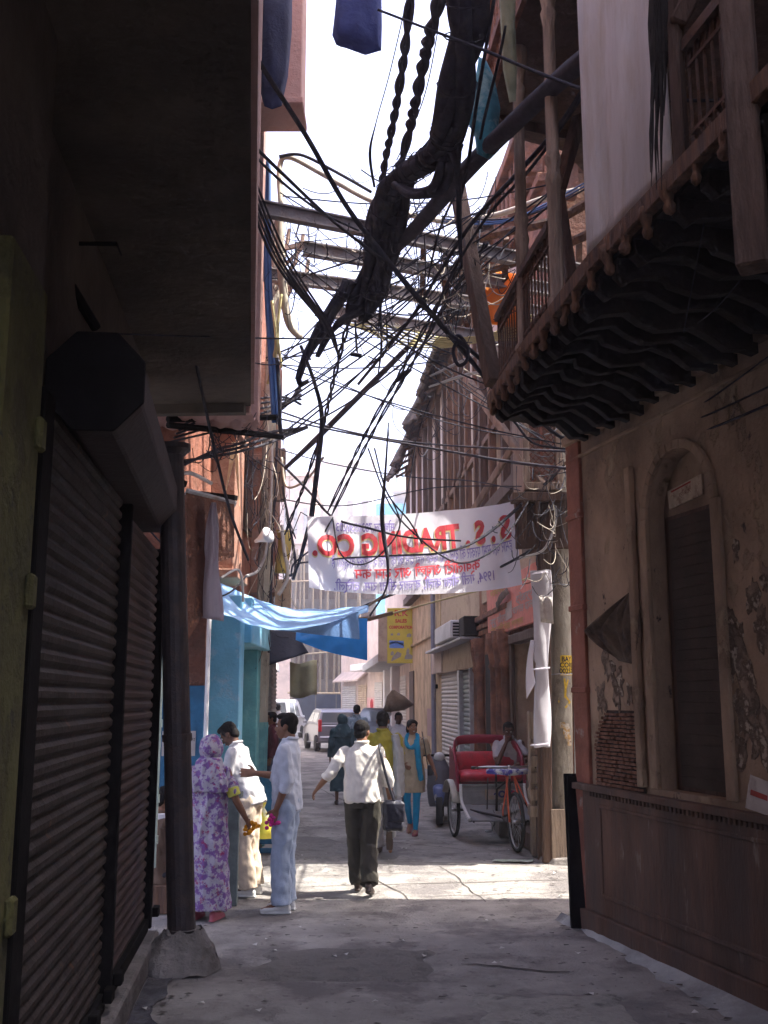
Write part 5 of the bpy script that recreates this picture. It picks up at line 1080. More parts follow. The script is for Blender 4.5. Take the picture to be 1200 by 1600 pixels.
# pale conduits and ropes
B([(440, 330, 9.6), (437, 262, 9.8), (452, 246, 9.8), (503, 272, 9.9), (567, 308, 9.9), (612, 326, 9.9)], [9, 9, 8, 8, 8, 8], mat=m_cabb, label='beige bent conduit arching over the left pole top', name='conduit')
B([(436, 245, 9.7), (470, 242, 9.7), (520, 266, 9.7), (580, 300, 9.6)], [6, 5, 5, 5])
B([(436, 330, 9.9), (440, 420, 9.9), (450, 500, 9.9), (470, 528, 9.9)], [14, 14, 13, 10], mat=m_cabb, label='thick beige pipe bent down beside the left pole', name='pipe')
B([(615, 330, 10.4), (700, 346, 10.6), (775, 336, 10.5), (850, 310, 10), (905, 296, 9.8)], [9, 9, 9, 9, 9], mat=m_cabb, label='pale beige conduit sagging across below the sky', name='conduit')
for k in range(3): B([(690, 338 + 4 * k, 10.5), (780, 343 + 3 * k, 10.2), (850, 328 - 4 * k, 9.8), (928, 288 - 5 * k, 9)], 3, mat=m_cabl if k else m_cab, label='thin blue black wire along the pale beige conduit', group='wires along the beige conduit')
for k in range(6): B([(530 + 8 * k, 505 + 2 * k, 10.4), (620, 512 + 5 * k, 10.8), (690, 528 + 3 * k, 11), (765, 522 + k * 2, 11), (832, 492 + 8 * k, 10.8)], 3, mat=m_caby, label='pale yellow wire sagging under the far girder', group='pale yellow wires under the girder')
B([(672, 588, 11), (720, 565, 11), (780, 538, 11)], [3, 5, 3], mat=m_cabw, label='upper pale rope before the broken eave'); B([(670, 605, 11), (730, 585, 11), (790, 575, 11)], [3, 5, 3], mat=m_cabw, label='lower pale rope before the broken eave')
for k, x in enumerate((412, 418)):
    B([(x + 2, 250, 9.9), (x + 3, 420, 9.9), (x + 10, 560, 9.9), (x + 16, 660, 9.9)], 7, mat=m_cabl, n=8, label=('inner', 'outer')[k] + ' of two blue pipes down the pink house corner', name='pipe', cat='pipe', group='blue pipes on the pink house')
B([(425, 470, 9.8), (432, 530, 9.8), (428, 560, 9.9), (418, 600, 10)], [5, 6, 6, 4], mat=m_caby, label='yellow cable strands beside the blue pipes'); B([(440, 460, 9.8), (434, 520, 9.8), (440, 575, 9.9)], [5, 5, 4], mat=m_caby, label='yellow cable strand right of the blue pipes')
# iron cable arms at the left with strapped wires
for k, (a, b, lb) in enumerate(((P(262, 655, 9.0), P(432, 652, 9.9), 'upper black iron arm carrying strapped cables'), (P(262, 664, 9.0), P(440, 682, 9.9), 'lower black iron arm carrying strapped cables'))):
    m_ = MB(); m_.tube([a, b], .03, 8); tag(m_.build('iron_cable_bracket', m_dark), lb, 'bracket')
B([(432, 560, 9.9), (436, 610, 9.9), (437, 660, 9.9), (441, 684, 9.9)], 7, mat=m_cab, label='bent black pipe joining the two iron arms', name='pipe')
for k in range(5): B([(268 + 4 * k, 690 - 6 * k, 9.1), (320, 678 - 8 * k, 9.4), (375, 664 - 9 * k, 9.7), (440, 640 - 5 * k, 10.2), (470, 600 + 8 * k, 10.6)], 4, mat=(m_cabg, m_cab)[k % 2], label='grey wire strapped along the iron arms', group='wires on the iron arms')
for k in range(3): B([(288, 720 + 3 * k, 9.3), (340, 712 - 5 * k, 9.6), (372, 706 - 6 * k, 9.8), (420, 692 - 8 * k, 10.2), (480, 668, 10.8)], 5, mat=(m_cabg, m_cab, m_cabg)[k], label='grey wire bundle above the awning edge', group='wires above the awning')
B([(280, 760, 9.2), (283, 742, 9.2), (300, 740, 9.3), (330, 755, 9.6)], 6, mat=m_cabw, label='white hose bent over the awning edge', name='hose'); B([(345, 903, 10), (370, 890, 10.2), (378, 905, 10.2), (380, 940, 10.3)], 4, mat=m_cabw, label='white wire looping over the pale tarpaulin')
B([(425, 690, 13), (424, 760, 13), (418, 850, 13), (404, 890, 13), (385, 900, 12.5)], 5, mat=m_cabw, label='white cable drooping from the left utility pole'); B([(440, 820, 13), (444, 860, 13), (450, 900, 13), (435, 930, 13)], 6, mat=m_cabw, label='pale cable end twisted round the left pole')
B([(433, 690, 13), (428, 790, 13), (424, 900, 13), (420, 1020, 13.1)], 4); B([(441, 760, 12.9), (462, 880, 12.6), (452, 900, 12.6)], [3, 5, 4]); B([(487, 805, 11.5), (470, 870, 11.8), (458, 905, 12)], [6, 7, 6], multi=2, label='bound dark wires drooping left of the banner', seed=11)
B([(385, 900, 10.4), (360, 925, 10.3), (335, 930, 10.2), (300, 900, 9.7), (235, 830, 9.0)], 3); B([(440, 715, 12.5), (448, 760, 12.4), (478, 750, 12), (505, 715, 11)], 4, mat=m_cabb)
B([(460, 1000, 15), (540, 960, 13), (640, 920, 12.8), (760, 895, 12.5), (845, 850, 12.4)], 4); B([(590, 965, 20), (680, 940, 17), (780, 915, 14), (850, 898, 12.5)], 3, mat=m_caby)
# right pole
B([(868, 790, 12.2), (868, 815, 12.2), (858, 845, 12.2), (845, 862, 12.2), (812, 872, 12.2)], 4, mat=m_cabw, label='white cable curling off the right utility pole'); B([(822, 780, 12.3), (826, 830, 12.3), (829, 858, 12.3)], 3, mat=m_cabw, label='short white cable tail left of the right pole')
B([(895, 690, 12.1), (893, 800, 12.1), (892, 900, 12.1), (896, 960, 12.1), (900, 1000, 12.1)], 4, label='dark wire down the side of the right utility pole')
B([(905, 720, 9.6), (908, 790, 9.8), (906, 840, 10.2), (900, 870, 11)], 3)
m_ = MB()
for k in range(4): m_.tube([P(917 + 4 * k, 690 + 7 * k, 9.0), P(925 + 5 * k, 700 + 8 * k, 8.9)], .02, 6)
m_.rod(P(917, 700, 9.0), P(935, 770, 8.85), .05, .05); m_.box(P(932, 750, 8.85), (.09, .09, .16)); tag(m_.build('wall_bracket', m_dark), 'black insulator bracket on the corner of the arched house', 'bracket')
# hanging bulb cord under the overhang
B([(78, 0, 4.8), (80, 130, 4.8), (88, 230, 4.9), (103, 275, 4.9), (122, 288, 4.9)], 3, label='slack cord with a lamp holder under the overhang'); m_ = MB(); m_.ell(P(128, 289, 4.9), (.028, .028, .022)); tag(m_.build('lamp_holder', m_cabw, smooth=True), 'small pale lamp holder on the slack cord under the overhang', 'lamp holder')
for pts in ([(70, -10, 4.6), (68, 120, 4.6), (78, 300, 4.8), (100, 480, 5)], [(95, 60, 4.9), (125, 180, 5), (160, 320, 5.3), (190, 400, 5.5)], [(15, -10, 4.4), (12, 80, 4.4), (2, 170, 4.4)], [(85, 10, 4.6), (30, 70, 4.5), (8, 130, 4.4)], [(110, 200, 5), (85, 260, 5), (70, 290, 5)]):
    B(pts, 3, label='thin dark cord hanging against the overhang', group='cords under the overhang')
# thin service wires fanning between the knots
LA = [(425, 560, 10), (432, 640, 10.3), (440, 690, 10.6), (455, 380, 9.8), (438, 300, 9.6), (478, 420, 9.9), (500, 500, 9.6), (540, 470, 9.6)]
RA = [(690, 300, 9), (760, 330, 9.2), (745, 380, 9.6), (780, 600, 9.2), (860, 690, 12.2), (917, 700, 9.6), (720, 470, 9.8), (660, 440, 9.8), (700, 560, 11), (870, 300, 9)]
random.seed(51)
for k in range(34):
    a = random.choice(LA); b = random.choice(RA); s_ = random.uniform(2, 26); ja = lambda q: (q[0] + random.uniform(-10, 10), q[1] + random.uniform(-14, 14), q[2])
    a = ja(a); b = ja(b); m1 = (a[0] * .67 + b[0] * .33, a[1] * .67 + b[1] * .33 + s_, a[2] * .67 + b[2] * .33); m2 = (a[0] * .33 + b[0] * .67, a[1] * .33 + b[1] * .67 + s_, a[2] * .33 + b[2] * .67)
    B([a, m1, m2, b], random.choice((1.6, 2, 2.4, 3)), mat=random.choice((m_cab, m_cab, m_cabg)), n=5)
for k in range(10):
    x = random.uniform(560, 740); y = random.uniform(330, 460); l = random.uniform(60, 190)
    B([(x, y, 9.6), (x + random.uniform(-6, 6), y + l * .5, 9.8), (x + random.uniform(-14, 14), y + l, 10)], [2, 2.5, 1.5], n=5, label='loose wire end hanging straight down from the bundles', group='hanging wire ends')
# fine tangle nobody could count
random.seed(77); m_ = MB()
def arc(x, y, Y, sx, sy, r):
    a = P(x, y, Y); b = P(x + random.uniform(-sx, sx), y + random.uniform(-sy, sy), Y + random.uniform(-.6, .6)); mid_ = a.lerp(b, random.uniform(.3, .7)) + V((random.uniform(-.2, .2), random.uniform(-.1, .1), -random.uniform(.03, .4)))
    m_.tube([a * ((1 - t) ** 2) + mid_ * (2 * t * (1 - t)) + b * (t * t) for t in [i / 7 for i in range(8)]], r, 4, False)
for i in range(110): arc(random.gauss(640, 85), random.gauss(385, 70), random.uniform(9, 11), 70, 60, random.uniform(.003, .008))
for i in range(60): arc(random.gauss(715, 28), random.gauss(430, 50), random.uniform(9.5, 11), 30, 60, random.uniform(.003, .007))
for i in range(75): arc(random.gauss(862, 30), random.gauss(790, 60), random.uniform(11.7, 12.4), 40, 60, random.uniform(.003, .007))
for i in range(60): arc(random.gauss(425, 18), random.gauss(790, 110), random.uniform(12.6, 13.3), 25, 90, random.uniform(.003, .007))
for i in range(40): arc(random.gauss(455, 18), random.gauss(400, 40), random.uniform(9.6, 10.4), 30, 50, random.uniform(.003, .007))
for i in range(30): arc(random.gauss(350, 30), random.gauss(690, 25), random.uniform(9.2, 10), 60, 30, random.uniform(.003, .006))
for i in range(40): arc(random.gauss(690, 50), random.gauss(600, 60), random.uniform(11, 13), 50, 60, random.uniform(.003, .006))
tag(m_.build('wire_tangle', m_cab), 'fine tangle of loose black wires round the girders and poles', 'wire tangle', kind='stuff')
m_ = MB()
for i in range(55): arc(random.gauss(690, 70), random.gauss(400, 60), random.uniform(9.3, 11), 60, 50, random.uniform(.003, .007))
for i in range(22): arc(random.gauss(862, 22), random.gauss(790, 60), random.uniform(11.9, 12.2), 30, 60, random.uniform(.002, .0045))
for i in range(34): arc(random.gauss(428, 16), random.gauss(780, 110), random.uniform(12.4, 13.0), 20, 90, random.uniform(.002, .006))
tag(m_.build('pale_wire_tangle', m_cabb), 'fine tangle of pale loose wires round the girders and poles', 'wire tangle', kind='stuff')
# ================================================================= people
def organic(mb, name, mat, parent, vox=.01, sm=4, wr=0.0, wf=11.0, seed=0, zs=.45, mats=None, fac=.5):
    me = bpy.data.meshes.new('tmp'); me.from_pydata([tuple(p) for p in mb.v], [], mb.f)
    bm = bmesh.new(); bm.from_mesh(me); bmesh.ops.recalc_face_normals(bm, faces=bm.faces); bm.to_mesh(me); bm.free()
    t = bpy.data.objects.new('tmp', me); COL.objects.link(t)
    m = t.modifiers.new('r', 'REMESH'); m.mode = 'VOXEL'; m.voxel_size = vox; m.use_smooth_shade = True
    if sm: k = t.modifiers.new('s', 'SMOOTH'); k.factor = fac; k.iterations = sm
    dg = bpy.context.evaluated_depsgraph_get(); new = bpy.data.meshes.new_from_object(t.evaluated_get(dg)); new.name = name
    bpy.data.objects.remove(t); bpy.data.meshes.remove(me)
    if wr:
        ns = [(v.co.copy(), v.normal.copy()) for v in new.vertices]
        for v, (c, n) in zip(new.vertices, ns):
            q = V((c.x * wf + seed * 3.1, c.y * wf, c.z * wf * zs))
            f = 1 - 2 * abs(noise.noise(q)) ; f2 = noise.noise(V((c.x * wf * 2.3 + c.z * 9, c.y * wf * 2.3 + seed, c.z * wf * 1.7)))
            v.co = c + n * wr * (f * .9 + f2 * .5 - .5)
    new.materials.clear(); new.materials.append(mat)
    new.polygons.foreach_set('use_smooth', [True] * len(new.polygons))
    o = bpy.data.objects.new(name, new); COL.objects.link(o); o.parent = parent; WM[o.name] = WM[parent.name]; return o
def plain(mb, name, mat, parent, smooth=True, bevel=0, thick=0):
    """mesh given in the thing's own coordinates"""
    Mw = WM[parent.name]; mb.v = [Mw @ p for p in mb.v]; return mb.build(name, mat, parent, smooth, bevel, thick)
def skin_m(n, c): return M(n, c, .6, .12, 8, bump=.05, spec=.35)
m_skin = skin_m('brown_skin', (.20, .095, .055)); m_skind = skin_m('dark_skin', (.10, .048, .032)); m_skinl = skin_m('light_brown_skin', (.30, .15, .09))
m_hair = M('black_hair', (.009, .007, .007), .75, .3, 30, bump=.4, bsc=60, stretch=(1, 1, .3), spec=.2)
m_eyew = M('eye_white', (.6, .57, .53), .4, .05, bump=0); m_lip = M('lips', (.22, .07, .06), .5, .1, bump=0); m_teeth = M('teeth', (.7, .67, .6), .4, .05, bump=0)
m_shoe = M('brown_leather', (.05, .032, .024), .5, .25, 9, bump=.1, spec=.4); m_shoew = M('pale_shoe', (.6, .6, .58), .6, .15, 9, bump=.1)
m_sand = M('pink_sandal', (.35, .09, .11), .6, .2, 9, bump=.1)
def weave(n, c, **k): return M(n, c, .9, k.pop('var', .1), k.pop('sc', 14), bump=k.pop('bump', .12), bsc=k.pop('bsc', 120), **k)
PAL = dict(whitebeige=weave('white_shirt', (.68, .64, .58)), bluewhite=weave('blue_white_shirt', (.50, .52, .58)), paleshirt=weave('pale_shirt', (.44, .43, .45)), cream=weave('cream_trousers', (.58, .47, .36)),
           ice=weave('ice_blue_trousers', (.34, .40, .50)), olive=weave('olive_trousers', (.055, .05, .04)), grey=weave('grey_cotton', (.34, .34, .36)), white=weave('white_cotton', (.62, .61, .63)),
           yellow=weave('yellow_shirt', (.33, .28, .045)), kurta=weave('beige_kurta', (.47, .38, .26)), cyan=weave('cyan_leggings', (.01, .27, .50)), scarf=weave('cyan_scarf', (.02, .30, .52), bump=.3),
           teal=weave('dark_teal_dress', (.045, .085, .10)), maroon=weave('maroon_cloth', (.10, .02, .03)), denim=weave('grey_blue_trousers', (.10, .12, .17)), dark=weave('dark_cotton', (.03, .03, .035)), brown=weave('brown_cotton', (.12, .075, .05)))
m_stripe = M('striped_shirt', (.16, .22, .28), .9, .1, 14, (.30, .36, .42), .5, .03, 22, bump=.1, stretch=(2.4, 2.4, .02))
m_flor = M('floral_cotton', (.36, .33, .38), .9, .06, 10, (.17, .085, .25), .51, .025, 20, (.28, .04, .13), .60, 24, .15, 90)
D = dict(pelvis=(0, 0, .93), waist=(0, .01, 1.08), chest=(0, .01, 1.27), neck=(0, -.015, 1.445), head=(0, .02, 1.585),
         shR=(.175, -.01, 1.395), elR=(.225, -.035, 1.12), wrR=(.235, .04, .88), shL=(-.175, -.01, 1.395), elL=(-.225, -.035, 1.12), wrL=(-.235, .04, .88),
         hipR=(.09, 0, .91), knR=(.10, .02, .49), anR=(.10, -.02, .09), hipL=(-.09, 0, .91), knL=(-.10, .02, .49), anL=(-.10, -.02, .09), toeR=(.03, 1, 0), toeL=(-.03, 1, 0))
UP = ('waist', 'chest', 'neck', 'head', 'shR', 'elR', 'wrR', 'shL', 'elL', 'wrL')
def person(label, loc, rz, h=1.70, pose=None, lean=0, tilt=0, yaw=0, nod=0, skin=None, hair='short', top='shirt', topmat=None, sleeve='rolled', hem=.84, hemw=1.0, legs='trousers', legmat=None, loose=1.0,
           shoe=None, curl=.55, curlR=None, curlL=None, fat=1.0, vox=.008, face=False, smile=False, seed=1, bare=False, group=None):
    t = thing('person', label, 'person', (loc[0], loc[1], 0), math.radians(rz), group); s = h / 1.70
    J = {k: V(v) for k, v in D.items()}
    pose = pose or {}
    for k, v in pose.items():
        if k not in UP: J[k] = V(v)
    R = Matrix.Rotation(-math.radians(lean), 3, 'X') @ Matrix.Rotation(math.radians(tilt), 3, 'Y')
    for k in UP: J[k] = J['pelvis'] + R @ (J[k] - V(D['pelvis']))
    for k, v in pose.items():
        if k in UP: J[k] = V(v)
    J = {k: (v * s if not k.startswith('toe') else v) for k, v in J.items()}
    skin = skin or m_skin; c = J['head']
    Rh = Matrix.Rotation(math.radians(yaw), 3, 'Z') @ Matrix.Rotation(-math.radians(nod), 3, 'X')
    hp = lambda x, y, z: c + Rh @ V((x * s, y * s, z * s)); hr = lambda *a: tuple(q * s for q in a)
    b = MB()
    b.ell(hp(0, -.012, .03), hr(.073, .09, .083), Rh, 16, 10); b.ell(hp(0, .02, -.02), hr(.060, .068, .088), Rh, 14, 10); b.ell(hp(0, .036, -.078), hr(.042, .045, .034), Rh)
    b.ell(hp(0, .094, -.022), hr(.015, .018, .016), Rh); b.capsule([hp(0, .08, .02), hp(0, .096, -.018)], [.008 * s, .011 * s], 8); b.ell(hp(0, .068, .024), hr(.048, .018, .012), Rh)
    for sg in (-1, 1): b.ell(hp(.072 * sg, -.005, -.01), hr(.012, .022, .032), Rh); b.ell(hp(.036 * sg, .06, -.03), hr(.02, .016, .02), Rh)
    b.ell(hp(0, .083, -.058), hr(.024, .012, .010), Rh)
    b.tube([J['neck'] - V((0, 0, .03 * s)), J['neck'].lerp(c, .5) + V((0, -.01 * s, 0)), hp(0, -.015, -.04)], [.065 * s, .054 * s, .052 * s], 12)
    xs = (J['shR'] - J['shL']).normalized(); xh = (J['hipR'] - J['hipL']).normalized()
    def ring(p, x, up, rx, ry): y = up.cross(x).normalized(); return (p, x * rx * s, y * ry * s)
    up0 = (J['chest'] - J['pelvis']).normalized(); upc = (J['neck'] - J['chest']).normalized()
    b.loft([ring(J['pelvis'] - up0 * .08 * s, xh, up0, .12, .09), ring(J['pelvis'], xh, up0, .145, .10), ring(J['waist'], xh.lerp(xs, .5), up0, .125, .09), ring(J['chest'], xs, upc, .145, .10), ring(J['shR'].lerp(J['shL'], .5), xs, upc, .14, .07), ring(J['neck'], xs, upc, .06, .055)])
    for q in 'RL':
        sh, el, wr = J['sh' + q], J['el' + q], J['wr' + q]
        b.capsule([sh, sh.lerp(el, .5), el], [.048 * s, .044 * s, .037 * s]); b.capsule([el, el.lerp(wr, .35), wr], [.038 * s, .037 * s, .025 * s])
        d = (wr - el).normalized(); d = V(pose.get('hd' + q, d)).normalized(); side = V((1, 0, 0)) if q == 'R' else V((-1, 0, 0))
        wN = V(pose.get('pn' + q, (-side.x, 0, 0))); wN = (wN - d * wN.dot(d)).normalized(); ax = d.cross(wN).normalized()      # wN palm normal, ax across the knuckles
        if ax.y < 0 and abs(d.z) > .5: ax = -ax
        if abs(d.z) <= .5 and ax.z < 0: ax = -ax
        b.loft([(wr + d * .0, ax * .026 * s, wN * .019 * s), (wr + d * .03 * s, ax * .036 * s, wN * .017 * s), (wr + d * .075 * s, ax * .042 * s, wN * .015 * s), (wr + d * .092 * s, ax * .036 * s, wN * .012 * s)], 10)
        cu = {'R': curlR, 'L': curlL}[q]; cu = curl if cu is None else cu
        for f, (off, ln) in enumerate(((.033, .066), (.011, .076), (-.012, .071), (-.033, .055))):
            p0 = wr + d * .085 * s + ax * off * s; a1 = cu * .8; a2 = cu * 1.9; spread = ax * off * (2.2 if cu < .3 else .6)
            d1 = (d * math.cos(a1) + wN * math.sin(a1) + spread).normalized(); d2 = (d * math.cos(a2) + wN * math.sin(a2) + spread).normalized()
            p1 = p0 + d1 * ln * .52 * s; b.capsule([p0 - d * .02 * s, p0, p1, p1 + d2 * ln * .5 * s], [.0095 * s, .0095 * s, .0085 * s, .007 * s], 7)
        tb = wr + d * .03 * s + ax * .034 * s; td = (d * .65 + ax * .7 + wN * .35).normalized(); b.capsule([tb, tb + td * .035 * s, tb + (td * .045 + d * .022 + wN * .01) * s], [.013 * s, .011 * s, .008 * s], 7)
    for q in 'RL':
        hip, kn, an = J['hip' + q], J['kn' + q], J['an' + q]
        b.capsule([hip, hip.lerp(kn, .5), kn], [.075 * s, .065 * s, .048 * s]); b.capsule([kn, kn.lerp(an, .35), an], [.047 * s, .048 * s, .032 * s])
        tv = V(J['toe' + q]).normalized(); b.capsule([an - tv * .04 * s - V((0, 0, .05 * s)), an + tv * .07 * s - V((0, 0, .045 * s)), an + tv * .16 * s - V((0, 0, .065 * s))], [.03 * s, .035 * s, .022 * s])
    organic(b, 'body', skin, t, min(vox, .0075), 2)
    if hair:
        b = MB(); b.ell(hp(0, -.026, .045), hr(.080, .088, .080), Rh, 16, 10); b.ell(hp(0, -.05, -.015), hr(.068, .05, .07), Rh, 12, 8); b.ell(hp(0, .030, .088), hr(.058, .055, .034), Rh, 12, 8)
        for sg in (-1, 1): b.ell(hp(.066 * sg, .012, .03), hr(.014, .03, .04), Rh)
        if hair == 'bun':
            for sg in (-1, 1): b.ell(hp(.066 * sg, -.03, -.03), hr(.022, .045, .06), Rh); b.ell(hp(.05 * sg, .035, .06), hr(.03, .04, .04), Rh)
            b.ell(hp(0, -.12, -.03), hr(.04, .04, .05), Rh); b.capsule([hp(0, -.10, -.03), hp(0, -.13, -.12), hp(0, -.12, -.25)], [.04 * s, .035 * s, .02 * s])
        organic(b, 'hair', m_hair, t, .009, 2, .004, 40, seed)
    if face:
        for sg in (-1, 1):
            e = MB(); e.ell(hp(.030 * sg, .0775, .006), hr(.0135, .008, .0075), Rh, 10, 6); ey = plain(e, 'eye', m_eyew, t)
            e = MB(); e.ell(hp(.030 * sg, .083, .006), hr(.0065, .004, .0065), Rh, 8, 6); plain(e, 'iris', m_hair, ey)
            e = MB(); e.capsule([hp(.014 * sg, .086, .026), hp(.03 * sg, .085, .031), hp(.046 * sg, .076, .026)], [.003 * s] * 3, 6); plain(e, 'eyebrow', m_hair, t)
        e = MB(); e.capsule([hp(-.024, .086, -.055), hp(0, .096, -.060), hp(.024, .086, -.055)], [.004 * s, .0065 * s, .004 * s], 6); mo = plain(e, 'mouth', m_lip, t)
        if smile: e = MB(); e.ell(hp(0, .096, -.056), hr(.018, .005, .005), Rh, 8, 6); plain(e, 'teeth', m_teeth, mo)
    # ---- clothing
    if top:
        b = MB(); hc = J['pelvis'] * 1.0; hc = V((hc.x, hc.y, hc.z)) + up0 * (hem - .93) * s if hem > .75 else V((J['pelvis'].x, J['pelvis'].y, hem * s))
        rings = []
        if hem <= .75:
            rings += [ring(hc, xh, V((0, 0, 1)), .215 * hemw * fat, .165 * hemw * fat), ring(hc.lerp(J['pelvis'], .5), xh, V((0, 0, 1)), .20 * (.5 + .5 * hemw) * fat, .155 * (.5 + .5 * hemw) * fat), ring(J['pelvis'], xh, up0, .19 * fat, .145 * fat)]
        else: rings += [ring(hc, xh, up0, .178 * fat * hemw, .135 * fat * hemw), ring(J['pelvis'] + up0 * .06 * s, xh, up0, .182 * fat, .138 * fat)]
        rings += [ring(J['waist'] + up0 * .02 * s, xh.lerp(xs, .5), up0, .172 * fat, .132 * fat), ring(J['chest'], xs, upc, .178 * fat, .128 * fat), ring(J['shR'].lerp(J['shL'], .5) - upc * .03 * s, xs, upc, .178, .105), ring(J['shR'].lerp(J['shL'], .5) + upc * .025 * s, xs, upc, .13, .08), ring(J['neck'] + upc * .015 * s, xs, upc, .072, .068), ring(J['neck'] + upc * .035 * s, xs, upc, .064, .06)]
        b.loft(rings, 18)
        for q in 'RL':
            sh, el, wr = J['sh' + q], J['el' + q], J['wr' + q]; b.ell(sh - upc * .012 * s, (.060 * s,) * 3)
            sh = sh - upc * .012 * s
            if sleeve == 'short': b.capsule([sh, sh.lerp(el, .62)], [.060 * s, .062 * s]); b.tube([sh.lerp(el, .55), sh.lerp(el, .78)], [.064 * s, .062 * s], 12)
            elif sleeve == 'rolled': b.capsule([sh, sh.lerp(el, .5), el, el.lerp(wr, .22)], [.062 * s, .066 * s, .06 * s, .054 * s]); b.tube([el.lerp(wr, .12), el.lerp(wr, .36)], [.058 * s, .056 * s], 12)
            elif sleeve == 'long': b.capsule([sh, sh.lerp(el, .5), el, el.lerp(wr, .5)], [.062 * s, .066 * s, .06 * s, .054 * s]); b.tube([el.lerp(wr, .4), el.lerp(wr, .93)], [.055 * s, .046 * s], 12)
        tp = organic(b, top, topmat, t, max(vox, .0085), 4, .019, 8, seed)
        if top == 'shirt':
            e = MB(); q = J['neck'] + upc * .03 * s; k = 14
            e.tube([q + xs * .064 * s * math.cos(2 * math.pi * i / k) + upc.cross(xs) * .062 * s * math.sin(2 * math.pi * i / k) + upc * (.012 if math.sin(2 * math.pi * i / k) < .3 else -.015) * s for i in range(k + 1)], .016 * s, 8); organic(e, 'collar', topmat, tp, .006, 2)
    if legs:
        b = MB()
        ll = loose
        b.loft([ring(J['pelvis'] + up0 * .06 * s, xh, up0, .150, .115), ring(J['pelvis'], xh, V((0, 0, 1)), .165, .125), ring(J['pelvis'] - V((0, 0, .09 * s)), xh, V((0, 0, 1)), .158, .118)], 16)
        for q in 'RL':
            hip, kn, an = J['hip' + q], J['kn' + q], J['an' + q]; e_ = an + (an - kn).normalized() * .015 * s
            if legs == 'trousers': b.capsule([hip, hip.lerp(kn, .5), kn, kn.lerp(an, .5)], [.102 * s, .09 * s * (1 + (ll - 1) * .5), .074 * s * ll, .072 * s * ll]); b.tube([kn.lerp(an, .4), e_ + V((0, -.01 * s, 0))], [.072 * s * ll, .076 * s * ll], 14)
            else: b.capsule([hip, hip.lerp(kn, .5), kn, kn.lerp(an, .3), an], [.088 * s, .075 * s, .055 * s, .055 * s, .04 * s])
        organic(b, legs, legmat, t, max(vox, .0085), 3, .016 if legs == 'trousers' else .003, 8, seed + 5, .7)
    for q in 'RL':
        if shoe is None: continue
        an = J['an' + q]; tv = V(J['toe' + q]).normalized(); lift = V(pose.get('ft' + q, (0, 0, 0))) ; nb = V((0, 0, 1)); 
        if 'ft' + q in pose: nb = V(pose['ft' + q]).normalized(); tv = (tv - nb * tv.dot(nb)).normalized()
        b = MB(); o_ = an - nb * .055 * s; sd = nb.cross(tv).normalized()
        b.loft([(o_ - tv * .085 * s, sd * .018 * s, nb * .02 * s), (o_ - tv * .065 * s + nb * .012 * s, sd * .034 * s, nb * .045 * s), (o_ + tv * .0 * s + nb * .008 * s, sd * .036 * s, nb * .042 * s), (o_ + tv * .07 * s, sd * .042 * s, nb * .032 * s), (o_ + tv * .14 * s - nb * .008 * s, sd * .042 * s, nb * .024 * s), (o_ + tv * .18 * s - nb * .014 * s, sd * .022 * s, nb * .014 * s)], 12)
        b.loft([(o_ - tv * .09 * s - nb * .03 * s, sd * .03 * s, nb * .012 * s), (o_ + tv * .05 * s - nb * .03 * s, sd * .045 * s, nb * .012 * s), (o_ + tv * .17 * s - nb * .028 * s, sd * .04 * s, nb * .010 * s)], 12)
        organic(b, 'shoe', shoe, t, .007, 2)
    t['_'] = 0; del t['_']
    return t, J, s
def gp(x, y): g = G(x, y); return (g.x, g.y)

# --- walking man with shoulder bag, seen from behind
w4, J4, s4 = person('man in a white shirt and dark trousers walking away with a black shoulder bag', gp(567, 1397), -4, 1.64, lean=5, tilt=-2, yaw=-12, nod=8, topmat=PAL['whitebeige'], legmat=PAL['olive'], shoe=m_shoe, loose=1.2, fat=1.1, vox=.008, seed=3, hem=.88,
    pose=dict(elL=(-.34, -.02, 1.17), wrL=(-.47, .06, 1.02), elR=(.25, .0, 1.12), wrR=(.27, .06, .90), knL=(-.085, .10, .50), anL=(-.07, .20, .10), knR=(.06, .02, .47), anR=(.075, -.14, .13), toeR=(.05, 1, -.35), ftR=(0, .3, 1)))
w4.location.z = 0
b = MB(); b.loft([(V((.31, -.10, .60)), V((.10, 0, 0)), V((0, .05, 0))), (V((.315, -.10, .63)), V((.118, 0, 0)), V((0, .07, 0))), (V((.31, -.10, .80)), V((.115, 0, 0)), V((0, .068, 0))), (V((.29, -.10, .87)), V((.09, 0, 0)), V((0, .045, 0)))], 14)
bag = thing('shoulder_bag', 'black leather bag hanging at the hip of the walking man in white', 'bag', w4.location, w4.rotation_euler[2])
m_bag = M('black_leather', (.02, .02, .03), .4, .3, 9, bump=.2, spec=.5)
organic(b, 'body', m_bag, bag, .009, 2, .012, 12, 4)
b = MB(); b.loft([(V((.33, -.165, .69)), V((.09, 0, 0)), V((0, .02, 0))), (V((.32, -.16, .86)), V((.098, 0, 0)), V((0, .022, 0))), (V((.30, -.12, .89)), V((.085, 0, 0)), V((0, .03, 0)))], 12); organic(b, 'flap', m_bag, bag, .008, 2, .006, 14, 6)
b = MB(); pts = [V((.31, -.14, .88)), V((.255, -.155, 1.05)), V((.20, -.15, 1.25)), V((.165, -.09, 1.385)), V((.17, -.0, 1.40)), V((.19, .09, 1.33)), V((.25, .12, 1.1)), V((.30, .10, .88))]
b.tube([bez(pts, i / 30) for i in range(31)], .014, 6); plain(b, 'strap', m_bag, bag)

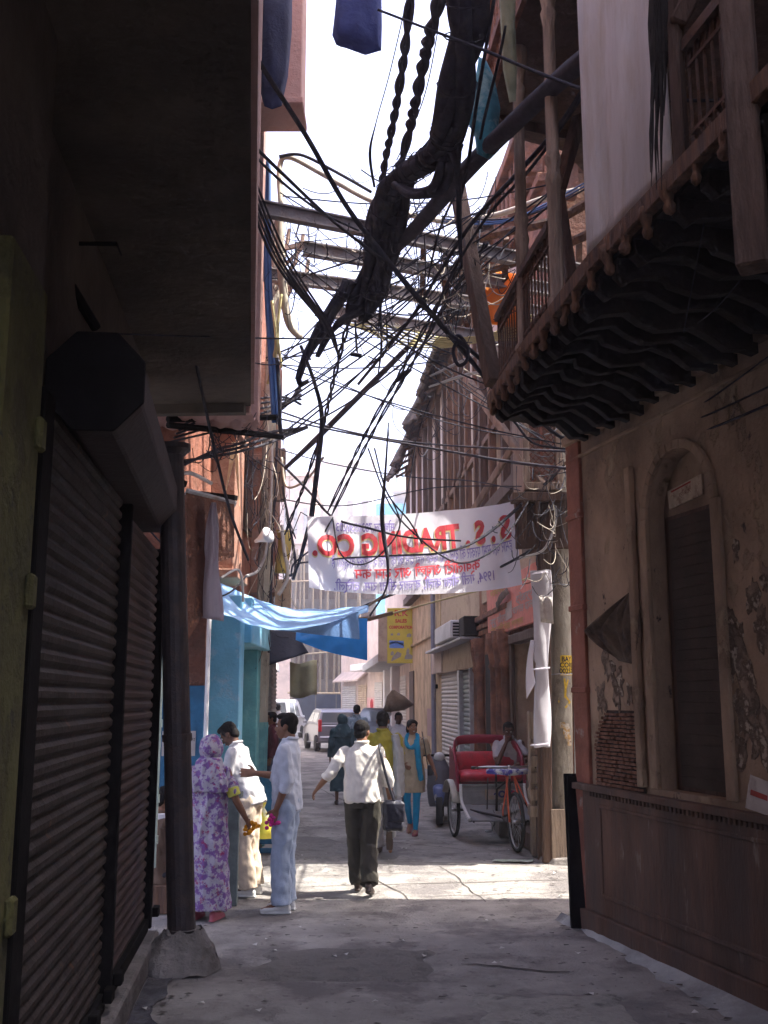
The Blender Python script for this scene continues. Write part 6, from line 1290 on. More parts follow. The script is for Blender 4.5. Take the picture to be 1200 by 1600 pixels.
# --- man in pale blue clothes, profile, reaching left
w3, J3, s3_ = person('standing man in a blue white shirt and ice blue trousers reaching out his hand', gp(446, 1424), 82, 1.72, topmat=PAL['bluewhite'], legmat=PAL['ice'], shoe=m_shoew, loose=1.2, face=True, skin=m_skin, seed=7, nod=2, hem=.86, curlR=.12, curlL=.8, fat=.98,
    pose=dict(elR=(.20, .12, 1.13), wrR=(.15, .33, 1.16), hdR=(.0, 1, .02), pnR=(-.9, 0, .4), elL=(-.20, -.04, 1.11), wrL=(-.20, .05, .88), knR=(.09, .03, .49), anR=(.11, .02, .09), knL=(-.08, .03, .49), anL=(-.09, .02, .09), toeL=(-.2, 1, 0), toeR=(.2, 1, 0)))
def held(name, label, cat, fn, mat, base):
    m_ = MB(); fn(m_); o = m_.build(name, mat, smooth=True); return tag(o, label, cat)
hw = WM[w3.name] @ (J3['wrL'] + V((0, .03, -.10)))
def bangle(m_):
    random.seed(5)
    for k in range(16): m_.ell(hw + V((random.gauss(0, .022), random.gauss(0, .015), random.gauss(.0, .025))), (.02, .02, .018))
m_pinkf = M('pink_flowers', (.55, .03, .22), .8, .3, 20, bump=.3); held('flower_bunch', 'small bunch of pink flowers held in the blue shirted man\'s near hand', 'flowers', bangle, m_pinkf, None)
hw2 = hw + V((-.24, -.02, -.06))
def cup(m_): m_.lathe([(.02, -.03), (.035, 0), (.04, .02), (.028, .035)], hw2, n=10)

# --- bending man in cream trousers
w2, J2, s2_ = person('man in a pale shirt and cream trousers bending over the little stand', gp(388, 1398), 78, 1.66, lean=20, nod=42, topmat=PAL['paleshirt'], legmat=PAL['cream'], shoe=m_shoew, loose=1.22, face=True, skin=m_skind, seed=12, hem=.84,
    pose=dict(elR=(.2, .30, 1.08), wrR=(.14, .50, 1.0), elL=(-.23, .22, 1.05), wrL=(-.14, .44, .98), knR=(.1, .03, .49), knL=(-.1, .02, .49), toeR=(.1, 1, 0)))
# --- woman in floral sari, veil over the head
w1, J1, s1_ = person('woman in a purple floral dress and veil seen from behind beside the column', gp(322, 1436), -14, 1.50, topmat=m_flor, top='dress', hem=.10, hemw=1.12, sleeve='short', legs=None, shoe=m_sand, hair=None, seed=20, fat=1.02, nod=4, yaw=-20, curlR=.7,
    pose=dict(elR=(.27, .02, 1.12), wrR=(.33, .16, .92)))
b = MB(); c = J1['head']
b.ell(c + V((0, -.015, .03)), (.105, .115, .115), None, 16, 10); b.loft([(c + V((0, -.03, -.06)), V((.10, 0, 0)), V((0, .10, 0))), (c + V((0, -.06, -.16)), V((.15, 0, 0)), V((0, .10, 0))), (c + V((0, -.07, -.26)), V((.20, 0, 0)), V((0, .10, 0))), (c + V((0, -.075, -.34)), V((.20, 0, 0)), V((0, .09, 0)))], 16)
organic(b, 'veil', m_flor, w1, .009, 3, .016, 9, 9)
for q in 'R':
    b = MB(); e = J1['shR'].lerp(J1['elR'], .55); b.tube([e, J1['shR'].lerp(J1['elR'], .86)], [.06, .056], 12); organic(b, 'sleeve_band', weave('yellow_sleeve', (.5, .48, .1)), w1, .008, 1)
hwo = WM[w1.name] @ (J1['wrR'] + V((.03, .06, -.06)))
def mari(m_):
    random.seed(3)
    for k in range(18): m_.ell(hwo + V((random.gauss(0, .03), random.gauss(0, .02), random.gauss(.0, .03))), (.02, .02, .017))
held('marigolds', 'orange marigolds held in the veiled woman\'s hand', 'flowers', mari, M('marigold', (.75, .30, .01), .8, .2, 30, bump=.4), None)
# --- yellow plastic bag by the blue cabinet
m_ = MB(); p = G(412, 1322, .55); p = P(411, 1310, 11.6)
m_.loft([(p + V((0, 0, 0)), V((.10, 0, 0)), V((0, .06, 0))), (p + V((.01, 0, .1)), V((.13, 0, 0)), V((0, .08, 0))), (p + V((0, 0, .2)), V((.09, 0, 0)), V((0, .05, 0))), (p + V((-.02, 0, .32)), V((.03, 0, 0)), V((0, .02, 0))), (p + V((-.02, 0, .38)), V((.05, 0, 0)), V((0, .02, 0)))], 14)
tag(m_.build('plastic_bag', M('yellow_plastic', (.72, .62, .08), .4, .2, 8, (.8, .78, .6), .6, .06, 9, bump=.3, transl=.3), smooth=True), 'yellow plastic bag hanging behind the cream trousered man', 'bag')
# --- smiling woman with cyan scarf
w5, J5, s5_ = person('smiling woman in a beige kurta cyan leggings and cyan scarf walking this way', gp(645, 1303), 170, 1.56, topmat=PAL['kurta'], top='kurta', hem=.62, hemw=.92, sleeve='short', legs='leggings', legmat=PAL['cyan'], shoe=m_sand, hair='bun', face=True, smile=True, skin=m_skinl, yaw=28, nod=2, fat=1.0, seed=31,
    pose=dict(elR=(.25, -.02, 1.13), wrR=(.10, .17, 1.03), elL=(-.25, -.06, 1.13), wrL=(-.34, -.02, .93), knR=(.08, .03, .49), anR=(.06, -.12, .16), toeR=(0, 1, -.5), ftR=(0, .45, 1), knL=(-.07, .08, .50), anL=(-.06, .12, .09)))
b = MB()
for pts, r in (([(.07, .03, 1.47), (.09, .09, 1.40), (.04, .14, 1.30), (-.03, .14, 1.29), (-.085, .10, 1.38), (-.08, .02, 1.46), (0, -.06, 1.47), (.07, .02, 1.47)], .034), ([(-.08, .11, 1.40), (-.10, .15, 1.25), (-.12, .16, 1.05), (-.15, .15, .88), (-.15, .14, .80)], .045)):
    pts = [V(p) * s5_ for p in pts]; b.tube([bez(pts, i / 20) for i in range(21)], r * s5_, 10)
organic(b, 'scarf', PAL['scarf'], w5, .0085, 2, .012, 16, 2)
b = MB(); b.tube([V((-.15, .09, 1.40)), V((-.19, .11, 1.2)), V((-.22, .05, .95)), V((-.23, -.05, .9))], .008, 6); b.box(V((-.24, -.08, .86)), (.06, .16, .14)); plain(b, 'handbag', m_bag, w5, bevel=.01)
# --- others in the street
w6, J6, _ = person('man in a yellow shirt with a grey shawl walking just beyond the bag carrier', gp(598, 1336), -6, 1.70, topmat=PAL['yellow'], legmat=PAL['grey'], shoe=m_shoe, seed=41, hair='short', sleeve='short', vox=.01,
    pose=dict(knL=(-.09, .16, .5), anL=(-.08, .26, .09), knR=(.10, .0, .48), anR=(.12, -.34, .30), toeR=(0, .35, -1), ftR=(0, 1, .35)))
b = MB(); b.loft([(V((.15, -.05, 1.42)), V((.05, 0, 0)), V((0, .09, 0))), (V((.20, -.06, 1.2)), V((.06, 0, 0)), V((0, .12, 0))), (V((.20, -.05, .9)), V((.07, 0, 0)), V((0, .13, 0))), (V((.19, -.04, .7)), V((.07, 0, 0)), V((0, .13, 0)))], 12); organic(b, 'shawl', PAL['grey'], w6, .01, 3, .02, 10, 3)
w7, J7, _ = person('porter in pale clothes carrying a brown sack on his head', gp(623, 1252), 186, 1.60, topmat=PAL['white'], legmat=PAL['white'], shoe=m_shoe, top='kurta', hem=.6, sleeve='long', seed=44, vox=.01, skin=m_skind, pose=dict(elR=(.30, .0, 1.5), wrR=(.16, .02, 1.72), elL=(-.25, 0, 1.12)))
hd = WM[w7.name] @ J7['head']; m_ = MB(); m_.loft([(hd + V((-.18, 0, .12)), V((.05, 0, 0)), V((0, .05, 0))), (hd + V((-.1, 0, .15)), V((.2, 0, 0)), V((0, .16, 0))), (hd + V((.02, 0, .25)), V((.27, 0, 0)), V((0, .2, 0))), (hd + V((-.05, 0, .4)), V((.17, 0, 0)), V((0, .15, 0))), (hd + V((-.1, 0, .52)), V((.03, 0, 0)), V((0, .03, 0)))], 14)
tag(m_.build('sack', M('brown_sacking', (.16, .11, .075), .95, .25, 9, bump=.4), smooth=True), 'brown pointed sack balanced on the porter\'s head', 'sack')
w8, J8, _ = person('woman in a dark teal dress and head scarf walking away', gp(534, 1256), 4, 1.56, topmat=PAL['teal'], top='dress', hem=.25, hemw=1.1, sleeve='long', legs=None, legmat=PAL['teal'], shoe=m_shoe, hair=None, seed=51, vox=.011)
b = MB(); c = J8['head']; b.ell(c + V((0, -.01, .02)), (.10, .115, .12)); b.loft([(c + V((0, -.02, -.06)), V((.1, 0, 0)), V((0, .1, 0))), (c + V((0, -.04, -.2)), V((.18, 0, 0)), V((0, .11, 0))), (c + V((0, -.04, -.3)), V((.2, 0, 0)), V((0, .11, 0)))], 14); organic(b, 'head_scarf', PAL['teal'], w8, .012, 3, .015, 9, 2)
w9, J9, _ = person('man in a striped blue shirt walking away beyond the teal woman', gp(557, 1226), 2, 1.72, topmat=m_stripe, legmat=PAL['denim'], shoe=m_shoe, seed=53, vox=.012, fat=1.1)
w10, J10, _ = person('person in a maroon top and grey blue trousers half hidden by the left utility pole', gp(423, 1262), 100, 1.62, topmat=PAL['maroon'], legmat=PAL['denim'], shoe=m_shoe, seed=55, vox=.012, sleeve='long')
w11, J11, _ = person('far man in a white shirt beside the white van', gp(433, 1190), 10, 1.7, topmat=PAL['white'], legmat=PAL['dark'], shoe=m_shoe, seed=57, vox=.014, sleeve='long')
w12, J12, _ = person('far man in a white shirt and pale cap near the grey house', gp(424, 1182), 0, 1.7, topmat=PAL['white'], legmat=PAL['grey'], shoe=m_shoe, seed=58, vox=.014, sleeve='long')
# rickshaw driver resting on a plinth, chin in hand
dl = P(796, 1165, 14.9); pl_z = .62
w13, J13, s13 = person('seated man in a pale shirt resting his chin on his hand behind the cycle rickshaw', (dl.x, 14.95), 172, 1.68, topmat=PAL['paleshirt'], legmat=PAL['dark'], shoe=m_shoe, skin=m_skind, face=True, seed=61, vox=.009, nod=14, yaw=6, sleeve='short', lean=16,
    pose=dict(pelvis=(0, 0, .80), hipR=(.09, .03, .79), hipL=(-.09, .03, .79), knR=(.13, .42, .86), anR=(.14, .42, .44), knL=(-.13, .44, .86), anL=(-.14, .46, .44), elR=(.16, .36, .98), wrR=(.03, .27, 1.27), hdR=(-.3, -.2, 1), pnR=(0, -1, 0), elL=(-.24, .25, 1.02), wrL=(-.05, .40, .93)))
m_ = MB(); m_.box2((dl.x - .22, 14.72, 0), (2.2, 15.3, .62)); m_.box2((dl.x - .22, 14.42, 0), (2.2, 14.72, .34)); tag(m_.build('plinth', m_step, bevel=.02), 'low stone plinth under the seated man beside the carved house', 'plinth')
# person sitting in the dark by the column
p = P(252, 1300, 9.55)
w14, J14, _ = person('person in brown clothes sitting half hidden behind the black column', (p.x, 9.6), -60, 1.62, topmat=PAL['brown'], legmat=PAL['dark'], shoe=m_shoe, skin=m_skin, seed=65, vox=.01, nod=20, sleeve='short',
    pose=dict(pelvis=(0, 0, .34), hipR=(.09, .03, .34), hipL=(-.09, .03, .34), knR=(.12, .40, .46), anR=(.12, .42, .09), knL=(-.12, .40, .46), anL=(-.12, .42, .09), elR=(.22, .18, .62), wrR=(.12, .38, .52), elL=(-.22, .18, .62), wrL=(-.12, .38, .52)))
m_ = MB(); m_.box2((p.x - .16, 9.42, 0), (p.x + .16, 9.76, .24)); tag(m_.build('low_stool', m_woodm, bevel=.01), 'low wooden block stool behind the black column', 'stool')
# ================================================================= vehicles
m_tyre = M('tyre_rubber', (.02, .02, .021), .85, .2, 20, bump=.1); m_chrome = M('worn_chrome', (.55, .55, .56), .3, .1, 9, metal=.9, bump=.03); m_rim = M('steel_rim', (.38, .38, .4), .4, .15, 9, metal=.7, bump=.03)
m_silver = M('silver_paint', (.17, .165, .20), .3, .05, 4, metal=.35, bump=0, spec=.6); m_wpaint = M('white_van_paint', (.6, .62, .66), .35, .05, 4, bump=0, spec=.5); m_dpaint = M('dark_car_paint', (.02, .025, .04), .3, .1, 4, bump=0, spec=.6)
m_carglass = M('car_glass', (.06, .075, .09), .08, .05, 2, bump=0, spec=.9); m_tail = M('tail_lamp', (.5, .02, .03), .3, .05, 9, bump=0); m_lampw = M('clear_lamp', (.6, .6, .58), .2, .05, 9, bump=0)
m_plateY = M('number_plate', (.6, .58, .5), .5, .05, 9, bump=0)
def wheel(t, c, r, w_, name='wheel', spokes=0, hubr=.05):
    """axle along local x; tyre with rim (and wire spokes) as a sub-part"""
    R = Matrix.Rotation(math.pi / 2, 3, 'Y'); b = MB()
    if spokes: 
        b.tube([c + V((0, r * math.cos(k * math.pi / 20), r * math.sin(k * math.pi / 20))) for k in range(41)], w_ / 2, 8)
    else: b.lathe([(r * .62, -w_ * .5), (r * .92, -w_ * .5), (r, -w_ * .35), (r, w_ * .35), (r * .92, w_ * .5), (r * .62, w_ * .5)], c, R, 28)
    wh = plain(b, name, m_tyre, t)
    b = MB()
    if spokes:
        b.tube([c + V((0, (r - w_ * .55) * math.cos(k * math.pi / 20), (r - w_ * .55) * math.sin(k * math.pi / 20))) for k in range(41)], .011, 6); b.lathe([(.022, -.05), (.022, .05)], c, R, 10)
        for k in range(spokes): a = 2 * math.pi * k / spokes; b.tube([c + V((.04 * (-1) ** k, .02 * math.cos(a), .02 * math.sin(a))), c + V((0, (r - w_ * .6) * math.cos(a + .25 * (-1) ** k), (r - w_ * .6) * math.sin(a + .25 * (-1) ** k)))], .0022, 4)
        plain(b, 'rim', m_chrome, wh)
    else:
        b.lathe([(r * .63, -w_ * .42), (r * .55, -w_ * .2), (r * .2, -w_ * .42), (.02, -w_ * .45)], c, R, 20); b.lathe([(r * .63, w_ * .42), (r * .55, w_ * .2), (r * .2, w_ * .42), (.02, w_ * .45)], c, R, 20); plain(b, 'rim', m_rim, wh)
    return wh
def car(name, label, cat, loc, rz, paint, van=False):
    t = thing(name, label, cat, (loc[0], loc[1], 0), math.radians(rz)); hw = .82
    if van: low = [(-1.75, .3), (-1.8, .6), (-1.78, 1.0), (1.3, 1.0), (1.75, .85), (1.82, .45), (1.75, .25)]; up = [(-1.76, 1.0), (-1.68, 1.75), (-1.5, 1.82), (.5, 1.82), (.8, 1.72), (1.35, 1.0)]
    else: low = [(-1.78, .32), (-1.84, .5), (-1.80, .92), (-1.6, .98), (.85, .98), (1.65, .80), (1.82, .55), (1.78, .25)]; up = [(-1.74, .95), (-1.52, 1.38), (-1.35, 1.46), (-.1, 1.50), (.25, 1.44), (1.0, .95)]
    b = MB(); k = len(low)
    sec = [(-hw + .07, .96), (-hw, 1.0), (-hw, 1.0), (hw, 1.0), (hw, 1.0), (hw - .07, .96)]
    xs_ = [-hw + .09, -hw + .02, -hw, hw, hw - .02, hw - .09]; sc_ = [.93, .985, 1, 1, .985, .93]; vs = []
    for x, q in zip(xs_, sc_): vs += [V((x, y * q, .62 + (z - .62) * q)) for y, z in low]
    b.add(vs, [tuple(range(k))[::-1], tuple(range(5 * k, 6 * k))] + [(i * k + j, i * k + (j + 1) % k, (i + 1) * k + (j + 1) % k, (i + 1) * k + j) for i in range(5) for j in range(k)])
    zm = max(z for y, z in up); vs = []; k2 = len(up)
    for x0 in (-1, 1):
        for y, z in up: vs.append(V((x0 * (hw - .03 - .16 * (z - .95) / (zm - .95)), y, z)))
    b.add(vs, [tuple(range(k2))[::-1], tuple(range(k2, 2 * k2))] + [(j, (j + 1) % k2, k2 + (j + 1) % k2, k2 + j) for j in range(k2)])
    plain(b, 'body', paint, t, False, .035)
    def gx(z): return hw - .03 - .16 * (z - .95) / (zm - .95)
    za = 1.03; zb = zm - .14
    def yr(z): 
        (y0, z0), (y1, z1) = up[0], up[1]; return y0 + (y1 - y0) * (z - z0) / (z1 - z0)
    b = MB(); b.add([V((-gx(za) + .08, yr(za) - .008, za)), V((gx(za) - .08, yr(za) - .008, za)), V((gx(zb) - .08, yr(zb) - .008, zb)), V((-gx(zb) + .08, yr(zb) - .008, zb))], [(0, 1, 2, 3)]); plain(b, 'rear_window', m_carglass, t, False)
    fy = lambda z: up[-1][0] + (up[-2][0] - up[-1][0]) * (z - up[-1][1]) / (up[-2][1] - up[-1][1])
    b = MB(); b.add([V((sx * (gx(z) - .08), fy(z) + .01, z)) for sx, z in ((-1, za), (1, za), (1, zb), (-1, zb))], [(0, 1, 2, 3)]); plain(b, 'windscreen', m_carglass, t, False)
    for sx in (-1, 1):
        for y0, y1, y2, y3 in ((-1.4, -.35, -.35, -1.22), (-.25, .72, .3, -.25)):
            b = MB(); b.add([V((sx * (gx(z) + .006), y, z)) for y, z in ((y0, za), (y1, za), (y2, zb), (y3, zb))], [(0, 1, 2, 3)]); plain(b, 'side_window', m_carglass, t, False)
        b = MB(); b.box(V((sx * .74, -1.79, .92)), (.13, .12, .42)); plain(b, 'tail_light', m_tail, t, False, .02)
        b = MB(); b.box(V((sx * .6, 1.74, .66)), (.3, .14, .16)); plain(b, 'headlight', m_lampw, t, False, .03)
        b = MB(); b.box(V((sx * .9, .75, 1.02)), (.14, .08, .1)); plain(b, 'mirror', paint, t, False, .02)
        for y in (-1.12, 1.12): wheel(t, V((sx * .72, y, .29)), .29, .18)
    b = MB(); b.box(V((0, -1.83, .45)), (1.55, .14, .2)); plain(b, 'bumper', paint, t, False, .04); b = MB(); b.box(V((0, 1.8, .42)), (1.55, .14, .2)); plain(b, 'bumper', paint, t, False, .04)
    b = MB(); b.box(V((0, -1.825, .74)), (.5, .03, .12)); plain(b, 'number_plate', m_plateY, t, False)
    return t
c0 = P(516, 1165, 38); car('parked_car', 'silver hatchback parked on the left seen from behind', 'car', (-1.95, 38.9), 13, m_silver)
c0 = P(452, 1125, 52); car('parked_van', 'white van with dark rear window beyond the silver hatchback', 'van', (c0.x - .2, 50), -8, m_wpaint, True)
c0 = P(592, 1150, 42); car('parked_car', 'dark car facing this way beyond the striped shirt man', 'car', (c0.x, 42), 172, m_dpaint)
# scooter
def scooter(label, loc, rz, paint, group=None):
    t = thing('scooter', label, 'scooter', (loc[0], loc[1], 0), math.radians(rz))
    wheel(t, V((0, .62, .24)), .24, .1); wheel(t, V((0, -.55, .24)), .24, .1)
    b = MB(); b.loft([(V((0, .40, .30)), V((.18, 0, 0)), V((0, .05, 0))), (V((0, .46, .55)), V((.20, 0, 0)), V((0, .06, 0))), (V((0, .44, .80)), V((.17, 0, 0)), V((0, .06, 0))), (V((0, .40, .96)), V((.09, 0, 0)), V((0, .05, 0)))], 14); b.box(V((0, .12, .28)), (.32, .6, .06)); organic(b, 'apron', paint, t, .014, 3)
    b = MB(); b.loft([(V((0, .78, .30)), V((.05, 0, 0)), V((0, 0, .04))), (V((0, .72, .48)), V((.09, 0, 0)), V((0, .05, .05))), (V((0, .58, .54)), V((.10, 0, 0)), V((0, .03, .06))), (V((0, .42, .48)), V((.08, 0, 0)), V((0, 0, .05)))], 12); plain(b, 'mudguard', M('blue_cream_guard', (.10, .13, .28), .4, .1, 4, (.5, .46, .4), .55, .03, 5, bump=0), t)
    b = MB(); b.loft([(V((0, -.15, .5)), V((.12, 0, 0)), V((0, 0, .14))), (V((0, -.4, .55)), V((.19, 0, 0)), V((0, 0, .18))), (V((0, -.8, .6)), V((.16, 0, 0)), V((0, 0, .12))), (V((0, -.95, .62)), V((.05, 0, 0)), V((0, 0, .05)))], 14); organic(b, 'rear_body', paint, t, .016, 3)
    b = MB(); b.loft([(V((0, .0, .74)), V((.11, 0, 0)), V((0, 0, .03))), (V((0, -.3, .78)), V((.14, 0, 0)), V((0, 0, .05))), (V((0, -.78, .80)), V((.12, 0, 0)), V((0, 0, .04)))], 12); plain(b, 'seat', m_bag, t)
    b = MB(); b.tube([V((-.34, .22, 1.0)), V((-.2, .30, 1.0)), V((0, .34, 1.0)), V((.2, .30, 1.0)), V((.34, .22, 1.0))], .018, 8); b.tube([V((0, .42, .8)), V((0, .34, 1.02))], .04, 8); plain(b, 'handlebar', m_dark, t)
    b = MB(); b.ell(V((0, .42, .98)), (.085, .06, .075)); plain(b, 'headlight', m_lampw, t)
    for sx in (-1, 1):
        b = MB(); b.tube([V((sx * .24, .28, 1.0)), V((sx * .3, .26, 1.2))], .008, 6); b.ell(V((sx * .3, .26, 1.23)), (.055, .02, .04)); plain(b, 'mirror', m_dark, t)
    return t
p = G(695, 1256); scooter('grey scooter parked beside the rickshaw with blue and cream front guard', (p.x - .22, 16.4), 176, M('grey_scooter_paint', (.11, .11, .13), .35, .1, 6, metal=.2, bump=0, spec=.6))
p = G(462, 1168); scooter('far dark scooter beside the parked van', (p.x - .6, 33), 190, M('dark_scooter_paint', (.03, .03, .05), .35, .1, 6, bump=0, spec=.6))
# ---- cycle rickshaw
fr_ = G(806, 1332); rr_ = G(711, 1306)
m_rseat = M('red_vinyl', (.50, .012, .035), .45, .2, 5, (.28, .02, .03), .56, .08, 6, bump=.1, bsc=12, spec=.45); m_mar = M('maroon_vinyl', (.22, .008, .03), .4, .15, 5, bump=.1, bsc=12, spec=.45); m_ofork = M('orange_fork', (.55, .10, .04), .5, .15, 9, bump=.05); m_fgrey = M('grey_footboard', (.19, .19, .20), .6, .25, 5, (.2, .18, .16), .58, .1, 5, bump=.1); m_blk = M('black_frame', (.025, .02, .022), .5, .2, 9, bump=.1, spec=.4)
ang = math.atan2(-(fr_.x - (rr_.x + .42)), fr_.y - rr_.y - .05)
rk = thing('cycle_rickshaw', 'empty cycle rickshaw with red vinyl seat facing this way in front of the seated man', 'cycle rickshaw', (rr_.x + .44, rr_.y, 0), ang)
wheel(rk, V((-.46, 0, .35)), .33, .05, spokes=28); wheel(rk, V((.46, 0, .35)), .33, .05, spokes=28); FY = (V((fr_.x, fr_.y)) - V((rr_.x + .44, rr_.y))).length
wheel(rk, V((0, FY, .36)), .335, .05, spokes=28)
b = MB(); b.tube([V((-.5, 0, .35)), V((.5, 0, .35))], .018, 8)
for sx in (-1, 1):
    b.tube([V((sx * .34, -.05, .42)), V((sx * .34, .55, .40)), V((0, .85, .34)), V((0, FY - .42, .30)), V((0, FY - .28, .62))], .017, 8); b.tube([V((sx * .36, -.2, .45)), V((sx * .36, .55, .36)), V((sx * .36, .8, .28))], .014, 8); b.tube([V((sx * .34, 0, .42)), V((sx * .36, -.05, .72))], .013, 6)
b.tube([V((0, FY - .28, .62)), V((0, FY - .33, .98))], .022, 8); b.tube([V((0, FY - .30, .85)), V((0, FY - .95, .68)), V((0, FY - 1.0, .34))], .017, 8); b.tube([V((0, FY - .95, .5)), V((0, FY - 1.0, .9))], .014, 8)
for sx in (-1, 1): b.tube([V((sx * .12, FY - .95, .82)), V((sx * .15, FY - .9, .42))], .008, 6)
plain(b, 'frame', m_blk, rk)
for sx in (-1, 1):
    b = MB(); b.tube([V((sx * .05, FY - .24, .88)), V((sx * .07, FY - .12, .62)), V((sx * .085, FY, .36))], .013, 8); plain(b, 'fork', m_ofork, rk)
    b = MB(); b.tube([V((sx * .035, FY - .2, .90)), V((sx * .17, FY + .02, .5)), V((sx * .17, FY + .02, .44))], .009, 6); plain(b, 'fork_stay', m_ofork, rk)
b = MB(); b.tube([V((-.38, FY - .50, .98)), V((-.26, FY - .34, 1.0)), V((0, FY - .28, 1.0)), V((.26, FY - .34, 1.0)), V((.38, FY - .50, .98))], .014, 8); b.tube([V((0, FY - .29, .86)), V((0, FY - .28, 1.02))], .02, 8); hb = plain(b, 'handlebar', m_chrome, rk)
for sx in (-1, 1):
    b = MB(); b.tube([V((sx * .36, FY - .47, .98)), V((sx * .42, FY - .58, .975))], .02, 8); plain(b, 'grip', m_blk, hb)
b = MB(); b.loft([(V((-.30, FY - .26, .95)), V((0, .03, 0)), V((0, 0, .03))), (V((0, FY - .20, .94)), V((0, .05, 0)), V((0, 0, .045))), (V((.30, FY - .26, .95)), V((0, .03, 0)), V((0, 0, .03)))], 10); plain(b, 'handlebar_cloth', M('blue_white_cloth', (.08, .07, .35), .8, .2, 9, (.6, .6, .65), .5, .04, 6, bump=.2), rk)
b = MB(); b.ell(V((0, FY - 1.0, .93)), (.10, .15, .04)); plain(b, 'saddle', m_bag, rk)
b = MB(); b.tube([V((.06, FY - 1.0, .30)), V((.06, FY - 1.0, .14))], .012, 6); b.tube([V((-.06, FY - 1.0, .30)), V((-.06, FY - 1.0, .46))], .012, 6); b.box(V((.11, FY - 1.0, .13)), (.09, .06, .02)); b.box(V((-.11, FY - 1.0, .47)), (.09, .06, .02)); cr_ = MB(); R = Matrix.Rotation(math.pi / 2, 3, 'Y'); b.lathe([(.1, -.004), (.1, .004)], V((.04, FY - 1.0, .30)), R, 18); plain(b, 'crank', m_chrome, rk)
b = MB(); pts = [V((.045, FY - 1.0 + .1 * math.cos(a), .30 + .1 * math.sin(a))) for a in [math.pi / 2 - k * math.pi / 8 for k in range(9)]]; pts += [V((.045, .05, .28)), V((.045, -.05, .35)), V((.045, .03, .42))]; b.tube(pts + [pts[0]], .006, 5); plain(b, 'chain', m_blk, rk)
# seat tub
b = MB(); b.loft([(V((-.42, .12, .80)), V((0, .24, 0)), V((0, 0, .075))), (V((-.3, .12, .815)), V((0, .25, 0)), V((0, 0, .085))), (V((.3, .12, .815)), V((0, .25, 0)), V((0, 0, .085))), (V((.42, .12, .80)), V((0, .24, 0)), V((0, 0, .075)))], 14); plain(b, 'seat', m_rseat, rk)
b = MB(); b.loft([(V((-.42, -.12, .98)), V((0, .05, 0)), V((0, 0, .13))), (V((-.3, -.13, .99)), V((0, .06, 0)), V((0, 0, .14))), (V((.3, -.13, .99)), V((0, .06, 0)), V((0, 0, .14))), (V((.42, -.12, .98)), V((0, .05, 0)), V((0, 0, .13)))], 14); plain(b, 'backrest', m_rseat, rk)
b = MB(); pts = [V((-.46, .34, .70)), V((-.47, .25, .95)), V((-.45, .02, 1.17)), V((-.36, -.16, 1.27)), V((-.15, -.2, 1.29)), V((.15, -.2, 1.29)), V((.36, -.16, 1.27)), V((.45, .02, 1.17)), V((.47, .25, .95)), V((.46, .34, .70))]
L_ = [bez(pts, i / 40) for i in range(41)]; b.loft([(p, V((0, 0, .062)), V((.03, .03, 0))) for p in L_], 8); plain(b, 'hood_rail', m_mar, rk)
b = MB()
for sx in (-1, 1): b.prism([V((sx * .455, .38, .62)), V((sx * .455, .36, .86)), V((sx * .455, .12, 1.1)), V((sx * .455, -.2, 1.2)), V((sx * .455, -.25, .62))], V((sx * .02, 0, 0)))
b.prism([V((-.45, -.2, .62)), V((.45, -.2, .62)), V((.45, -.24, 1.12)), V((-.45, -.24, 1.12))], V((0, -.02, 0))); plain(b, 'tub', m_mar, rk, False, .008)
b = MB(); b.prism([V((-.43, .36, .72)), V((.43, .36, .72)), V((.43, .42, .46)), V((-.43, .42, .46))], V((0, -.02, 0)))
for k in range(2): b.rod(V((-.43, .37, .70 - .08 * k)), V((.43, .37, .70 - .08 * k)), .03, .03)
plain(b, 'front_panel', m_fgrey, rk, False, .005)
b = MB(); b.prism([V((-.43, .42, .46)), V((.43, .42, .46)), V((.43, .80, .30)), V((-.43, .80, .30))], V((0, 0, -.025))); plain(b, 'footboard', m_fgrey, rk, False, .005)
for sx in (-1, 1):
    b = MB(); pts = [V((sx * .44, .37, .72)), V((sx * .445, .44, .52)), V((sx * .44, .66, .40)), V((sx * .42, .82, .31))]; b.tube([bez(pts, i / 12) for i in range(13)], .022, 8); plain(b, 'edge_rail', m_white, rk)
b = MB(); pts = [V((-.46 + .0, .36 * math.cos(a), .36 + .39 * math.sin(a))) for a in [math.pi * (.1 + .09 * k) for k in range(9)]]
for sx in (-1, 1): b.loft([(V((sx * .50, p.y, p.z)), V((.06, 0, 0)), V((0, p.y * .02, .012))) for p in pts], 8)
plain(b, 'mudguard', M('cream_guard', (.40, .38, .33), .5, .2, 5, bump=.05), rk)
b = MB(); b.box(V((-.12, .40, .585)), (.46, .012, .13)); nb_ = plain(b, 'name_board', M('name_board', (.33, .27, .25), .6, .15, 9, (.3, .2, .08), .6, .1, 5, bump=0), rk, False)
RW = WM[rk.name]
text_mb('eOPN', .15, lambda x, y: RW @ V((-.17 - x * .85 + .0, .412, .585 + y * .8)), step=0, bold=.008).build('lettering', M('navy_ink', (.03, .03, .18), .7, .1, bump=0), nb_)
b = MB(); b.ell(V((-.27, .408, .585)), (.05, .006, .05)); plain(b, 'red_disc', m_tail, nb_)
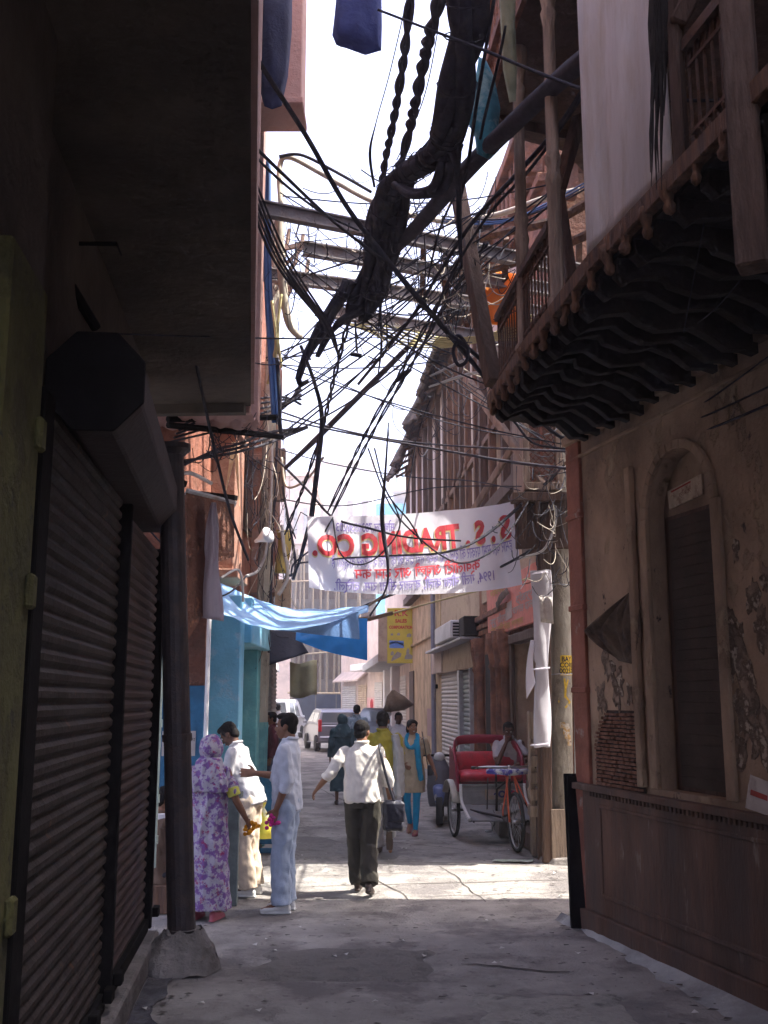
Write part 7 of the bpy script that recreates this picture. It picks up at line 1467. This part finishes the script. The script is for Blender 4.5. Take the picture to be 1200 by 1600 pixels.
# ================================================================= litter and loose paper
random.seed(14)
m_lit = M('litter_paper', (.55, .53, .50), .85, .2, 9, bump=.1)
b = MB()
for k in range(70):
    x = random.uniform(-1.6, 1.9); y = random.choice((random.uniform(5.4, 9), random.uniform(9, 18))); r = random.uniform(.008, .028); a = random.random() * 6.3
    if k < 26: x = -1.62 - .1 * (y - 6.4) + random.uniform(-.02, .35) if y < 9 else x
    z = hgt(x, y) + .004; b.add([V((x + r * math.cos(a), y + r * math.sin(a), z)), V((x + r * math.cos(a + 1.4), y + r * math.sin(a + 1.4), z + r * .5)), V((x + r * math.cos(a + 3), y + r * math.sin(a + 3), z)), V((x + r * .8 * math.cos(a + 4.5), y + r * .8 * math.sin(a + 4.5), z + r * .3))], [(0, 1, 2, 3)])
tag(b.build('litter', m_lit, center=False), 'scraps of paper litter scattered over the road', 'litter', kind='stuff')
b = MB()
for k in range(420):
    y = random.uniform(5.4, 16); x = random.uniform(-1.7, 2.0); x = x if k < 220 or y > 9 else (RN(8.95 - y, 0, .2 + abs(random.gauss(0, .18))).x if k % 2 else -1.5 - .1 * (y - 6.4) + abs(random.gauss(0, .15))); r = random.uniform(.004, .026); a = random.random() * 6.3; z = hgt(x, y) + .002
    b.add([V((x + r * 1.8 * math.cos(a), y + r * math.sin(a), z)), V((x + r * math.cos(a + 1.6), y + r * math.sin(a + 1.6), z + .003)), V((x + r * 1.6 * math.cos(a + 3), y + r * math.sin(a + 3), z)), V((x + r * math.cos(a + 4.6), y + r * math.sin(a + 4.6), z + .002))], [(0, 1, 2, 3)])
tag(b.build('grit', m_crk, center=False), 'dark grit and dirt specks on the road', 'grit', kind='stuff')
p = G(797, 1346); b = MB(); b.grid(lambda u_, v_: V((p.x - .22 + .46 * u_ + .05 * v_, p.y - .06 + .16 * v_ + .03 * math.sin(u_ * 6), hgt(p.x, p.y) + .012 + .014 * noise.noise((u_ * 5, v_ * 4, 0)))), 10, 5)
tag(b.build('paper_sheet', M('printed_paper', (.5, .55, .45), .85, .2, 12, (.3, .42, .3), .56, .05, 12, bump=.1)), 'crumpled pale green paper lying before the rickshaw wheel', 'paper')

# ================================================================= dusty air over the street
m = bpy.data.materials.new('dusty_air'); m.use_nodes = True; nt = m.node_tree
nt.nodes.remove(nt.nodes['Principled BSDF']); pv = nt.nodes.new('ShaderNodeVolumePrincipled'); pv.inputs['Color'].default_value = (.90, .90, 1, 1); pv.inputs['Density'].default_value = .0019; pv.inputs['Anisotropy'].default_value = .3
nt.links.new(pv.outputs[0], nt.nodes['Material Output'].inputs['Volume'])
b = MB(); b.box2((-200, -65, -1.2), (200, 270, 45)); hz = tag(b.build('haze', m), 'pale dusty air filling the street', 'haze', kind='stuff')
SC.cycles.volume_bounces = 1
